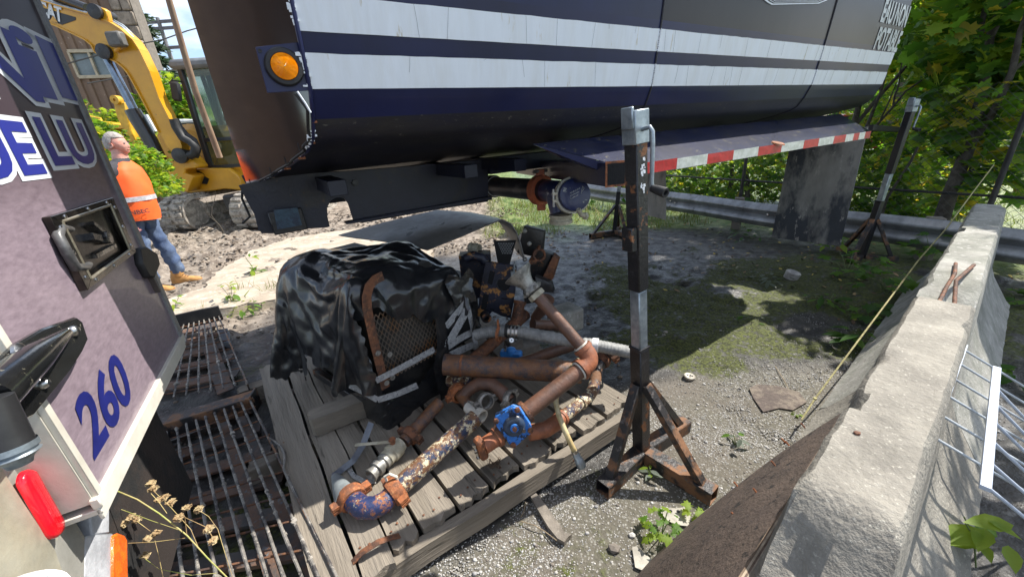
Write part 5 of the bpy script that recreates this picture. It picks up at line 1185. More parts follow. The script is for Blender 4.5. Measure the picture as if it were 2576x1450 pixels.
# ---------------------------------------------------------------- rusty bar gratings at the left
bar_m = pm('mud crusted bar', (.20, .185, .165), (.05, .045, .045), (.33, .30, .26), s=16, t=.52, w=.15, s3=40, t3=.6, rough=.85, bump=.8, bs=90)
rod_m = pm('rusty cross rod', (.075, .045, .035), (.17, .075, .035), s=20, rough=.8, bump=.4)
def grating(name, label, TL, TR, BL, BR, nb, nr, jitter, rb=.0055, drop=.22, frame=True):
    t = thing(name, label, 'grating', (BL + BR) / 2, 'bar gratings beside the truck')
    for i in range(nb):
        f = i / (nb - 1); a = TL.lerp(TR, f); b = BL.lerp(BR, f); pts = []; n = 26
        for k in range(n + 1):
            g = k / n; j = Vector(((mn.noise(Vector((i * 3.1, g * 6, 0)))) * .003, 0, mn.noise(Vector((i * 2.1, g * 5, 4))) * .006)); pts.append(a.lerp(b, g) + j)
        if i == nb - 1 and jitter: 
            for k in range(9, 13): pts[k] += (TR - TL).normalized() * .03 * math.sin((k - 8) / 5 * 3.14)
        rs_ = [rb * (1 + (.5 * max(0, mn.noise(Vector((i * 5.3, k * .9, 2)))))) for k in range(n + 1)]
        mb = MB(); mb.tube(pts, rs_, 7); obj('grate_bar', mb, bar_m, t, smooth=50)
    for i in range(nr):
        f = (i + .5) / nr; a = TL.lerp(BL, f) - Z * .012; b = TR.lerp(BR, f) - Z * .012; mb = MB(); mb.tube([a, a.lerp(b, .5) - Z * .004, b + (b - a).normalized() * .012], .0045, 6); obj('cross_rod', mb, rod_m, t)
    for a_, b_ in ((TL, BL), (TR, BR)):
        mb = MB(); mb.beam(a_ - Z * .02, b_ - Z * .02, .008, .05); obj('side_rail', mb, black_rust2, t)
    n = 150; mb = MB()
    for i in range(n):
        f = rnd.random(); g = rnd.random() ** .7; p = TL.lerp(TR, round(f * (nb - 1)) / (nb - 1)).lerp(BL.lerp(BR, round(f * (nb - 1)) / (nb - 1)), g); r_ = .004 + .006 * rnd.random() * (1 if rnd.random() < .85 else 2.2)
        mb.add([p + Vector(v) * r_ * (.7 + .6 * rnd.random()) for v in st_v], st_f)
    obj('mud_crust', mb, pm('dried mud lumps', (.30, .275, .24), (.2, .18, .15), s=20, rough=.95, bump=.5), t, smooth=None, kind='stuff')
    return t
g1 = grating('bar_grating', 'near rusty bar grating crusted with dried mud beside the pallet', P(392, 1095, .17), P(628, 1003, .17), P(425, 1560, .17), P(870, 1500, .17), 11, 9, True)
g2 = grating('bar_grating', 'farther bar grating running back from the steel beam towards the slab', P(452, 812, .17), P(548, 790, .17), P(372, 1010, .17), P(622, 965, .17), 9, 8, False, rb=.005)
# beam between, side and end plates
mb = MB(); a, b = P(372, 1062, .19), P(634, 985, .19); a = a + (a - b) * .15; mb.beam(a - Z * .02, b - Z * .02, .095, .012); mb.beam(a - Z * .06 - E2_ * .045, b - Z * .06 - E2_ * .045, .010, .10); mb.box(b - Z * .06, (.012, .11, .12), Matrix.Rotation(R_(15), 3, 'Z')); obj('cross_beam', mb, black_rust2, g1, bevel=.003)
mb = MB(); mb.beam(P(440, 812, .20), P(556, 785, .20), .02, .14); obj('end_plate', mb, black_steel, g2, bevel=.003)
mb = MB(); a, b = P(384, 1098, .08), P(415, 1560, .08); mb.beam(a, b, .02, .16); obj('side_plate', mb, black_rust2, g1, bevel=.003)
for k in range(6):
    f = (k + .4) / 6; a = P(395, 1100, .03).lerp(P(425, 1500, .03), f); b = P(625, 1010, .03).lerp(P(830, 1450, .03), f); mb = MB(); mb.beam(a, b, .07, .02); obj('under_slat', mb, pm('dark under plate', (.06, .055, .052), (.12, .065, .04), (.1, .11, .12), s=7, rough=.6, bump=.3), g1)
for (q0, q1) in (((600, 1040), (800, 1470)), ((560, 1050), (700, 1500))): mb = MB(); mb.beam(P(*q0, .05), P(*q1, .05), .045, .012); obj('under_bar', mb, MC['dark under plate'], g1)
for k in range(5):
    f = (k + .4) / 5; a = P(450, 830, .05).lerp(P(380, 1005, .05), f); b = P(540, 805, .05).lerp(P(612, 960, .05), f); mb = MB(); mb.beam(a, b, .12, .012); obj('under_slat', mb, MC['dark under plate'], g2)
mb = MB(); mb.beam(P(508, 815, .07), P(568, 985, .07), .09, .01); obj('under_bar', mb, MC['dark under plate'], g2)
mb = MB(); pts = [P(545, 828, .1), P(572, 824, .1), P(578, 838, .1), P(578, 860, .1), P(560, 858, .1)]; mb.prism(pts, Z * -.06); obj('side_block', mb, pm('slate grey paint', (.10, .11, .13), (.07, .075, .085), s=8, rough=.6, bump=.1), g2, bevel=.005)
mb = MB(); pts = [P(757, 1302, .10), P(800, 1300, .10), P(812, 1330, .10), P(847, 1385, .10), P(846, 1440, .10), P(838, 1500, .10), P(818, 1470, .10), P(790, 1395, .10)]; mb.prism(pts, Z * -.07); obj('side_wing', mb, MC['slate grey paint'], g1, bevel=.004)
mb = MB(); c = P(752, 1204, .03); mb.prism([c + Matrix.Rotation(.5, 3, 'Z') @ Vector((.036 * math.cos(a) + (.022 if math.cos(a) > 0 else -.022), .028 * math.sin(a), 0)) for a in np.linspace(0, 6.28, 22)[:-1]], Z * .004); obj('oval_plate', mb, pm('beige plastic', (.34, .31, .26), (.25, .23, .2), s=10, rough=.6), label='beige oval plastic tag lying in the mud left of the pallet', cat='tag', bevel=.001)

# ---------------------------------------------------------------- rear corner of the white and purple truck, left
ZB = .905; ta = P(240, 1260, ZB); tb = P(455, 850, ZB); td = (tb - ta); td.z = 0; TW = td.length; td.normalize(); tn = Vector((td.y, -td.x, 0))
truck = thing('service_truck', 'rear corner of a purple printed service truck with the number 260 and a latch', 'truck', (ta.x - .6, ta.y + .2, 0))
def tq(s, z, o=0.0): return Vector((ta.x, ta.y, 0)) + td * s + Z * z + tn * o
def tproj(x, y, o=0.0): return Wl(x, y, tq(0, 0, o), math.degrees(math.atan2(td.y, td.x)))
wrap_m = bpy.data.materials.new('mauve printed wrap'); wrap_m.use_nodes = True
def _wrap():
    N = wrap_m.node_tree.nodes; K = wrap_m.node_tree.links; b = N['Principled BSDF']; t = N.new('ShaderNodeTexCoord')
    sx = N.new('ShaderNodeSeparateXYZ'); K.new(t.outputs['Object'], sx.inputs[0])
    n = N.new('ShaderNodeTexNoise'); n.inputs['Scale'].default_value = 34; n.inputs['Detail'].default_value = 6; n.inputs['Roughness'].default_value = .65
    mpn = N.new('ShaderNodeMapping'); mpn.inputs['Scale'].default_value = (1, 1, 3); K.new(t.outputs['Object'], mpn.inputs[0]); K.new(mpn.outputs[0], n.inputs['Vector'])
    r = N.new('ShaderNodeValToRGB'); K.new(n.outputs[0], r.inputs[0]); r.color_ramp.elements[0].position = .3; r.color_ramp.elements[0].color = (.17, .13, .155, 1); r.color_ramp.elements[1].position = .72; r.color_ramp.elements[1].color = (.28, .22, .255, 1)
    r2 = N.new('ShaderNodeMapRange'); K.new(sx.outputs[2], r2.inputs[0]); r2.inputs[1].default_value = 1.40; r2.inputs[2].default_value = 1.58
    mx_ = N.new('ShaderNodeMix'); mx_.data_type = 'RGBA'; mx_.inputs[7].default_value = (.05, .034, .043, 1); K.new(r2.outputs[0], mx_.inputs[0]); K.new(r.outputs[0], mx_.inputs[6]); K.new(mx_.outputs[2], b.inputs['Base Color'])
    b.inputs['Roughness'].default_value = .38; b.inputs['Coat Weight'].default_value = .15
_wrap()
trim = pm('cream white trim', (.62, .59, .52), (.5, .47, .4), s=7, w=.3, rough=.4, bump=.04, var=.08)
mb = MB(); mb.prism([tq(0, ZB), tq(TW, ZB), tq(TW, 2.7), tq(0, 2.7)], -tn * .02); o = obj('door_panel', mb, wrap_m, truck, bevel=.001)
mb = MB(); mb.prism([tq(-.001, ZB - .0), tq(-.001, 2.7), tq(-.001, 2.7, -.10), tq(-.001, ZB, -.10)], -td * .004)
mb.beam(tq(0.008, ZB - .01, .004), tq(.008, 2.7, .004), .018, .010, upv=tn); obj('door_edge', mb, trim, truck, bevel=.001)
mb = MB(); mb.beam(tq(-.01, ZB, .003), tq(TW + .01, ZB, .003), .014, .022, upv=Z); mb.beam(tq(-.008, ZB - .02, -.03), tq(TW + .008, ZB - .02, -.03), .07, .012); mb.beam(tq(-.008, ZB - .024, .0), tq(TW + .008, ZB - .024, .0), .006, .03); obj('bottom_trim', mb, trim, truck, bevel=.0015)
mb = MB(); mb.beam(tq(TW + .003, ZB, -.0), tq(TW + .003, 2.7, -.0), .012, .03, upv=td); obj('edge_strip', mb, pm('worn grey edge', (.2, .2, .2), s=30, rough=.5), truck)
mb = MB(); mb.prism([tq(.03, ZB - .08, -.10), tq(TW, ZB - .08, -.10), tq(TW, 2.7, -.10), tq(.03, 2.7, -.10)], -tn * .5); obj('truck_body', mb, pm('dark truck body', (.05, .05, .055), s=5, rough=.5), truck)
mb = MB(); mb.prism([tq(0.0, .35, -.12), tq(TW * .9, .35, -.12), tq(TW * .9, ZB - .08, -.12), tq(.0, ZB - .08, -.12)], -tn * .02); obj('under_truck_shade', mb, pm('painted truck shade', (.010, .010, .010), (.024, .017, .014), s=6, rough=.8, bump=.3), truck)  # shade under the truck body, painted as a near-black sheet
# writing: word ends "NI" / "E LU" with outline, and the number
blue_l = pm('blue lettering', (.02, .03, .24), s=8, rough=.4, bump=0, var=.05); dk_l = pm('dark blue lettering', (.006, .008, .03), s=8, rough=.35, bump=0, var=.05); grey_l = pm('pale outline', (.66, .69, .73), (.7, .73, .76), s=4, rough=.45, bump=0, var=.05)
# number 260 rising along the bottom edge
n0 = tproj(238, 1170); sN, zN = (n0 - tq(0, 0)).dot(td), n0.z
n1 = tproj(328, 985); s1N = (n1 - tq(0, 0)).dot(td)
s_per = (s1N - sN)
text_mesh('fleet_number', '260', .158, pm('navy lettering', (.012, .016, .13), s=8, rough=.4, bump=0), tq(sN + .005, ZB + .058, .0015), td, Z, bold=.0045, parent=truck, squash=(s_per + .035) / .27, shear=.25)
# big outlined words: letters built as strokes
def word(txt, s_left, z_base, h, sq, sp=1.0):
    text_mesh('outline_lettering', txt, h, grey_l, tq(s_left, z_base, .0012), td, Z, bold=.0125, parent=truck, squash=sq, shear=.12, spacing=sp)
    text_mesh('lettering', txt, h, dk_l, tq(s_left, z_base, .0022), td, Z, bold=.0045, parent=truck, squash=sq, shear=.12, spacing=sp)
bl = tproj(0, 470); b2 = tproj(110, 448); zb_ = bl.z
s_E0 = (tproj(0, 430) - tq(0, 0)).dot(td)
def dword(body, x0, xm0, x1, yb0, yt0, yb1, yt1):
    a = (tproj(x0, yb0) - tq(0, 0)).dot(td); b = (tproj(x1, yb1) - tq(0, 0)).dot(td); zb = (tproj(x0, yb0).z + tproj(x1, yb1).z) / 2; zt = (tproj(x0, yt0).z + tproj(x1, yt1).z) / 2
    fit_text('outline_lettering', body, grey_l, tq(a, zb, .0012), td, Z, b - a, zt - zb, bold=.014, parent=truck)
    fit_text('lettering', body, blue_l, tq(a, zb, .0024), td, Z, b - a, zt - zb, bold=.004, parent=truck)
dword('UE', -60, 0, 110, 450, 300, 430, 318); dword('LU', 140, 0, 240, 418, 306, 402, 318); dword('N', -50, 0, 98, 240, 70, 238, 100); dword('i', 104, 0, 136, 244, 102, 242, 116); dword('l', 160, 0, 184, 246, 125, 246, 140)
# recessed latch
lat = [tproj(*q, .001) for q in ((103, 547), (268, 498), (328, 636), (200, 733))]
ctr = sum(lat, Vector()) / 4; black_pl = pm('black latch steel', (.03, .028, .027), (.07, .06, .05), s=9, rough=.22, metal=.8, bump=.05)
mb = MB(); inner = [ctr.lerp(p, .80) for p in lat]
for i in range(4): j = (i + 1) % 4; mb.prism([lat[i], lat[j], inner[j], inner[i]], tn * .014)
obj('latch_frame', mb, black_pl, truck, bevel=.001)
deep = [p + tn * .001 for p in inner]; mb = MB()
for i in range(4): j = (i + 1) % 4; mb.poly([inner[i] + tn * .002, inner[j] + tn * .002, deep[j], deep[i]])
mb.poly(deep); obj('latch_pocket', mb, black_pl, truck, smooth=None)
mb = MB()
for i in range(4): j = (i + 1) % 4; mb.tube([inner[i] + tn * .013, inner[j] + tn * .013], .0035, 8)
obj('pocket_lip', mb, pm('worn brass edge', (.36, .32, .24), s=20, rough=.35, metal=.7), truck)
for i in range(4):
    j = (i + 1) % 4
    for f in (.12, .5, .88): c = lat[i].lerp(lat[j], f).lerp(ctr, .10) + tn * .014; mb = MB(); mb.lathe(c, tn, [(0, .005), (.002, .0045), (.003, .0001)], 8); obj('screw', mb, steel, truck)
hA = tproj(155, 585, .012); hB = tproj(210, 680, .012); hA2 = tproj(178, 578, .02); hB2 = tproj(238, 668, .02)
mb = MB(); p_ = [tproj(185, 578, -.01), tproj(152, 572, .010), tproj(146, 592, .014), tproj(168, 635, .016), tproj(190, 672, .014), tproj(215, 672, .010), tproj(226, 662, -.01)]; mb.tube(p_, [.007, .009, .0095, .0095, .0095, .009, .007], 14); obj('latch_handle', mb, pm('worn grey handle', (.05, .05, .052), (.09, .09, .09), s=20, rough=.35, bump=.08), truck, smooth=60)
mb = MB(); mb.tube([tproj(180, 572, -.01), tproj(205, 600, -.004), tproj(235, 655, -.006), tproj(232, 668, -.012)], .005, 10); mb.beam(tproj(222, 595, .008), tproj(245, 600, .008), .020, .016); mb.beam(tproj(222, 562, .004), tproj(258, 592, .004), .022, .010); mb.lathe(tproj(258, 598, .004), tn, [(0, .017), (.015, .016), (.016, .0001)], 14); mb.beam(tproj(235, 645, .005), tproj(285, 618, .005), .014, .010); obj('latch_mechanism', mb, pm('chrome parts', (.38, .37, .35), (.12, .12, .12), s=22, rough=.2, metal=.9), truck, smooth=40)
# rubber bumper on the panel edge
mb = MB(); mb.prism([tproj(*q, .0) for q in ((332, 628), (350, 622), (378, 640), (385, 668), (372, 700), (358, 700), (338, 665))], tn * .02); obj('rubber_stop', mb, rubber, truck, bevel=.004)
mb = MB(); mb.beam(tproj(372, 690, .004), tproj(395, 735, .004), .02, .006); obj('stop_bracket', mb, pm('brown latch bracket', (.07, .055, .05), s=9, rough=.5), truck)
# hinge block with strut in front
hb = [tproj(*q, .02) for q in ((-60, 945), (20, 868), (85, 830), (172, 800), (188, 812), (203, 858), (188, 890), (155, 940), (60, 1052), (-20, 1090), (-80, 1080))]
hinge_m = pm('glossy black splashed paint', (.010, .010, .010), (.016, .016, .015), (.16, .15, .11), s=6, s3=38, t3=.66, rough=.16, coat=.5, bump=.05)
mb = MB(); mb.prism(hb, tn * .012); obj('hinge_plate', mb, hinge_m, truck, bevel=.003)
mb = MB(); mb.tube([tproj(-40, 1010, .04), tproj(80, 905, .045), tproj(165, 838, .036)], [.030, .024, .010], 18); obj('hinge_cover', mb, hinge_m, truck, smooth=60)
for q, r_ in (((45, 886), .016), ((183, 832), .011), ((105, 965), .009)): mb = MB(); mb.lathe(tproj(*q, .032), tn, [(0, r_), (.004, r_ * .95), (.009, r_ * .55), (.010, .0001)], 18); obj('hinge_bolt', mb, steel, truck)
mb = MB(); s0, s1_ = tproj(-30, 1005, .06), tproj(30, 1125, .06); sdv = (s1_ - s0).normalized(); mb.tube([s0, s1_], .022, 24); obj('strut_tube', mb, pm('grey strut', (.055, .055, .058), s=8, rough=.32, metal=.6, bump=.03), truck)
mb = MB(); mb.lathe(s1_, sdv, [(-.004, .024), (.004, .0245), (.008, .021), (.011, .024), (.016, .018), (.02, .014), (.026, .012), (.027, .0001)], 24); obj('strut_end', mb, galv, truck)
# bumper post with red oval lamp and amber marker
al_m = pm('brushed dirty aluminium', (.42, .415, .38), (.34, .33, .29), (.5, .45, .33), s=5, w=.3, s3=14, t3=.63, rough=.42, metal=.35, bump=.08)
def tback(x, y, o): return tproj(x, y, o)
bo_ = -.06
post = [tback(*q, bo_) for q in ((-60, 1040), (45, 1095), (75, 1130), (150, 1240), (215, 1350), (212, 1480), (-90, 1480))]
mb = MB(); mb.prism(post, -tn * .12); obj('bumper_post', mb, al_m, truck, bevel=.002)
mb = MB(); mb.prism([tback(*q, bo_ + .014) for q in ((-60, 1100), (-10, 1150), (60, 1260), (140, 1380), (175, 1480), (-90, 1480))], -tn * .014); obj('bumper_plate', mb, pm('tan dusty aluminium', (.36, .35, .29), (.43, .38, .27), s=6, w=.4, rough=.45, metal=.3, bump=.1), truck, bevel=.002)
pa, pb2 = tback(62, 1212, bo_ + .014), tback(128, 1326, bo_ + .014); va = (pb2 - pa).normalized(); vb = va.cross(tn)
def oval(r, o): 
    out = []
    for k in range(24):
        an = 2 * math.pi * k / 24; c = pa if math.sin(an) < 0 else pb2; out.append(c + vb * math.cos(an) * r + va * math.sin(an) * r + tn * o)
    return out
red_l = pm('red lens', (.75, .008, .02), (.6, .005, .012), s=12, rough=.12, coat=.4, bump=.02, var=.08)
mb = MB(); mb.grid([oval(.0195, 0), oval(.0195, .006), oval(.015, .011), oval(.006, .012), oval(.0003, .012)], closed=True); obj('tail_light', mb, red_l, truck, smooth=50)
mb = MB(); mb.prism([tback(*q, bo_ - .0) for q in ((212, 1352), (222, 1345), (285, 1338), (285, 1480), (212, 1480))], -tn * .08); obj('corner_block', mb, pm('pale grey casting', (.42, .43, .45), (.3, .31, .33), s=6, rough=.5), truck, bevel=.003)
mb = MB(); mb.prism([tback(*q, bo_ - .0) for q in ((226, 1290), (240, 1265), (276, 1262), (276, 1340), (232, 1344))], -tn * .03); obj('corner_block', mb, MC['pale grey casting'], truck, bevel=.003)
am2 = pm('orange marker lens', (.85, .16, .01), (.7, .11, .01), s=40, rough=.15, coat=.4, bump=.3, bs=220, var=.1)
pr2 = [tback(*q, bo_ + .004) for q in ((284, 1345), (300, 1337), (314, 1342), (322, 1356), (324, 1480), (284, 1480))]
mb = MB(); mb.prism(pr2, -tn * .05); obj('marker_light', mb, am2, truck, bevel=.004)
mb = MB(); mb.lathe(tback(45, 1520, bo_ + .05), Z * .9 + tn * .3, [(0, .05), (.004, .05), (.008, .043), (.002, .04)], 30); obj('fuel_cap_ring', mb, pm('white plastic ring', (.6, .6, .6), s=5, rough=.4), truck)
# ---------------------------------------------------------------- small things on the ground
t = thing('tin_lid', 'round cream lid with holes lying on the gravel right of the jack', 'lid', P(1733, 952))
c = P(1733, 953, .0); mb = MB(); mb.lathe(c, Z + Vector((.06, -.05, 0)), [(0, .028), (.018, .030), (.018, .034), (.026, .034), (.029, .031), (.027, .027), (.028, .0001)], 28); obj('lid_body', mb, pm('cream lid', (.45, .42, .35), (.33, .3, .25), s=20, rough=.6), t)
for dx, dy in ((.008, .004), (-.009, .006), (0, -.010), (.014, -.008)): mb = MB(); mb.lathe(c + Vector((dx, dy, .0285)), Z, [(0, .0055), (.0004, .0001)], 10); obj('lid_hole', mb, blk, t)
mb = MB(); c = P(1988, 700, .0); mb.lathe(c, Z + Vector((.2, -.15, 0)), [(0, .045), (.0, .062), (.07, .066), (.075, .06), (.08, .03), (.08, .001)], 12); obj('plastic_container', mb, pm('cloudy plastic', (.42, .40, .38), (.3, .28, .27), s=12, rough=.5, bump=.2), label='broken cloudy plastic container on the ground left of the barrier plants', cat='container', smooth=30)
def shard(outl, z, th, m, label, cat, name, zz=None, seed=0):
    rr = random.Random(seed); mb = MB(); pts = [P(x, y, (zz[i] if zz else z)) for i, (x, y) in enumerate(outl)]; mb.prism(pts, -Z * th); return obj(name, mb, m, label=label, cat=cat, smooth=30)
shard([(1322, 1212), (1334, 1222), (1360, 1252), (1385, 1285), (1408, 1318), (1420, 1338), (1438, 1342), (1428, 1350), (1420, 1362), (1402, 1352), (1380, 1325), (1350, 1275), (1330, 1238)], .025, .02, wood, 'long splinter of grey wood lying on the gravel before the pallet', 'wood splinter', 'wood_splinter')
shard([(1660, 1275), (1700, 1277), (1722, 1274), (1738, 1290), (1732, 1322), (1700, 1318), (1680, 1308), (1664, 1292)], .012, .004, pm('pale cracked plastic', (.36, .34, .29), (.28, .26, .22), s=12, rough=.7, bump=.2), 'cracked pale plastic piece with two holes near the foot of the jack', 'plastic piece', 'plastic_piece')
mb = MB(); 
for x, y in ((1687, 1284), (1706, 1285)): mb.lathe(P(x, y, .0125), Z, [(0, .007), (.0004, .0001)], 8)
tt_ = obj('plastic_piece_hole', mb, blk, bpy.data.objects['plastic_piece'], smooth=None, kind='stuff')
shard([(1590, 1375), (1602, 1372), (1655, 1420), (1660, 1445), (1645, 1446), (1598, 1425)], .012, .003, MC['pale cracked plastic'], 'narrow pale plastic piece at the bottom edge beside the weeds', 'plastic piece', 'plastic_piece')
shard([(1885, 975), (1905, 965), (1960, 970), (2010, 985), (2030, 1010), (1995, 1030), (1960, 1025), (1920, 1035), (1895, 1000)], .02, .006, pm('curled bark', (.17, .14, .11), (.09, .07, .06), s=12, rough=.9, bump=.6), 'curled sheet of dark bark on the ground left of the barrier', 'bark', 'bark_sheet')
mb = MB()
for pts in ([(1322, 1262), (1318, 1285), (1310, 1300)], [(1310, 1310), (1345, 1320), (1370, 1335), (1400, 1358)], [(1560, 1135), (1600, 1150), (1635, 1160)], [(1480, 1020), (1500, 1050), (1535, 1080)], [(1950, 920), (1975, 960), (1990, 990)]): mb.tube([P(x, y, .012 + .01 * (i % 2)) for i, (x, y) in enumerate(pts)], .0022, 6)
obj('twigs', mb, pm('twig', (.22, .17, .11), s=20, rough=.8), kind='stuff', label='thin dry twigs scattered on the gravel', smooth=None)
big = 0
for (x, y, r_) in ((1545, 1378, .022), (1240, 1215, .0), (1950, 1105, .012), (1095, 1330, .0), (1590, 1345, .013)):
    if r_ == 0: continue
    c = P(x, y, r_ * .4); mb = MB(); mb.add([c + Vector((v[0] * 1.2, v[1], v[2] * .7)) * r_ for v in st_v], st_f); big += 1
    obj('stone', mb, stone_d if r_ > .02 else stone_w, smooth=None, label=['dark lump of stone on the gravel near the bottom edge', 'small pale stone near the foot of the plywood sheet', 'pale stone left of the weeds by the bottom edge'][big - 1], cat='stone')
mb = MB(); mb.add([P(2156, 1088, .803) + Vector((v[0] * 1.2, v[1], v[2] * .7)) * .007 for v in st_v], st_f); obj('stone', mb, rust, smooth=None, label='tiny brown pebble lying on top of the concrete barrier', cat='stone')
# string
sp_ = [P(2016, 1055, .10), P(2050, 1002, .16), P(2100, 935, .25), P(2160, 855, .34), P(2235, 755, .44), P(2310, 655, .55), P(2380, 575, .64), P(2450, 480, .8), P(2500, 415, .95)]
mb = MB(); mb.tube(sp_, .0042, 6); mb.add([sp_[1] + Vector(v) * .010 for v in st_v], st_f); obj('yellow_rope', mb, pm('yellow rope', (.46, .42, .2), (.34, .3, .14), s=40, rough=.8, bump=.6, bs=300), label='thin yellow rope stretched from the ground up past the barrier', cat='rope')

# ---------------------------------------------------------------- guardrail
G = [P(1560, 474, .42), P(1675, 490, .42), P(1932, 508, .42), P(2199, 546, .42), P(2398, 566, .42)]
ga_, gb_ = Vector((2.62, 6.75, 0)), Vector((4.75, 2.9, 0)); gdv = (gb_ - ga_).normalized(); gnv = Vector((-gdv.y, gdv.x, 0)); gnv = gnv if gnv.dot(-ga_) > 0 else -gnv
ga_ = ga_ - gdv * 3.2; gb_ = gb_ + gdv * 1.6
rail_ = thing('guardrail', 'grey corrugated steel guardrail low in front of the hedge', 'guardrail', (ga_ + gb_) / 2)
wz = [(0.0, .435), (.012, .43), (.02, .415), (.065, .375), (.075, .355), (.065, .335), (.01, .295), (.0, .28), (.01, .265), (.065, .225), (.075, .205), (.065, .185), (.02, .145), (.012, .13), (0, .125)]
mb = MB(); L = (gb_ - ga_).length; mb.grid([[ga_ + gdv * L * j / 40 + gnv * n + Z * (z + .012 * math.sin(j * .5)) for j in range(41)] for n, z in wz]); 
obj('rail_beam', mb, pm('weathered guardrail', (.30, .31, .32), (.19, .195, .2), (.11, .11, .11), s=5, w=.3, s3=10, t3=.64, rough=.42, metal=.5, bump=.1, stretch=(1, 1, .3)), rail_, smooth=60)
for f in (.08, .3, .5, .72, .93): mb = MB(); c = ga_.lerp(gb_, f) - gnv * .08; mb.box(c + Z * .2, (.12, .12, .5), Matrix.Rotation(R_(-30), 3, 'Z')); obj('guardrail_post', mb, wood, rail_, bevel=.008)
for f in (.38, .39, .55, .56, .2): mb = MB(); mb.lathe(ga_.lerp(gb_, f) + Z * (.28 if int(f * 100) % 2 else .30) + gnv * .012, gnv, [(0, .014), (.008, .012), (.01, .0001)], 8); obj('rail_bolt', mb, steel, rail_)
# chain link fence behind it
fa, fb = ga_ - gnv * .55 - gdv * 2, gb_ - gnv * .55 + gdv * 4
fence = thing('chain_link_fence', 'chain link wire fence standing behind the guardrail, grown through by the hedge', 'fence', (fa + fb) / 2)
mb = MB(); Lf = (fb - fa).length; cs_ = .075; nx = int(Lf / cs_); nz_ = 22
segs = []
for i in range(nx + nz_ + 1):
    for sg in (1, -1):
        x0 = i * cs_ if sg > 0 else i * cs_; pts = []
        for j in range(nz_ + 1):
            xx = (i - nz_) * cs_ + j * cs_ if sg > 0 else i * cs_ - j * cs_
            if 0 <= xx <= Lf: pts.append(fa + gdv * xx + Z * (.02 + j * cs_) + gnv * (.004 * (1 if (j + i) % 2 else -1)))
        if len(pts) > 1: mb.tube([pts[0], pts[-1]], .0019, 3, cap=False)
obj('wire_mesh', mb, pm('fence wire', (.05, .05, .048), s=10, rough=.5, metal=.4), fence, smooth=None, kind='stuff')
for i in range(4): mb = MB(); c = fa.lerp(fb, (i + .5) / 6); mb.tube([c, c + Z * 1.7], .024, 12); obj('fence_post', mb, black_steel, fence)
mb = MB(); mb.tube([fa + Z * .62 - gnv * .03, fb + Z * .62 - gnv * .03], .014, 8); obj('fence_rail', mb, black_steel, fence, kind='stuff')
# white tube with red end by the fence
mb = MB(); mb.tube([Dp(2430, 480, 4.6), Dp(2478, 372, 5.0)], .05, 14); obj('white_post', mb, pm('dirty white post', (.42, .42, .4), s=5, rough=.6), label='leaning dirty white post behind the far end of the barrier', cat='post')

# ---------------------------------------------------------------- leaves and plants
def leafmat(name, c1, c2, tr, r=.5): return pm(name, c1, c2, s=6, w=.4, rough=r, bump=.15, trans=tr, var=.2, spec=.35)
lf_dark = leafmat('leaf deep green', (.040, .10, .018), (.06, .14, .025), (.09, .22, .015)); lf_mid = leafmat('leaf green', (.08, .17, .022), (.11, .20, .03), (.20, .40, .025))
lf_lime = leafmat('leaf lime', (.16, .26, .025), (.2, .28, .035), (.48, .60, .04)); lf_yel = leafmat('leaf yellow', (.26, .24, .03), (.22, .18, .03), (.85, .65, .05)); lf_grey = leafmat('dusty leaf', (.20, .23, .19), (.14, .17, .13), (.15, .2, .1))
maple_o = [(0, -1), (.10, -.42), (.55, -.62), (.50, -.30), (.98, -.12), (.66, .10), (.72, .42), (.34, .34), (.26, .62), (0, 1.0)]
mo = [Vector((x, y, 0)) for x, y in maple_o] + [Vector((-x, y, 0)) for x, y in maple_o[-2:0:-1]]
mv = [(0, -.1, .10)] + [(v.x, v.y, -.10 * abs(v.x) - .12 * max(0, v.y) ** 2) for v in mo]; mf = [(0, i + 1, (i + 1) % len(mo) + 1) for i in range(len(mo))]
ov = [(0, -1, 0), (.33, -.62, .06), (.46, -.1, .10), (.30, .45, .05), (0, 1.05, -.1), (-.30, .45, .05), (-.46, -.1, .10), (-.33, -.62, .06), (0, -.1, 0)]
of = [(8, i, (i + 1) % 8) for i in range(8)]
def leaf_mesh(name, v, f, m): return mesh_from(name, [Vector(q) for q in v], f, m, 60)
def foliage(name, centres, n, size, mats, probs, seed, parent=None, tmpl=(mv, mf), tilt=1.0, **kw):
    r = np.random.RandomState(seed); per = np.array([c[3] * c[4] * c[5] for c in centres]); per = per / per.sum(); idx = r.choice(len(centres), n, p=per)
    C = np.array(centres); d = r.normal(0, 1, (n, 3)); d /= np.linalg.norm(d, axis=1)[:, None]; rad = r.uniform(.35, 1, n) ** .5; pos = C[idx, :3] + d * C[idx, 3:6] * rad[:, None]
    rot = euler_np(r.normal(.35, .55, n) * tilt + (0), r.normal(0, .5, n) * tilt, r.uniform(0, 6.3, n)); sc = size * r.uniform(.55, 1.25, n)
    kp = pos[:, 2] > .02; return scatter(name, tmpl[0], tmpl[1], pos[kp], rot[kp], sc[kp], mats, probs=probs, parent=parent, smooth=False, **kw)
def limb(mb, p, d, L, r, depth, rr):
    pts = [Vector(p)]; q = Vector(p); dd = Vector(d).normalized(); 
    for k in range(4): dd = (dd + Vector(((rr.random() - .5) * .4, (rr.random() - .5) * .4, (rr.random() - .3) * .25))).normalized(); q = q + dd * L / 4; pts.append(q)
    mb.tube(pts, [r * (1 - .14 * i) for i in range(5)], 7)
    if depth:
        for k in range(3): limb(mb, pts[2 + (k % 3)], (dd + Vector(((rr.random() - .5) * 1.6, (rr.random() - .5) * 1.6, rr.random() * .7))), L * .65, r * .5, depth - 1, rr)
bark = pm('dark bark', (.05, .042, .034), (.085, .075, .06), s=9, rough=.95, bump=.9, bs=40)
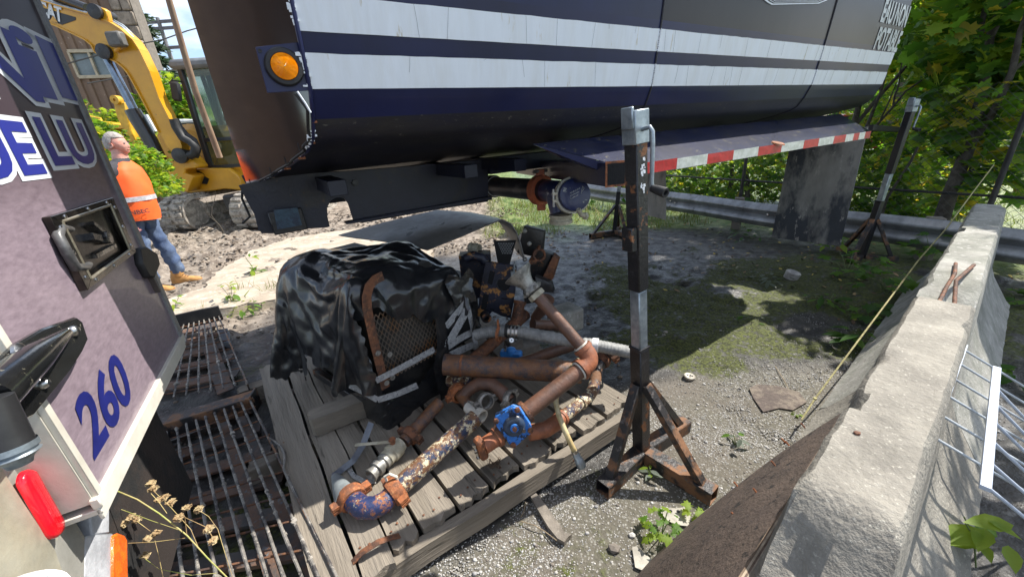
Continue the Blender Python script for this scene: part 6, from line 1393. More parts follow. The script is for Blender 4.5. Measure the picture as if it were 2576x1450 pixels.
def tree(label, base, h, centres, n, size, mats, probs, seed, name='broadleaf_tree', single=0, group=None, r0=.07):
    t = thing(name, label, 'tree', base, group); rr = random.Random(seed); mb = MB(); limb(mb, base, (.05, 0, 1), h * .55, r0, 2, rr); obj('trunk', mb, bark, t, smooth=60)
    foliage('crown', centres, n, size, mats, probs, seed, parent=t, kind='stuff')
    if single:
        r = np.random.RandomState(seed + 1); ms = [leaf_mesh('leaf', mv, mf, m_) for m_ in mats]
        C = np.array(centres)
        for k in range(single):
            c = C[r.randint(len(C))]; d = r.normal(0, 1, 3); d /= np.linalg.norm(d); 
            if d[:2].dot(-c[:2]) < 0: d[:2] *= -1
            p = Vector(c[:3] + d * c[3:6] * 1.02)
            if p.z < .1: continue
            M4 = Matrix.Translation(p) @ Matrix.Rotation(r.uniform(0, 6.3), 4, 'Z') @ Matrix.Rotation(r.normal(.5, .5), 4, 'X') @ Matrix.Rotation(r.normal(0, .4), 4, 'Y') @ Matrix.Diagonal((size * r.uniform(.8, 1.35),) * 3).to_4x4()
            link_copy(ms[r.choice(len(ms), p=probs)], 'leaf', t, M4)
    return t
GRP = 'trees and shrubs behind the guardrail'
mm_ = [lf_dark, lf_mid, lf_lime, lf_yel]
def cpx(x, y, dep, rx, ry, rz): p = Dp(x, y, dep); return (p.x, p.y, p.z, rx, ry, rz)
# big maple leaning in at the right
tree('nearest dark leaved maple overhanging the barrier at the right edge', Vector((5.0, 4.3, 0)), 4.0,
     [cpx(2480, 60, 4.2, .7, .6, .6), cpx(2400, 330, 4.6, .35, .35, .25), cpx(2400, 490, 4.6, .28, .25, .12), cpx(2520, 470, 4.1, .25, .25, .12), cpx(2470, 250, 4.2, .5, .5, .4), cpx(2390, 420, 4.7, .3, .3, .2), cpx(2560, 180, 4.3, .6, .6, .5), cpx(2420, 180, 4.9, .5, .6, .5), cpx(2520, 330, 4.2, .55, .5, .35), cpx(2440, 20, 5.4, .8, .7, .6), cpx(2600, 60, 4.4, .8, .8, .8), cpx(2560, 420, 4.0, .3, .35, .2), cpx(2380, 110, 5.3, .5, .5, .5), (5.6, 3.6, 3.4, .9, .8, .5), (6.3, 4.6, 3.9, .9, .9, .5), (5.5, 4.8, 3.3, .8, .7, .4), (6.6, 3.4, 4.0, .8, .8, .5)], 5200, .105, mm_, [.20, .38, .34, .08], 5, single=290, group=GRP, r0=.08)
tree('bright backlit maple between the tank end and the dark maple', Vector((5.3, 6.3, 0)), 4.6,
     [cpx(2330, 60, 6.2, .9, .8, .8), cpx(2280, 200, 6.2, .7, .7, .6), cpx(2330, 320, 6.0, .7, .6, .5), cpx(2240, 380, 6.2, .6, .6, .45), cpx(2450, 300, 6.4, .9, .7, .7), cpx(2300, -40, 6.4, 1, .8, .7), cpx(2400, 440, 6.0, .6, .6, .35)], 3000, .085, mm_, [.15, .32, .40, .13], 6, single=150, group=GRP, r0=.06)
tree('leafy hedge shrub seen under the tank between the two mud flaps', Vector((4.6, 8.0, 0)), 2.6,
     [cpx(1740, 440, 8.4, .9, .8, .55), cpx(1850, 440, 7.6, .9, .8, .6), cpx(1950, 420, 7.0, .8, .7, .6), cpx(1700, 500, 8.2, .6, .6, .3), cpx(1820, 520, 7.2, .7, .5, .25)], 2600, .075, mm_, [.2, .38, .36, .06], 7, name='hedge_shrub', group=GRP, r0=.05)
tree('hedge shrub behind the far right jack stand', Vector((4.9, 5.6, 0)), 2.4,
     [cpx(2190, 470, 5.9, .6, .6, .5), cpx(2260, 480, 5.6, .6, .6, .45), cpx(2350, 500, 5.6, .6, .5, .3), cpx(2200, 360, 6.4, .5, .6, .4)], 1900, .06, mm_, [.25, .38, .3, .07], 8, name='hedge_shrub', group=GRP, r0=.045)
tree('tall hedge shrub hidden mostly behind the tank', Vector((3.0, 10.0, 0)), 3.5,
     [cpx(1560, 470, 9.5, .7, .9, .5), cpx(1600, 520, 7.4, .5, .4, .35), cpx(1500, 540, 8.4, .5, .5, .3), cpx(1640, 430, 9.5, 1.0, .8, .7)], 1700, .075, mm_, [.3, .4, .25, .05], 9, name='hedge_shrub', group=GRP, r0=.045)
tree('sunlit background trees beyond the fence on the right', Vector((9.5, 10, 0)), 6,
     [cpx(2300, 200, 11, 1.8, 1.6, 1.6), cpx(2500, 200, 10, 1.8, 1.6, 1.8), cpx(2400, 0, 11, 2.2, 1.6, 1.6), cpx(2150, 380, 12, 1.2, 1.2, 1.0), cpx(1900, 440, 13, 2.0, 1.5, .8), cpx(2590, 420, 9, .8, .8, .5), cpx(2700, 100, 9, 2, 2, 2)], 7500, .13, [lf_mid, lf_lime, lf_yel], [.35, .5, .15], 10, group=GRP, r0=.12)
tree('overhanging crown whose leaves dapple the far half of the barrier', Vector((6.6, 4.4, 0)), 5.0,
     [(5.5, 3.5, 3.5, .8, .8, .35), (6.2, 4.4, 3.8, .8, .8, .35), (5.3, 4.4, 3.3, .6, .6, .3), (5.2, 3.0, 3.4, .4, .4, .3), (2.6 + .0, 1.45, 2.9, .01, .01, .01), (6.9, 5.4, 4.2, 1, 1, .5)], 1800, .10, mm_, [.22, .38, .32, .08], 15, group=GRP, r0=.07)
tree('tall maple standing behind the tank whose crown shades the ground under the hedge', Vector((5.4, 6.9, 0)), 6.0,
     [(4.6, 5.8, 4.3, .9, .9, .4), (5.6, 6.6, 4.4, .9, .9, .4), (4.0, 6.5, 4.1, .9, .8, .4), (6.3, 5.7, 4.5, .8, .8, .4), (5.2, 7.5, 4.3, .9, .8, .4), (3.5, 7.3, 4.1, .8, .7, .4), (4.4, 5.0, 4.2, .6, .6, .3), (6.4, 7.4, 4.6, .9, .9, .4)], 4200, .11, mm_, [.22, .38, .32, .08], 17, group=GRP, r0=.09)
cl_ = []
for u_ in (2.7, 3.2, 3.7, 4.2, 4.7): p_ = bp(u_, -.98, 3.25); cl_.append((p_.x, p_.y, p_.z, .33, .33, .22))
for u_ in (6.2, 6.9): p_ = bp(u_, -.2, 3.7); cl_.append((p_.x, p_.y, p_.z, .6, .6, .3))
tree('low branches above the outer side of the barrier that dapple its face', bp(6.4, -1.6, 0), 4.4, cl_, 900, .085, mm_, [.38, .36, .2, .06], 16, group=GRP, r0=.05)
# leaning dark stems in the hedge
for k, (q0, q1, d0, d1, lab) in enumerate((((2370, 545), (2500, 330), 4.9, 4.6, 'thick dark leaning trunk behind the far end of the barrier'), ((2010, 560), (1990, 380), 6.2, 6.4, 'thin dark stem between the mud flaps'), ((2230, 500), (2330, 330), 5.2, 5.4, 'slender stem crossing behind the far right jack'), ((1880, 520), (1870, 400), 7.0, 7.2, 'dark upright stem in the hedge under the tank'))):
    mb = MB(); a, b = Dp(*q0, d0), Dp(*q1, d1); mb.tube([a - Z * .4, a, a.lerp(b, .5) + Vector((.04, 0, .03)), b, b + (b - a) * .4], [.05, .045, .04, .035, .02] if k in (0, 3) else [.02, .018, .016, .013, .008], 9); obj('tree_trunk', mb, bark, label=lab, cat='trunk', smooth=60)
# red glimpse: parked red car far beyond the leaves
t = thing('parked_car', 'red car parked beyond the fence, glimpsed through the leaves', 'car', (11.5, 12.5, 0))
c = Vector((11.5, 12.5, 0)); mb = MB(); side = [(-2.1, .4), (-2.1, .85), (-1.5, .98), (-.9, 1.42), (.6, 1.46), (1.3, 1.0), (2.0, .9), (2.15, .6), (2.1, .35)]; ax_ = az(-30); mb.prism([c + ax_ * s + Z * z for s, z in side], az(60) * 1.7); obj('car_body', mb, pm('red car paint', (.5, .02, .025), s=3, rough=.25, coat=.5, bump=0), t, bevel=.04)
for s in (-1.35, 1.35): mb = MB(); mb.lathe(c + ax_ * s + Z * .33 - az(60) * .02, az(60), [(0, .0001), (0, .33), (.22, .33), (.22, .0001)], 20); obj('wheel', mb, rubber, t)
mb = MB(); mb.prism([c + ax_ * s + Z * z - az(60) * .004 for s, z in ((-1.3, 1.02), (-.85, 1.36), (.55, 1.4), (1.05, 1.02))], -az(60) * .002); obj('window', mb, pm('car glass', (.05, .06, .07), rough=.05, bump=0), t)
# pale building glimpsed beyond
mb = MB(); mb.box((19, 13, 1.6), (10, .4, 3.2), Matrix.Rotation(R_(-35), 3, 'Z')); obj('pale_wall', mb, pm('pale wall', (.5, .5, .52), s=3, rough=.9), label='pale wall far beyond the fence, seen in gaps of the leaves', cat='wall', bevel=.02)

# ---- ground plants: each with stem and leaves
lm_o = {m_.name: leaf_mesh('leaf', ov, of, m_) for m_ in (lf_dark, lf_mid, lf_lime, lf_grey)}; lm_m = {m_.name: leaf_mesh('leaf', mv, mf, m_) for m_ in (lf_dark, lf_mid, lf_lime)}
stem_m = pm('green stem', (.10, .14, .04), s=20, rough=.6)
def plant(label, x, y, n, ls, spread, h, m_, kind='o', seed=0, group=None, z=0.0, name='weed'):
    b = P(x, y, z); t = thing(name, label, 'plant', b, group); rr = random.Random(seed); mb = MB(); src = (lm_o if kind == 'o' else lm_m)
    for k in range(max(2, n // 5)):
        an = rr.random() * 6.28; q = b + Vector((math.cos(an) * spread * .7, math.sin(an) * spread * .7, h * (.6 + .4 * rr.random()))); mb.tube([b, b.lerp(q, .5) + Z * h * .15, q], .0022, 5)
    obj('stem', mb, stem_m, t)
    for k in range(n):
        an = rr.random() * 6.28; rd = spread * math.sqrt(rr.random()); p = b + Vector((math.cos(an) * rd, math.sin(an) * rd, h * (.25 + .75 * rr.random())))
        mname = (m_ if rr.random() < .75 else rr.choice(m_ if isinstance(m_, list) else [m_]))
        key = rr.choice(m_) if isinstance(m_, list) else m_
        M4 = Matrix.Translation(p) @ Matrix.Rotation(an - 1.57 + (rr.random() - .5), 4, 'Z') @ Matrix.Rotation(-.25 + (rr.random() - .5) * .7, 4, 'X') @ Matrix.Rotation((rr.random() - .5) * .5, 4, 'Y') @ Matrix.Diagonal((ls * (.6 + .7 * rr.random()),) * 3).to_4x4()
        link_copy(src[key.name], 'leaf', t, M4)
    return t
PG2 = 'small weeds on the ground'
plant('bright weed growing from the moss at the plywood edge near the bottom', 1662, 1350, 26, .022, .075, .09, [lf_lime, lf_mid], 'm', 1, PG2)
plant('lime green maple seedling beside the pale plastic piece', 1745, 1300, 7, .022, .035, .05, [lf_lime], 'm', 2, PG2)
plant('small round leaved weed at the foot of the jack post', 1636, 1200, 7, .020, .035, .05, [lf_lime, lf_grey], 'o', 3, PG2)
plant('low weed between the jack foot and the plywood sheet', 1850, 1120, 11, .022, .05, .06, [lf_mid, lf_grey], 'o', 4, PG2)
plant('tiny weed at the upper tip of the plywood sheet', 2002, 1050, 7, .014, .03, .03, [lf_lime], 'm', 5, PG2)
plant('leafy weed by the left face of the barrier below the rope', 2145, 880, 16, .055, .13, .13, [lf_mid, lf_dark], 'o', 6, PG2)
plant('broad leaved ivy clump against the barrier in its shade', 2230, 740, 34, .060, .30, .22, [lf_mid, lf_dark], 'm', 7, PG2)
plant('ivy clump beside the foot of the far right jack', 2130, 690, 30, .055, .28, .2, [lf_dark, lf_mid], 'm', 8, PG2)
plant('ivy climbing at the far end of the barrier by the guardrail', 2330, 660, 26, .055, .22, .35, [lf_mid, lf_dark], 'm', 9, PG2)
plant('heart leaved plant in front of the grey mud flap', 2085, 640, 18, .055, .14, .28, [lf_mid, lf_lime], 'o', 10, PG2)
plant('ground cover weed under the guardrail left of the mud flap', 1890, 600, 34, .045, .40, .14, [lf_dark, lf_grey], 'o', 11, PG2)
plant('dusty grey leaved weed near the plastic container', 1935, 712, 22, .040, .22, .06, [lf_grey], 'o', 12, PG2)
plant('dusty weed on the mossy mud by the shadow edge', 1890, 810, 12, .022, .10, .04, [lf_grey, lf_mid], 'o', 13, PG2)
plant('weed in the litter between the container and the rope', 2080, 770, 18, .04, .2, .08, [lf_dark, lf_mid], 'o', 14, PG2)
plant('ivy trailing on the ground left of the barrier', 2190, 800, 22, .05, .2, .12, [lf_dark, lf_mid], 'm', 15, PG2)
plant('pokeweed with long lime leaves at the bottom right corner', 2455, 1425, 12, .060, .10, .22, [lf_lime, lf_lime, lf_mid], 'o', 16, PG2, z=.05)
plant('red tinged plant in the dark beyond the barrier', 2555, 760, 12, .05, .14, .1, [lf_dark, lf_mid], 'm', 17, PG2)
plant('low weeds on the strip beyond the barrier, right edge', 2540, 960, 26, .045, .2, .08, [lf_dark, lf_mid], 'o', 18, PG2)
plant('slender weed rising from the slab edge left of the pump', 650, 700, 12, .055, .10, .34, [lf_lime, lf_mid], 'o', 19, PG2)
plant('pair of weeds at the near edge of the slab', 590, 770, 12, .05, .12, .26, [lf_lime, lf_mid], 'o', 20, PG2)
plant('weed at the slab corner beside the truck door', 440, 790, 12, .04, .12, .18, [lf_lime, lf_mid], 'o', 21, PG2)
plant('green weed patch along the dark slab edge', 610, 790, 26, .035, .22, .08, [lf_lime, lf_mid], 'o', 22, PG2)
# grass tufts
bl_v = [(-.03, 0, 0), (.03, 0, 0), (.02, .12, .5), (-.02, .12, .5), (0, .4, 1)]; bl_f = [(0, 1, 2, 3), (3, 2, 4)]
gr_m = [leafmat('grass blade', (.10, .14, .03), (.16, .18, .05), (.2, .26, .04)), pm('dry grass', (.34, .28, .14), s=10, rough=.8)]
def grass(name, x0, x1, y0, y1, n, h, seed, test=None, probs=(.7, .3)):
    r = np.random.RandomState(seed); px = r.uniform(x0, x1, n); py = r.uniform(y0, y1, n); c = fbm(px * 2.5, py * 2.5, seed); kp = (c > .48)
    if test is not None: kp &= test(px, py)
    px, py = px[kp], py[kp]; n = len(px); return scatter(name, bl_v, bl_f, np.stack([px, py, bilin(px, py) - .01], -1), euler_np(r.normal(0, .35, n), r.normal(0, .35, n), r.uniform(0, 6.3, n)), h * r.uniform(.4, 1.3, n), gr_m, probs=list(probs), kind='stuff', smooth=False)
grass('grass', -.4, 3.2, 5.9, 11, 9000, .16, 31, probs=(.75, .25))
grass('grass', 4.2, 13, 2.2, 12, 16000, .16, 32, lambda x, y: x * .87 + y * .48 > 6.0, (.9, .1))
grass('grass', 1.9, 3.6, .9, 2.0, 1500, .09, 33, lambda x, y: (x * -.609 + y * .793) < -.33)
pg = P(690, 760); grass('grass', pg.x - .7, pg.x + .5, pg.y - .25, pg.y + .35, 1600, .14, 34, probs=(.6, .4))
pg = P(2440, 1235); grass('grass', pg.x - .1, pg.x + .15, pg.y - .08, pg.y + .08, 260, .10, 35)
# dead weed stalks in front of the grating
t = thing('dry_weed', 'dry yellow weed stalks with seed heads in front of the near grating', 'plant', P(600, 1450, .2))
dry_m = pm('straw stalk', (.42, .33, .13), (.33, .22, .10), s=12, rough=.7); rr = random.Random(4)
Zd = .35
_P0 = P
def P(x, y, z=0.0): return _P0(x, y, z + (.16 if z > .29 else 0))
st = [[(590, 1470, .30), (520, 1400, .40), (470, 1345, .46), (400, 1290, .52), (345, 1255, .55), (292, 1233, .58)], [(585, 1450, .32), (560, 1370, .40), (548, 1330, .42), (525, 1298, .44), (490, 1275, .46)], [(500, 1378, .42), (480, 1330, .47), (430, 1275, .5), (385, 1232, .52)], [(452, 1332, .46), (380, 1308, .48), (305, 1280, .5)], [(410, 1450, .35), (400, 1400, .4), (385, 1340, .45), (345, 1310, .47)], [(465, 1352, .45), (385, 1362, .46), (322, 1365, .47)], [(545, 1440, .34), (480, 1445, .36), (400, 1430, .38), (360, 1400, .4)], [(420, 1290, .5), (400, 1262, .52), (380, 1240, .53)], [(470, 1345, .46), (465, 1300, .5), (520, 1325, .5), (535, 1350, .48)]]
for k, pts in enumerate(st): mb = MB(); mb.tube([P(*q) for q in pts], [.0016 if k == 0 else .0007] * len(pts), 6); obj('stalk', mb, dry_m if k % 3 else pm('olive stalk', (.30, .32, .08), (.4, .34, .13), s=10, rough=.6), t, smooth=60)
mb = MB()
for (x, y, z) in ((385, 1228, .52), (380, 1215, .525), (430, 1262, .5), (415, 1250, .51), (400, 1255, .51), (345, 1305, .47), (310, 1318, .47), (470, 1275, .46), (500, 1280, .46), (392, 1340, .45), (370, 1355, .45), (525, 1330, .5), (365, 1395, .4), (330, 1300, .48), (535, 1360, .48), (450, 1300, .5)):
    c = P(x, y, z)
    for q in range(9): mb.add([c + Vector(((rr.random() - .5) * .02, (rr.random() - .5) * .02, (rr.random() - .5) * .012)) + Vector(v) * .0010 for v in st_v], st_f)
obj('seed_heads', mb, pm('seed heads', (.40, .31, .17), (.3, .2, .1), s=40, rough=.9), t, smooth=None, kind='stuff')
P = _P0
# ---------------------------------------------------------------- building with brown corrugated siding
def z1(x, y): return (x * .3332, y * .3332)
def z4(x, y): return (128.8 + x * .3332, 257.6 + y * .3332)   # second enlargement
bA = Yd(391, 283, 15.0); BW = az(14.0)          # wall runs away to the right slightly
bang = 14.0
def wl(x, y, off=0.0): return Wl(x, y, bA + az(104) * off, bang)
def wpt(s, z, off=0.0): return Vector((bA.x, bA.y, 0)) + BW * s + Z * z + az(-76) * off
bld = thing('brown_building', 'brown building with corrugated metal siding, a sliding window and a stone block edge', 'building', wpt(-4, 0))
side_m = pm('brown corrugated siding', (.21, .135, .085), (.15, .095, .06), (.36, .28, .22), s=1.2, w=.4, s3=6, t3=.66, rough=.55, bump=.05, var=.12)
wtop = 9.5; s_end = 0.0
wc = [wl(*q) for q in ((175, 130), (286, 131), (299, 196), (201, 195))]
ws0, ws1 = (wc[0] - bA).dot(BW), (wc[2] - bA).dot(BW); wz0, wz1 = wc[3].z, wc[0].z
def ribs(a, b, z0, z1_):
    mb = MB(); n = int((b - a) / .29) + 1; prof = []
    for i in range(n):
        s = a + i * .29
        for ds, o in ((0, 0), (.10, 0), (.125, .05), (.235, .05), (.26, 0)):
            if s + ds <= b: prof.append((s + ds, o))
    prof.append((b, 0)); mb.grid([[wpt(s, z0, o) for s, o in prof], [wpt(s, z1_, o) for s, o in prof]]); return mb
for a, b, z0, z1_ in ((-9.5, ws0, 0, wtop), (ws1, s_end, 0, wtop), (ws0, ws1, 0, wz0), (ws0, ws1, wz1, wtop)): obj('siding_panel', ribs(a, b, z0, z1_), side_m, bld, smooth=None)
mb = MB(); fr_ = .09
for (a, b) in ((wpt(ws0, wz0, .05), wpt(ws1, wz0, .05)), (wpt(ws0, wz1, .05), wpt(ws1, wz1, .05))): mb.beam(a, b, .10, fr_)
for (a, b) in ((wpt(ws0, wz0, .05), wpt(ws0, wz1, .05)), (wpt(ws1, wz0, .05), wpt(ws1, wz1, .05)), (wpt((ws0 + ws1) / 2, wz0, .05), wpt((ws0 + ws1) / 2, wz1, .05))): mb.beam(a, b, .08, .06, upv=BW)
wf = obj('window', mb, pm('beige window frame', (.42, .36, .25), s=6, rough=.5), bld)
mb = MB(); mb.poly([wpt(ws0, wz0, .0), wpt(ws1, wz0, 0), wpt(ws1, wz1, 0), wpt(ws0, wz1, 0)]); g_ = obj('pane', mb, pm('window glass', (.10, .13, .14), (.2, .24, .25), s=1.2, w=.4, rough=.06, bump=0), wf, smooth=None)
mb = MB(); mb.box(wpt(-6.3, 4.7, -.75), (12, 1.2, 9.4), Matrix.Rotation(R_(14), 3, 'Z')); obj('building_body', mb, pm('brown wall', (.12, .08, .05), rough=.9), bld)
stone_b = pm('rough stone block', (.30, .25, .20), (.20, .165, .13), s=3, rough=.9, bump=.8, bs=25)
mb = MB(); mb.box(wpt(.28, 4.75, .02), (.56, .6, 9.5), Matrix.Rotation(R_(14), 3, 'Z')); cor = obj('stone_corner', mb, pm('stone joint', (.16, .14, .12), rough=.95), bld)
for k in range(24):
    z = .2 + k * .39; mb = MB(); off_ = .13 if k % 2 else -.0
    for s in ((.14, .42) if k % 2 else (.28,)):
        w_ = .26 if k % 2 else .54; mb = MB(); mb.box(wpt(s, z, .34 + .02 * rnd.random()), (w_, .06, .36), Matrix.Rotation(R_(14), 3, 'Z')); obj('stone_block', mb, stone_b, bld, bevel=.03)
# ---------------------------------------------------------------- tracked excavator
XY = 8.5
yel = pm('excavator yellow', (.62, .32, .012), (.52, .25, .01), (.30, .15, .03), s=2.5, w=.4, s3=7, t3=.70, rough=.36, coat=.25, bump=.05, var=.1)
yel_b = pm('machine yellow', (.66, .38, .03), (.55, .3, .02), s=3, rough=.4, bump=.05)
exc = thing('excavator', 'yellow tracked mini excavator with raised boom standing in the yard behind the tank', 'excavator', (P(520, 560).x, 9.0, 0))
def e1(x, y, dy=0.0): q = z1(x, y); return Yd(q[0], q[1], XY + dy)
boom = [(225, -20), (330, 10), (500, 62), (680, 112), (820, 165), (905, 218), (1000, 300), (1050, 375), (1130, 540), (1200, 740), (1280, 900), (1340, 1010), (1372, 1100), (1368, 1165), (1335, 1175), (1255, 1112), (1200, 1000), (1140, 880), (1080, 762), (1020, 650), (970, 560), (930, 510), (880, 470), (820, 440), (760, 420), (718, 395), (690, 340), (640, 300), (560, 260), (420, 195), (340, 165), (240, 125)]
mb = MB(); mb.prism([e1(*q) for q in boom], Vector((0, .15, 0))); bo = obj('boom', mb, yel, exc, bevel=.015)
for ed in (boom[0:14], boom[16:32]):
    mb = MB(); rows = []
    for q in ed: p = e1(*q, -.012); rows.append([p + Z * .0, p + Vector((.0, .015, -.06 if ed is boom[0:14] else 0))])
    for i in range(len(ed) - 1): mb.beam(e1(*ed[i], -.02) + Vector((0, .09, .0)), e1(*ed[i + 1], -.02) + Vector((0, .09, 0)), .21, .022)
    obj('boom_flange', mb, yel, exc, smooth=None)
# lettering plate
mb = MB(); mb.prism([e1(*q, -.006) for q in ((255, 38), (570, 130), (572, 152), (468, 188), (300, 125), (275, 80))], Vector((0, .004, 0))); obj('logo_plate', mb, pm('black decal', (.02, .02, .02), rough=.4, bump=0), exc, smooth=None)
o_ = e1(300, 112, -.012); xd_ = (e1(470, 170, -.012) - e1(300, 118, -.012)).normalized(); yd_ = (Z - xd_ * Z.dot(xd_)).normalized()
text_mesh('lettering', 'CAT', .34, letter_w, o_, xd_, yd_, bold=.016, parent=exc, squash=(e1(470, 165) - e1(300, 112)).length / .66, lift=.004)
mb = MB(); mb.poly([e1(375, 160, -.022), e1(400, 118, -.022), e1(437, 172, -.022)]); obj('logo_triangle', mb, yel, exc, smooth=None)
# pins, lamp, lines and cylinders
for q, r_ in (((720, 88), .12), ((785, 390), .13), ((1360, 1175), .15), ((765, 372), .07)):
    mb = MB(); mb.lathe(e1(*q, -.05), Vector((0, -1, 0)), [(-.35, r_ * .6), (0, r_), (.03, r_), (.04, r_ * .6), (.045, .0001)], 20); obj('pin', mb, black_steel, exc)
mb = MB(); mb.prism([e1(*q, -.02) for q in ((640, 110), (680, 60), (735, 58), (765, 55), (800, 80), (820, 160), (760, 150))], Vector((0, .1, 0))); obj('lug', mb, yel, exc, bevel=.01)
mb = MB(); mb.tube([e1(380, -40, .15), e1(660, 68, .15)], .085, 14); obj('arm_cylinder', mb, pm('black cylinder', (.015, .015, .016), s=6, rough=.3, coat=.3), exc)
mb = MB(); mb.tube([e1(785, 395, .15), e1(1020, 845, .15)], .075, 14); obj('cylinder_rod', mb, pm('dull chrome rod', (.16, .20, .26), s=6, rough=.2, metal=.8), exc)
mb = MB(); mb.tube([e1(1000, 830, .12), e1(1040, 900, .12), e1(1130, 1050, .12), e1(1250, 1290, .12)], [.13, .14, .13, .12], 14); obj('boom_cylinder', mb, MC['black cylinder'], exc, smooth=60)
mb = MB(); mb.box(e1(880, 298, -.14), (.27, .16, .24)); obj('work_lamp', mb, pm('lamp grey', (.10, .095, .085), s=8, rough=.5), exc, bevel=.03); mb = MB(); mb.tube([e1(905, 320, -.1), e1(900, 355, -.1), e1(870, 385, -.03)], .03, 8); obj('lamp_bracket', mb, yel, exc)
mb = MB(); mb.tube([e1(*q, .1) for q in ((300, 5), (500, 55), (690, 110), (830, 155), (920, 205), (1010, 290), (1065, 370), (1140, 540), (1215, 750), (1300, 905))], .028, 8); mb.tube([e1(*q, .22) for q in ((300, -10), (510, 42), (690, 95), (840, 145), (930, 195), (1025, 285), (1080, 370), (1150, 540), (1225, 750), (1310, 905))], .022, 8); obj('hydraulic_line', mb, galv, exc, smooth=60)
mb = MB(); mb.tube([e1(*q, -.05) for q in ((1310, 900), (1330, 960), (1380, 1040), (1440, 1070), (1475, 1110), (1465, 1165), (1430, 1175))], .075, 10); mb.tube([e1(*q, .06) for q in ((1320, 900), (1350, 960), (1400, 1020), (1460, 1060), (1490, 1120), (1470, 1180))], .07, 10); obj('hydraulic_hose', mb, rubber, exc, smooth=60)
# boom foot and swing frame
mb = MB(); mb.prism([e1(*q, .0) for q in ((1310, 1150), (1340, 1130), (1375, 1140), (1400, 1170), (1440, 1200), (1490, 1255), (1480, 1270), (1400, 1275), (1392, 1310), (1440, 1320), (1460, 1335), (1420, 1450), (1380, 1445), (1280, 1360), (1250, 1320), (1270, 1300), (1310, 1290))], Vector((0, .35, 0))); obj('boom_foot', mb, yel, exc, bevel=.02)
mb = MB(); mb.prism([e1(*q, .35) for q in ((1400, 1270), (1720, 1270), (1800, 1330), (1850, 1440), (1700, 1425), (1600, 1440), (1420, 1460), (1380, 1440))], Vector((0, 1.3, 0))); obj('swing_frame', mb, yel, exc, bevel=.02)
mb = MB(); mb.prism([e1(*q, .33) for q in ((1405, 1280), (1500, 1290), (1540, 1320), (1480, 1330), (1410, 1310))], Vector((0, .03, 0))); mb.prism([e1(*q, .33) for q in ((1470, 1350), (1540, 1330), (1575, 1350), (1560, 1390), (1480, 1380))], Vector((0, .03, 0))); obj('frame_opening', mb, MC['dark inside'], exc, smooth=None, kind='stuff')
mb = MB(); mb.box(e1(1960, 1150, 1.7), (3.3, 1.9, 1.2)); mb.lathe(e1(1450, 1120, .6), Vector((0, 1, 0)), [(0, .0001), (0, .5), (.6, .5), (.6, .0001)], 24); obj('upper_body', mb, yel, exc, bevel=.12)
# cab
cabp = lambda x, y, d: e1(x, y, d)
c0_, c1_ = cabp(1370, 490, .5), cabp(1545, 1265, .5)
cz0, cz1 = c1_.z, c0_.z; cx0 = Yd(*z1(1478, 900), XY + .5).x - .02; cw_ = 1.15; cdp = 1.3
def cb(x, y, z): return Vector((cx0 + x, XY + .5 + y, z))
pil = pm('cab pillar', (.025, .025, .027), s=6, rough=.35)
for (x, y) in ((0, 0), (cw_, 0), (0, cdp), (cw_, cdp)): mb = MB(); mb.beam(cb(x, y, cz0), cb(x + (.06 if x == 0 else 0), y, cz1), .11, .11); obj('cab_pillar', mb, pil, exc, bevel=.02)
mb = MB(); mb.box(cb(cw_ / 2, cdp / 2, cz1), (cw_ + .2, cdp + .25, .18)); obj('cab_roof', mb, pm('grey cab roof', (.16, .17, .18), s=4, rough=.5), exc, bevel=.06)
for z in (cz0, cz0 + .55): mb = MB(); mb.beam(cb(0, 0, z), cb(cw_, 0, z), .08, .07); obj('cab_rail', mb, pil, exc)
glass = pm('green tinted glass', (.06, .11, .10), (.10, .17, .13), s=2, w=.4, rough=.05, bump=0, alpha=.75)
mb = MB(); mb.poly([cb(.05, .0, cz0), cb(cw_ - .05, 0, cz0), cb(cw_ - .05, 0, cz1), cb(.05, 0, cz1)]); obj('windscreen', mb, glass, exc, smooth=None)
mb = MB(); mb.poly([cb(0, .05, cz0), cb(0, cdp - .05, cz0), cb(0, cdp - .05, cz1), cb(0, .05, cz1)]); obj('side_glass', mb, glass, exc, smooth=None)
mb = MB(); mb.box(cb(.6, .75, cz0 + .35), (.5, .15, .8)); mb.box(cb(.6, .55, cz0 + .1), (.5, .45, .15)); obj('seat', mb, rubber, exc, bevel=.05)
m0 = e1(1330, 690, .2); mb = MB(); mb.box(m0, (.20, .08, .36), Matrix.Rotation(.2, 3, 'Y')); obj('mirror', mb, rubber, exc, bevel=.04); mb = MB(); mb.tube([m0 + Vector((-.08, 0, .15)), m0 + Vector((.0, 0, .2)), cb(0, 0, m0.z + .2)], .016, 8); obj('mirror_arm', mb, black_steel, exc)
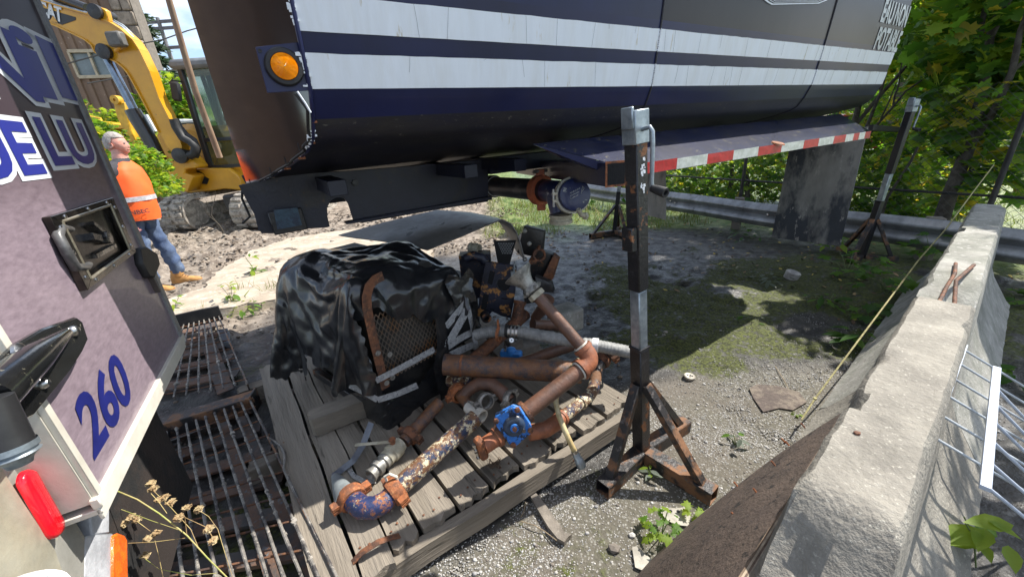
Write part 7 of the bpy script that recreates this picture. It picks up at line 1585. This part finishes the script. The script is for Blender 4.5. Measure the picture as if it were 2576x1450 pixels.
# tracks
def track(p0, ang, L, w, r):
    d = az(ang); s_ = az(ang - 90); rows = []; mb = MB(); pts = []
    for k in range(13): a = math.pi / 2 + math.pi * k / 12; pts.append((math.cos(a) * r, math.sin(a) * r + r))
    for k in range(13): a = -math.pi / 2 + math.pi * k / 12; pts.append((L + math.cos(a) * r, math.sin(a) * r + r))
    A = Vector((p0.x, p0.y, 0)); rows = [[A + d * x + s_ * o + Z * z for x, z in pts] for o in (-w / 2, w / 2)]
    mb.grid([list(t_) for t_ in zip(*rows)] + [[rows[0][0], rows[1][0]]]); 
    track_m = pm('mud covered rubber track', (.36, .325, .28), (.10, .09, .08), (.5, .46, .4), s=6, t=.56, w=.15, s3=14, rough=.9, bump=.6)
    inner = [(x if x < 0 or x > L else x, z) for x, z in pts]
    cin = [[A + d * (L / 2 + (x - L / 2) * .97) + s_ * o + Z * (r + (z - r) * .82) for x, z in pts] for o in (-w / 2, w / 2)]
    mb.grid([list(t_) for t_ in zip(*cin)] + [[cin[0][0], cin[1][0]]])
    for q in (0, 1): mb.grid([rows[q] + [rows[q][0]], cin[q] + [cin[q][0]]])
    obj('track_belt', mb, track_m, exc, smooth=30)
    per = 2 * L + 2 * math.pi * r; n = 46
    for k in range(n):
        t = k / n * per
        if t < math.pi * r: a = math.pi / 2 + t / r; x, z, nx_, nz2 = math.cos(a) * r, math.sin(a) * r + r, math.cos(a), math.sin(a)
        elif t < math.pi * r + L: x, z, nx_, nz2 = t - math.pi * r, 0, 0, -1
        elif t < 2 * math.pi * r + L: a = -math.pi / 2 + (t - math.pi * r - L) / r; x, z, nx_, nz2 = L + math.cos(a) * r, math.sin(a) * r + r, math.cos(a), math.sin(a)
        else: x, z, nx_, nz2 = L - (t - 2 * math.pi * r - L), 2 * r, 0, 1
        if z < .05: continue
        nn_ = d * nx_ + Z * nz2; tt = s_.cross(nn_)
        for o in (-.26, .26):
            mb = MB(); c = A + d * x + Z * z + nn_ * .018 + s_ * w * o; mb.box(c, (w * .38, .08, .045), Matrix((s_, tt, nn_)).transposed()); obj('track_pad', mb, track_m, exc, bevel=.008)
    mb = MB()
    for x, rr_ in ((0, r * .78), (L, r * .78)): mb.lathe(A + d * x + Z * r - s_ * w * .42, s_, [(0, .0001), (0, rr_ * .5), (-.02, rr_ * .85), (.0, rr_), (w * .84, rr_), (w * .84, .0001)], 22)
    for x in (.28, .5, .72): mb.lathe(A + d * L * x + Z * .13 - s_ * w * .3, s_, [(0, .0001), (0, .11), (w * .6, .11), (w * .6, .0001)], 14)
    obj('wheel', mb, pm('dusty wheel', (.36, .33, .28), (.2, .18, .15), s=9, rough=.9, bump=.3), exc, kind='stuff')
    mb = MB(); mb.beam(A + d * .2 + Z * r * .95, A + d * (L - .2) + Z * r * .95, w * .5, r * .8); obj('track_frame', mb, MC['dusty wheel'], exc, bevel=.03)
tb0 = P(462, 584); track(tb0 + Vector((.0, .30, 0)), 78, 2.0, .62, .36); track(tb0 + Vector((1.75, -.1, 0)), 78, 2.0, .62, .36)
mb = MB(); c_u = tb0 + az(38) * 1.0 + Vector((1.1, 0, .55)); mb.box(c_u, (1.6, 1.4, .35)); obj('undercarriage', mb, black_steel, exc, bevel=.05)

# ---------------------------------------------------------------- second yellow machine, stacked beams
def f1(x, y, Y_): q = z1(x, y); return Yd(q[0], q[1], Y_)
t = thing('yellow_attachment', 'yellow machine arm with lifting eye and railings behind the man', 'machine', (f1(900, 1000, 11.5).x, 11.5, 0))
mb = MB(); mb.prism([f1(*q, 11.5) for q in ((850, 768), (940, 770), (965, 900), (985, 980), (1050, 1115), (990, 1110), (920, 960), (885, 900), (870, 850))], Vector((0, .25, 0))); obj('upright_arm', mb, yel_b, t, bevel=.02)
mb = MB(); mb.ring(f1(882, 755, 11.5), Vector((0, 1, 0)), .035, .11, .15, 16); obj('lifting_eye', mb, yel_b, t)
mb = MB(); mb.prism([f1(*q, 11.8) for q in ((600, 905), (800, 925), (930, 940), (940, 962), (930, 975), (640, 965), (600, 960))], Vector((0, .6, 0))); obj('cross_arm', mb, yel_b, t, bevel=.02)
mb = MB(); mb.prism([f1(*q, 11.9) for q in ((600, 960), (790, 965), (800, 1000), (760, 1100), (700, 1300), (600, 1300))], Vector((0, .6, 0))); obj('grille_body', mb, yel_b, t, bevel=.02)
for k in range(8): mb = MB(); mb.beam(f1(650 + k * 18, 975, 11.86), f1(655 + k * 18, 1080, 11.86), .03, .02, upv=Vector((0, 1, 0))); obj('grille_slot', mb, black_steel, t)
mb = MB(); pts = [f1(*q, 11.8) for q in ((645, 905), (640, 880), (660, 876), (760, 895), (768, 915))]; mb.tube(pts, .03, 8); mb.tube([f1(670, 880, 11.8), f1(675, 905, 11.8)], .02, 8); mb.tube([f1(730, 890, 11.8), f1(735, 912, 11.8)], .02, 8); obj('hand_rail', mb, yel_b, t)
for k in range(5):
    mb = MB(); y_ = 950 + k * 26; p = f1(1010, y_, 12.6); mb.box(p + Vector((2.1, 0, 0)), (4.6 - .2 * (k % 2), .5, .07 + .02 * (k % 2))); obj('steel_beam', mb, [pm('white beam', (.5, .53, .55), rough=.5), black_steel][k % 2], label=['topmost white flat beam of the stack beyond the excavator boom', 'upper dark beam of the stack beyond the excavator boom', 'middle white beam of the stack beyond the excavator boom', 'lower dark beam of the stack beyond the excavator boom', 'lowest white beam of the stack beyond the excavator boom'][k], cat='steel beam', group='beams stacked beyond the excavator', bevel=.01)
mb = MB(); mb.prism([f1(*q, 11.2) for q in ((1060, 862), (1105, 864), (1175, 990), (1120, 992))], Vector((0, .05, 0))); obj('white_board', mb, pm('white board', (.7, .72, .75), rough=.5), label='white board standing behind the excavator boom cylinder', cat='board', smooth=None)
t = thing('machine_part', 'grey and brown machine frames lying beyond the excavator boom', 'machine part', f1(1380, 960, 13))
for x in (1340, 1400): mb = MB(); mb.box(f1(x, 950, 13), (.45, .5, .35)); obj('frame_block', mb, pm('pale grey frame', (.4, .42, .43), s=5, rough=.6), t, bevel=.03)
mb = MB(); mb.box(f1(1390, 990, 13), (1.2, .5, .12)); obj('frame_base', mb, rust, t)

# ---------------------------------------------------------------- spruce, power pole, wires, bushes, slanted pole
sp_c = []
bs_ = Yd(445, 330, 17)
tr = thing('spruce_tree', 'tall dark spruce behind the excavator cab against the sky', 'tree', (bs_.x, bs_.y, 0))
mb = MB(); mb.tube([Vector((bs_.x, bs_.y, 0)), Vector((bs_.x, bs_.y, 12.5))], [.2, .03], 8); obj('trunk', mb, bark, tr)
rs2 = np.random.RandomState(5); tp_ = Yd(433, 12, 17).z; pos = []; rot_a = []; 
for k in range(9000):
    h = 1.2 + (tp_ - 1.2) * rs2.uniform(0, 1) ** .9; an = rs2.randint(9) * .698 + math.floor(h * 2.2) * 1.3; rmx = .12 + (tp_ - h) * .24; rr_ = rmx * rs2.uniform(.15, 1); pos.append((bs_.x + math.cos(an) * rr_ + rs2.normal(0, .10), bs_.y + math.sin(an) * rr_ + rs2.normal(0, .1), math.floor(h * 2.2) / 2.2 - rr_ * .28 + rs2.normal(0, .05))); rot_a.append(an)
pos = np.array(pos); n = len(pos); nv = [(-.12, 0, 0), (.12, 0, 0), (0, 1, -.15), (0, .5, .12)]; scatter('crown', nv, [(0, 1, 2), (0, 3, 2), (1, 2, 3)], pos, euler_np(rs2.normal(0, .35, n), rs2.normal(0, .4, n), np.array(rot_a) - 1.57 + rs2.normal(0, .6, n)), rs2.uniform(.12, .32, n), [leafmat('spruce', (.02, .05, .02), (.035, .07, .03), (.02, .05, .02), .6)], probs=[1], parent=tr, kind='stuff', smooth=False)
pl_ = Yd(401, 60, 22); t = thing('power_pole', 'slim power pole with crossarms against the sky left of the spruce', 'power pole', (pl_.x, pl_.y, 0)); lattice = pm('pole grey', (.18, .18, .19), rough=.8)
mb = MB(); mb.tube([Vector((pl_.x, pl_.y, 0)), Vector((pl_.x, pl_.y, Yd(388, 45, 22).z))], [.14, .08], 8); obj('pole', mb, lattice, t)
for y in (55, 72, 122): c = Yd(398, y, 22); mb = MB(); mb.beam(Vector((pl_.x - .7, pl_.y, c.z)), Vector((pl_.x + .8, pl_.y, c.z)), .1, .12); obj('crossarm', mb, lattice, t)
for k, (q0, q1) in enumerate((((345, 112), (470, 78)), ((380, 181), (470, 165)))): mb = MB(); a, b = Yd(*q0, 14), Yd(*q1, 15); mb.tube([a + (a - b) * 1.5, a, a.lerp(b, .5) - Z * .05, b, b + (b - a) * 3], .018, 5); obj('overhead_wire', mb, rubber, label=['upper power line crossing the sky behind the boom', 'lower power line crossing the sky behind the boom'][k], cat='wire')
mb = MB(); mb.tube([Yd(422, -10, 4.6), Yd(492, 230, 4.7), Yd(553, 396, 4.8)], [.028, .03, .031], 10); obj('wooden_stick', mb, pm('brown stick', (.22, .14, .09), (.28, .19, .12), s=12, rough=.7, stretch=(1, 1, .2)), label='long brown wooden pole slanting in front of the excavator cab', cat='pole', smooth=60)
GB = 'bushes at the back of the yard'
lights = [lf_lime, lf_mid, lf_yel]
def c8(x, y, Y_, a, b, c): p = Yd(x, y, Y_); return (p.x, p.y, p.z, a, b, c)
tree('bright green bush growing behind the man beside the boom cylinder', Vector((-6.6, 7.0, 0)), 1.4, [c8(355, 415, 7.3, .40, .5, .30), c8(385, 460, 7.2, .40, .5, .20), c8(335, 390, 7.4, .3, .3, .22), c8(415, 478, 7.0, .25, .3, .08), c8(360, 470, 7.0, .4, .4, .2)], 1500, .05, lights, [.55, .38, .07], 41, name='bush', single=90, group=GB, r0=.02)
tree('green bush beyond the excavator between boom and cab', Vector((-8.5, 14, 0)), 3, [c8(430, 260, 14, .9, .9, .9), c8(460, 290, 14, .9, .8, .7), c8(420, 290, 14, .6, .6, .5)], 1600, .12, lights, [.5, .45, .05], 42, name='bush', group=GB, r0=.04)
tree('low bushes along the foot of the brown building', Vector((-11, 12.5, 0)), 1.5, [c8(290, 305, 12.8, .9, .5, .35), c8(330, 310, 12.8, .7, .5, .3), c8(215, 285, 12.8, .3, .3, .4), c8(250, 350, 10.5, .6, .5, .5), c8(400, 370, 12, .8, .5, .5)], 1500, .09, lights, [.5, .4, .1], 43, name='bush', group=GB, r0=.03)
tree('mound of pale green shrubs to the right of the bush by the man', Vector((-5.6, 7.6, 0)), .8, [c8(440, 400, 9.6, .6, .5, .4), c8(400, 380, 9.8, .5, .5, .4)], 700, .06, lights, [.5, .4, .1], 44, name='bush', group=GB, r0=.02)
tree('distant row of trees along the horizon behind the yard', Vector((-20, 60, 0)), 9, [(-60 + 14 * i, 75 + 6 * math.sin(i * 2.1), 4, 9, 5, 5 + math.sin(i)) for i in range(14)], 9000, .75, [lf_mid, lf_dark, lf_lime], [.5, .3, .2], 45, r0=.3)

# ---------------------------------------------------------------- man in an orange vest
F = P(442, 722); man = thing('person', 'grey haired person in an orange safety vest, jeans and tan boots, facing right', 'person', (F.x, F.y, 0))
def mskin(name, pts, edges, radii, m, levels=2, root=0, parent=man, smooth=True, noise=None):
    me = bpy.data.meshes.new(name); inv = WM[parent.name].inverted(); me.from_pydata([inv @ Vector(p) for p in pts], edges, []); o = bpy.data.objects.new('tmp_skin', me); S.collection.objects.link(o)
    md = o.modifiers.new('s', 'SKIN'); sv = me.skin_vertices[0].data
    for i, r in enumerate(radii): sv[i].radius = (r, r) if not isinstance(r, tuple) else r; sv[i].use_root = (i == root)
    md.use_smooth_shade = True; md.branch_smoothing = .6; sb = o.modifiers.new('b', 'SUBSURF'); sb.levels = levels; sb.render_levels = levels
    bpy.context.view_layer.update(); m2 = bpy.data.meshes.new_from_object(o.evaluated_get(bpy.context.evaluated_depsgraph_get())); m2.name = name
    if noise:
        for v in m2.vertices: v.co += v.normal * noise[0] * mn.noise(v.co * noise[1])
    bpy.data.objects.remove(o); m2.materials.clear(); m2.materials.append(m); m2.shade_smooth(); r = bpy.data.objects.new(name, m2); S.collection.objects.link(r); r.parent = parent; WM[r.name] = WM[parent.name].copy(); return r
# facing right and a bit away; d = facing, l = his left
hd_ = az(15); ll = az(105); B0 = Vector((F.x, F.y, 0)) - hd_ * .10
def mp_(f, l, z): return B0 + hd_ * f + ll * l + Z * z
HP = Yd(292, 362, F.y + .05); hx = HP - B0
hf = hx.dot(hd_); hl = hx.dot(ll); hz = HP.z
sk = pm('ruddy skin', (.55, .24, .18), (.62, .33, .26), s=9, rough=.5, bump=.08); jeans = pm('blue denim', (.035, .065, .15), (.10, .14, .22), (.16, .2, .27), s=5, w=.3, s3=8, t3=.66, rough=.85, bump=.5, bs=120); shirt = pm('charcoal shirt', (.035, .035, .042), s=9, rough=.85, bump=.3)
vest = pm('orange safety vest', (.92, .13, .015), (.80, .10, .01), s=4, w=.5, rough=.65, bump=.2, bs=14, var=.1); grey_s = pm('reflective grey strip', (.42, .42, .44), (.33, .33, .35), s=20, rough=.45)
# torso leans back a little
cx, cl = hf * .75, hl * .8
pts = [mp_(0, 0, .93), mp_(cx * .3, cl * .3, 1.12), mp_(cx * .6, cl * .6, 1.32), mp_(cx * .9, cl * .9, 1.46), mp_(hf * .97, hl, hz - .15), mp_(hf, hl, hz - .10),
       mp_(cx * .85 - .02, cl * .9 + .19, 1.42), mp_(cx * .5 - .12, cl + .20, 1.16), mp_(cx * .3 - .10, cl * .8 + .16, 1.0), mp_(cx * .85 - .03, cl * .9 - .21, 1.40), mp_(cx * .5 - .16, cl - .27, 1.16), mp_(cx * .4 - .20, cl * .8 - .12, .98)]
mskin('upper_body', pts, [(0, 1), (1, 2), (2, 3), (3, 4), (4, 5), (3, 6), (6, 7), (7, 8), (3, 9), (9, 10), (10, 11)], [.16, .19, .185, .12, .065, .06, .06, .045, .034, .098, .07, .042], shirt)
mb = MB(); mb.tube([mp_(cx * .92, cl * .92, 1.44), mp_(hf * .93, hl, hz - .10), HP - Z * .05], [.078, .066, .062], 18); obj('neck', mb, sk, man, smooth=60)
# head
mb = MB(); rows = []
for i in range(17):
    th_ = math.pi * i / 16; row = []
    for j in range(24):
        ph = 2 * math.pi * j / 24; x, y, z = math.sin(th_) * math.cos(ph), math.sin(th_) * math.sin(ph), math.cos(th_)
        fx = .098 * x + (.012 if x > .3 and z < -.1 else 0) + (.022 * max(0, 1 - (abs(y) * 5) ** 2) * max(0, 1 - abs(z + .12) * 5) if x > .5 else 0) + (.02 * max(0, 1 - abs(z + .78) * 4) * (x > 0)); ly = .078 * y * (1 - .22 * max(0, -z)); row.append(HP + hd_ * fx + ll * ly + Z * (.118 * z))
    rows.append(row)
mb.grid(rows, closed=True); obj('head', mb, sk, man, smooth=80)
mb = MB(); rows = []
for i in range(12):
    th_ = math.pi * .62 * i / 11; row = []
    for j in range(28):
        ph = 2 * math.pi * j / 28; x, y = math.cos(ph), math.sin(ph); lim = .50 + .5 * max(0, -x) if x < .2 else .34; tt_ = min(th_, math.pi * lim); q = 1 + .04 * mn.noise(Vector((x * 5, y * 5, i * .8))); row.append(HP + hd_ * (.105 * math.sin(tt_) * x * q - .004) + ll * .086 * math.sin(tt_) * y * q + Z * .127 * math.cos(tt_) * q)
    rows.append(row)
mb.grid(rows, closed=True); obj('hair', mb, pm('grey white hair', (.40, .36, .33), (.26, .23, .21), s=30, w=.3, rough=.6, bump=.9, bs=90, stretch=(1, 1, 1)), man, smooth=80)
for s in (1, -1): mb = MB(); c = HP + ll * .080 * s - hd_ * .008 - Z * .015; mb.lathe(c, ll * s - hd_ * .4, [(-.01, .016), (0, .024), (.008, .027), (.010, .020), (.004, .012), (.003, .0001)], 14); obj('ear', mb, sk, man, smooth=60)
for s in (1, -1): mb = MB(); c = HP + hd_ * .092 + ll * .03 * s + Z * .005; mb.add([c + Vector(v) * .011 for v in st_v], st_f); obj('eye', mb, pm('eye', (.3, .28, .27), rough=.3), man)
mb = MB(); mb.beam(HP + hd_ * .097 + ll * .025 - Z * .06, HP + hd_ * .097 - ll * .025 - Z * .06, .012, .008); obj('mouth', mb, pm('lips', (.4, .16, .13), rough=.5), man, bevel=.003)
# vest: shell round the torso
mb = MB(); rows = []
lev = [(.86, .235, .24, -.35), (.95, .24, .25, -.3), (1.08, .235, .24, .0), (1.22, .225, .21, .4), (1.34, .225, .175, .7), (1.42, .20, .15, .85), (1.475, .13, .11, .95), (1.505, .08, .08, 1.0)]
levf = [tuple(a_[i] + (b_[i] - a_[i]) * f_ for i in range(4)) for a_, b_ in zip(lev, lev[1:]) for f_ in (0, .33, .66)] + [lev[-1]]
for z, w_, d_2, k in levf:
    row = []
    for j in range(36):
        ph = 2 * math.pi * j / 36; q = 1 + .07 * mn.noise(Vector((math.cos(ph) * 2.5, math.sin(ph) * 2.5, z * 3.5))) + .05 * mn.noise(Vector((math.cos(ph) * 6, math.sin(ph) * 6, z * 9))) + (.05 * math.sin(ph * 5 + z * 3) * (1.1 - z) if z < 1.1 else 0); row.append(mp_(cx * k, cl * k, z + .008 * math.sin(ph * 3)) + ll * w_ * math.cos(ph) * q + hd_ * d_2 * math.sin(ph) * q)
    rows.append(row)
# open at the armholes near the shoulders
mb.grid(rows, closed=True)
obj('safety_vest', mb, vest, man, smooth=80)
def band(z0, z1_, name='reflective_band', sel=None):
    mb = MB(); rr2 = []
    for z in (z0, z1_):
        for (a, b) in zip(lev, lev[1:]):
            if a[0] <= z <= b[0]: f = (z - a[0]) / (b[0] - a[0]); w_, d2, k = [a[i] + (b[i] - a[i]) * f for i in (1, 2, 3)]
        rr2.append([mp_(cx * k, cl * k, z) + ll * (w_ * 1.03) * math.cos(2 * math.pi * j / 36) + hd_ * (d2 * 1.04) * math.sin(2 * math.pi * j / 36) for j in range(36)])
    mb.grid(rr2, closed=True); obj(name, mb, grey_s, man, smooth=80)
band(1.075, 1.125)
for s in (1, -1):
    mb = MB(); rows2 = []
    for z, w_, d2, k in lev[2:7]: c = mp_(cx * k, cl * k, z); rows2.append([c - hd_ * (d2 * 1.05) + ll * (s * w_ * .42 - .022) , c - hd_ * (d2 * 1.05) + ll * (s * w_ * .42 + .022)])
    mb.grid(rows2); obj('reflective_band', mb, grey_s, man, smooth=None)
# lettering on the back, as printed
cz_ = .945; cpt = mp_(0, 0, cz_) 
def wrapv(p):
    q = p - mp_(0, 0, 0); l_ = q.dot(ll); z = q.z; ph = l_ / .26 - 2.15
    return mp_(-.3 * cx, 0, z) + ll * .280 * math.sin(ph) - hd_ * .285 * math.cos(ph)
text_mesh('lettering', 'CANBEC', .062, pm('dark print', (.08, .03, .03), rough=.7), mp_(0, .13, cz_), -ll, Z, bold=.002, conform=wrapv, parent=man, squash=1.0)
mb = MB()
# legs
pts = [mp_(0, 0, .92), mp_(0.02, .10, .86), mp_(.10, .12, .48), mp_(.13, .13, .12), mp_(.0, -.10, .86), mp_(.0, -.13, .48), mp_(-.04, -.14, .12)]
mskin('jeans', pts, [(0, 1), (1, 2), (2, 3), (0, 4), (4, 5), (5, 6)], [.13, .10, .078, .075, .10, .078, .075], jeans, noise=(.03, 14))
bt = pm('tan work boot', (.46, .24, .075), (.38, .19, .06), s=9, rough=.7, bump=.3); sole = pm('boot sole', (.2, .17, .14), rough=.8)
for (f, l, a) in ((.13, .13, 10), (-.04, -.14, -8)):
    d2 = az(35 - 25 + a * .5); s2 = d2.cross(Z); c = mp_(f, l, 0) - d2 * .02; mb = MB(); rows3 = []
    for x, w_, h in ((-.085, .030, .10), (-.07, .045, .15), (.0, .05, .16), (.05, .046, .125), (.10, .048, .088), (.16, .052, .075), (.21, .046, .062), (.235, .02, .045)):
        rows3.append([c + d2 * x + s2 * (w_ * math.cos(an)) + Z * (.025 + max(0, math.sin(an)) ** .8 * (h - .02)) for an in np.linspace(-.3, math.pi + .3, 11)])
    mb.grid(rows3); mb.poly(rows3[0]); mb.poly(rows3[-1]); b_ = obj('boot', mb, bt, man, smooth=60)
    mb = MB(); out = [(-.095, .035), (-.06, .045), (.0, .042), (.1, .05), (.17, .054), (.22, .045), (.245, .015)]; mb.prism([c + d2 * x + s2 * w_ for x, w_ in out] + [c + d2 * x - s2 * w_ for x, w_ in reversed(out)], Z * .028); obj('sole', mb, sole, b_, bevel=.003)
    mb = MB(); mb.tube([c + d2 * .0 + Z * .11, c + d2 * .0 + Z * .19], [.062, .066], 14); obj('boot_collar', mb, bt, b_)
    mb = MB()
    for k in range(4): x = .04 + k * .022; mb.tube([c + d2 * x + s2 * .03 + Z * (.135 - k * .012), c + d2 * (x + .01) - s2 * .03 + Z * (.135 - k * .012)], .003, 5)
    obj('laces', mb, pm('dark laces', (.08, .05, .03), rough=.8), b_, kind='stuff')
mb = MB(); kp = mp_(.05, .2, .80) - hd_ * .02
# key ring on the hip
for k in range(6): mb.box(mp_(.06 + .015 * (k % 3), -.19 - .006 * k, .80 - .02 * (k % 4)), (.018, .006, .045), Matrix.Rotation(k * .5, 3, 'Y'))
obj('key_ring', mb, pm('red keys', (.5, .05, .05), (.5, .5, .5), s=60, rough=.4, metal=.3), man, kind='stuff')
for (pA, lR) in ((mp_(cx * .3 - .10, cl * .8 + .16, .985), 1), (mp_(cx * .4 - .21, cl * .8 - .10, .96), -1)):
    dd = (hd_ - Z * .5).normalized(); sd3 = dd.cross(Z).normalized(); upn = sd3.cross(dd)
    P_ = [pA, pA + dd * .05, pA + dd * .09]; E_ = [(0, 1), (1, 2)]; Rr = [.026, (.036), (.034)]
    for k, (o, L3) in enumerate(((-.030, .062), (-.010, .072), (.010, .068), (.030, .055))): b0_ = len(P_); P_ += [pA + dd * .10 + sd3 * o, pA + dd * (.10 + L3 * .5) + sd3 * o * 1.1 + upn * -.008, pA + dd * (.10 + L3 * .85) + sd3 * o * 1.1 - upn * .03]; E_ += [(2, b0_), (b0_, b0_ + 1), (b0_ + 1, b0_ + 2)]; Rr += [.010, .009, .0075]
    b0_ = len(P_); P_ += [pA + dd * .05 + sd3 * -.04 * lR, pA + dd * .085 + sd3 * -.062 * lR - upn * .01]; E_ += [(1, b0_), (b0_, b0_ + 1)]; Rr += [.012, .009]
    mskin('hand', P_, E_, Rr, sk)
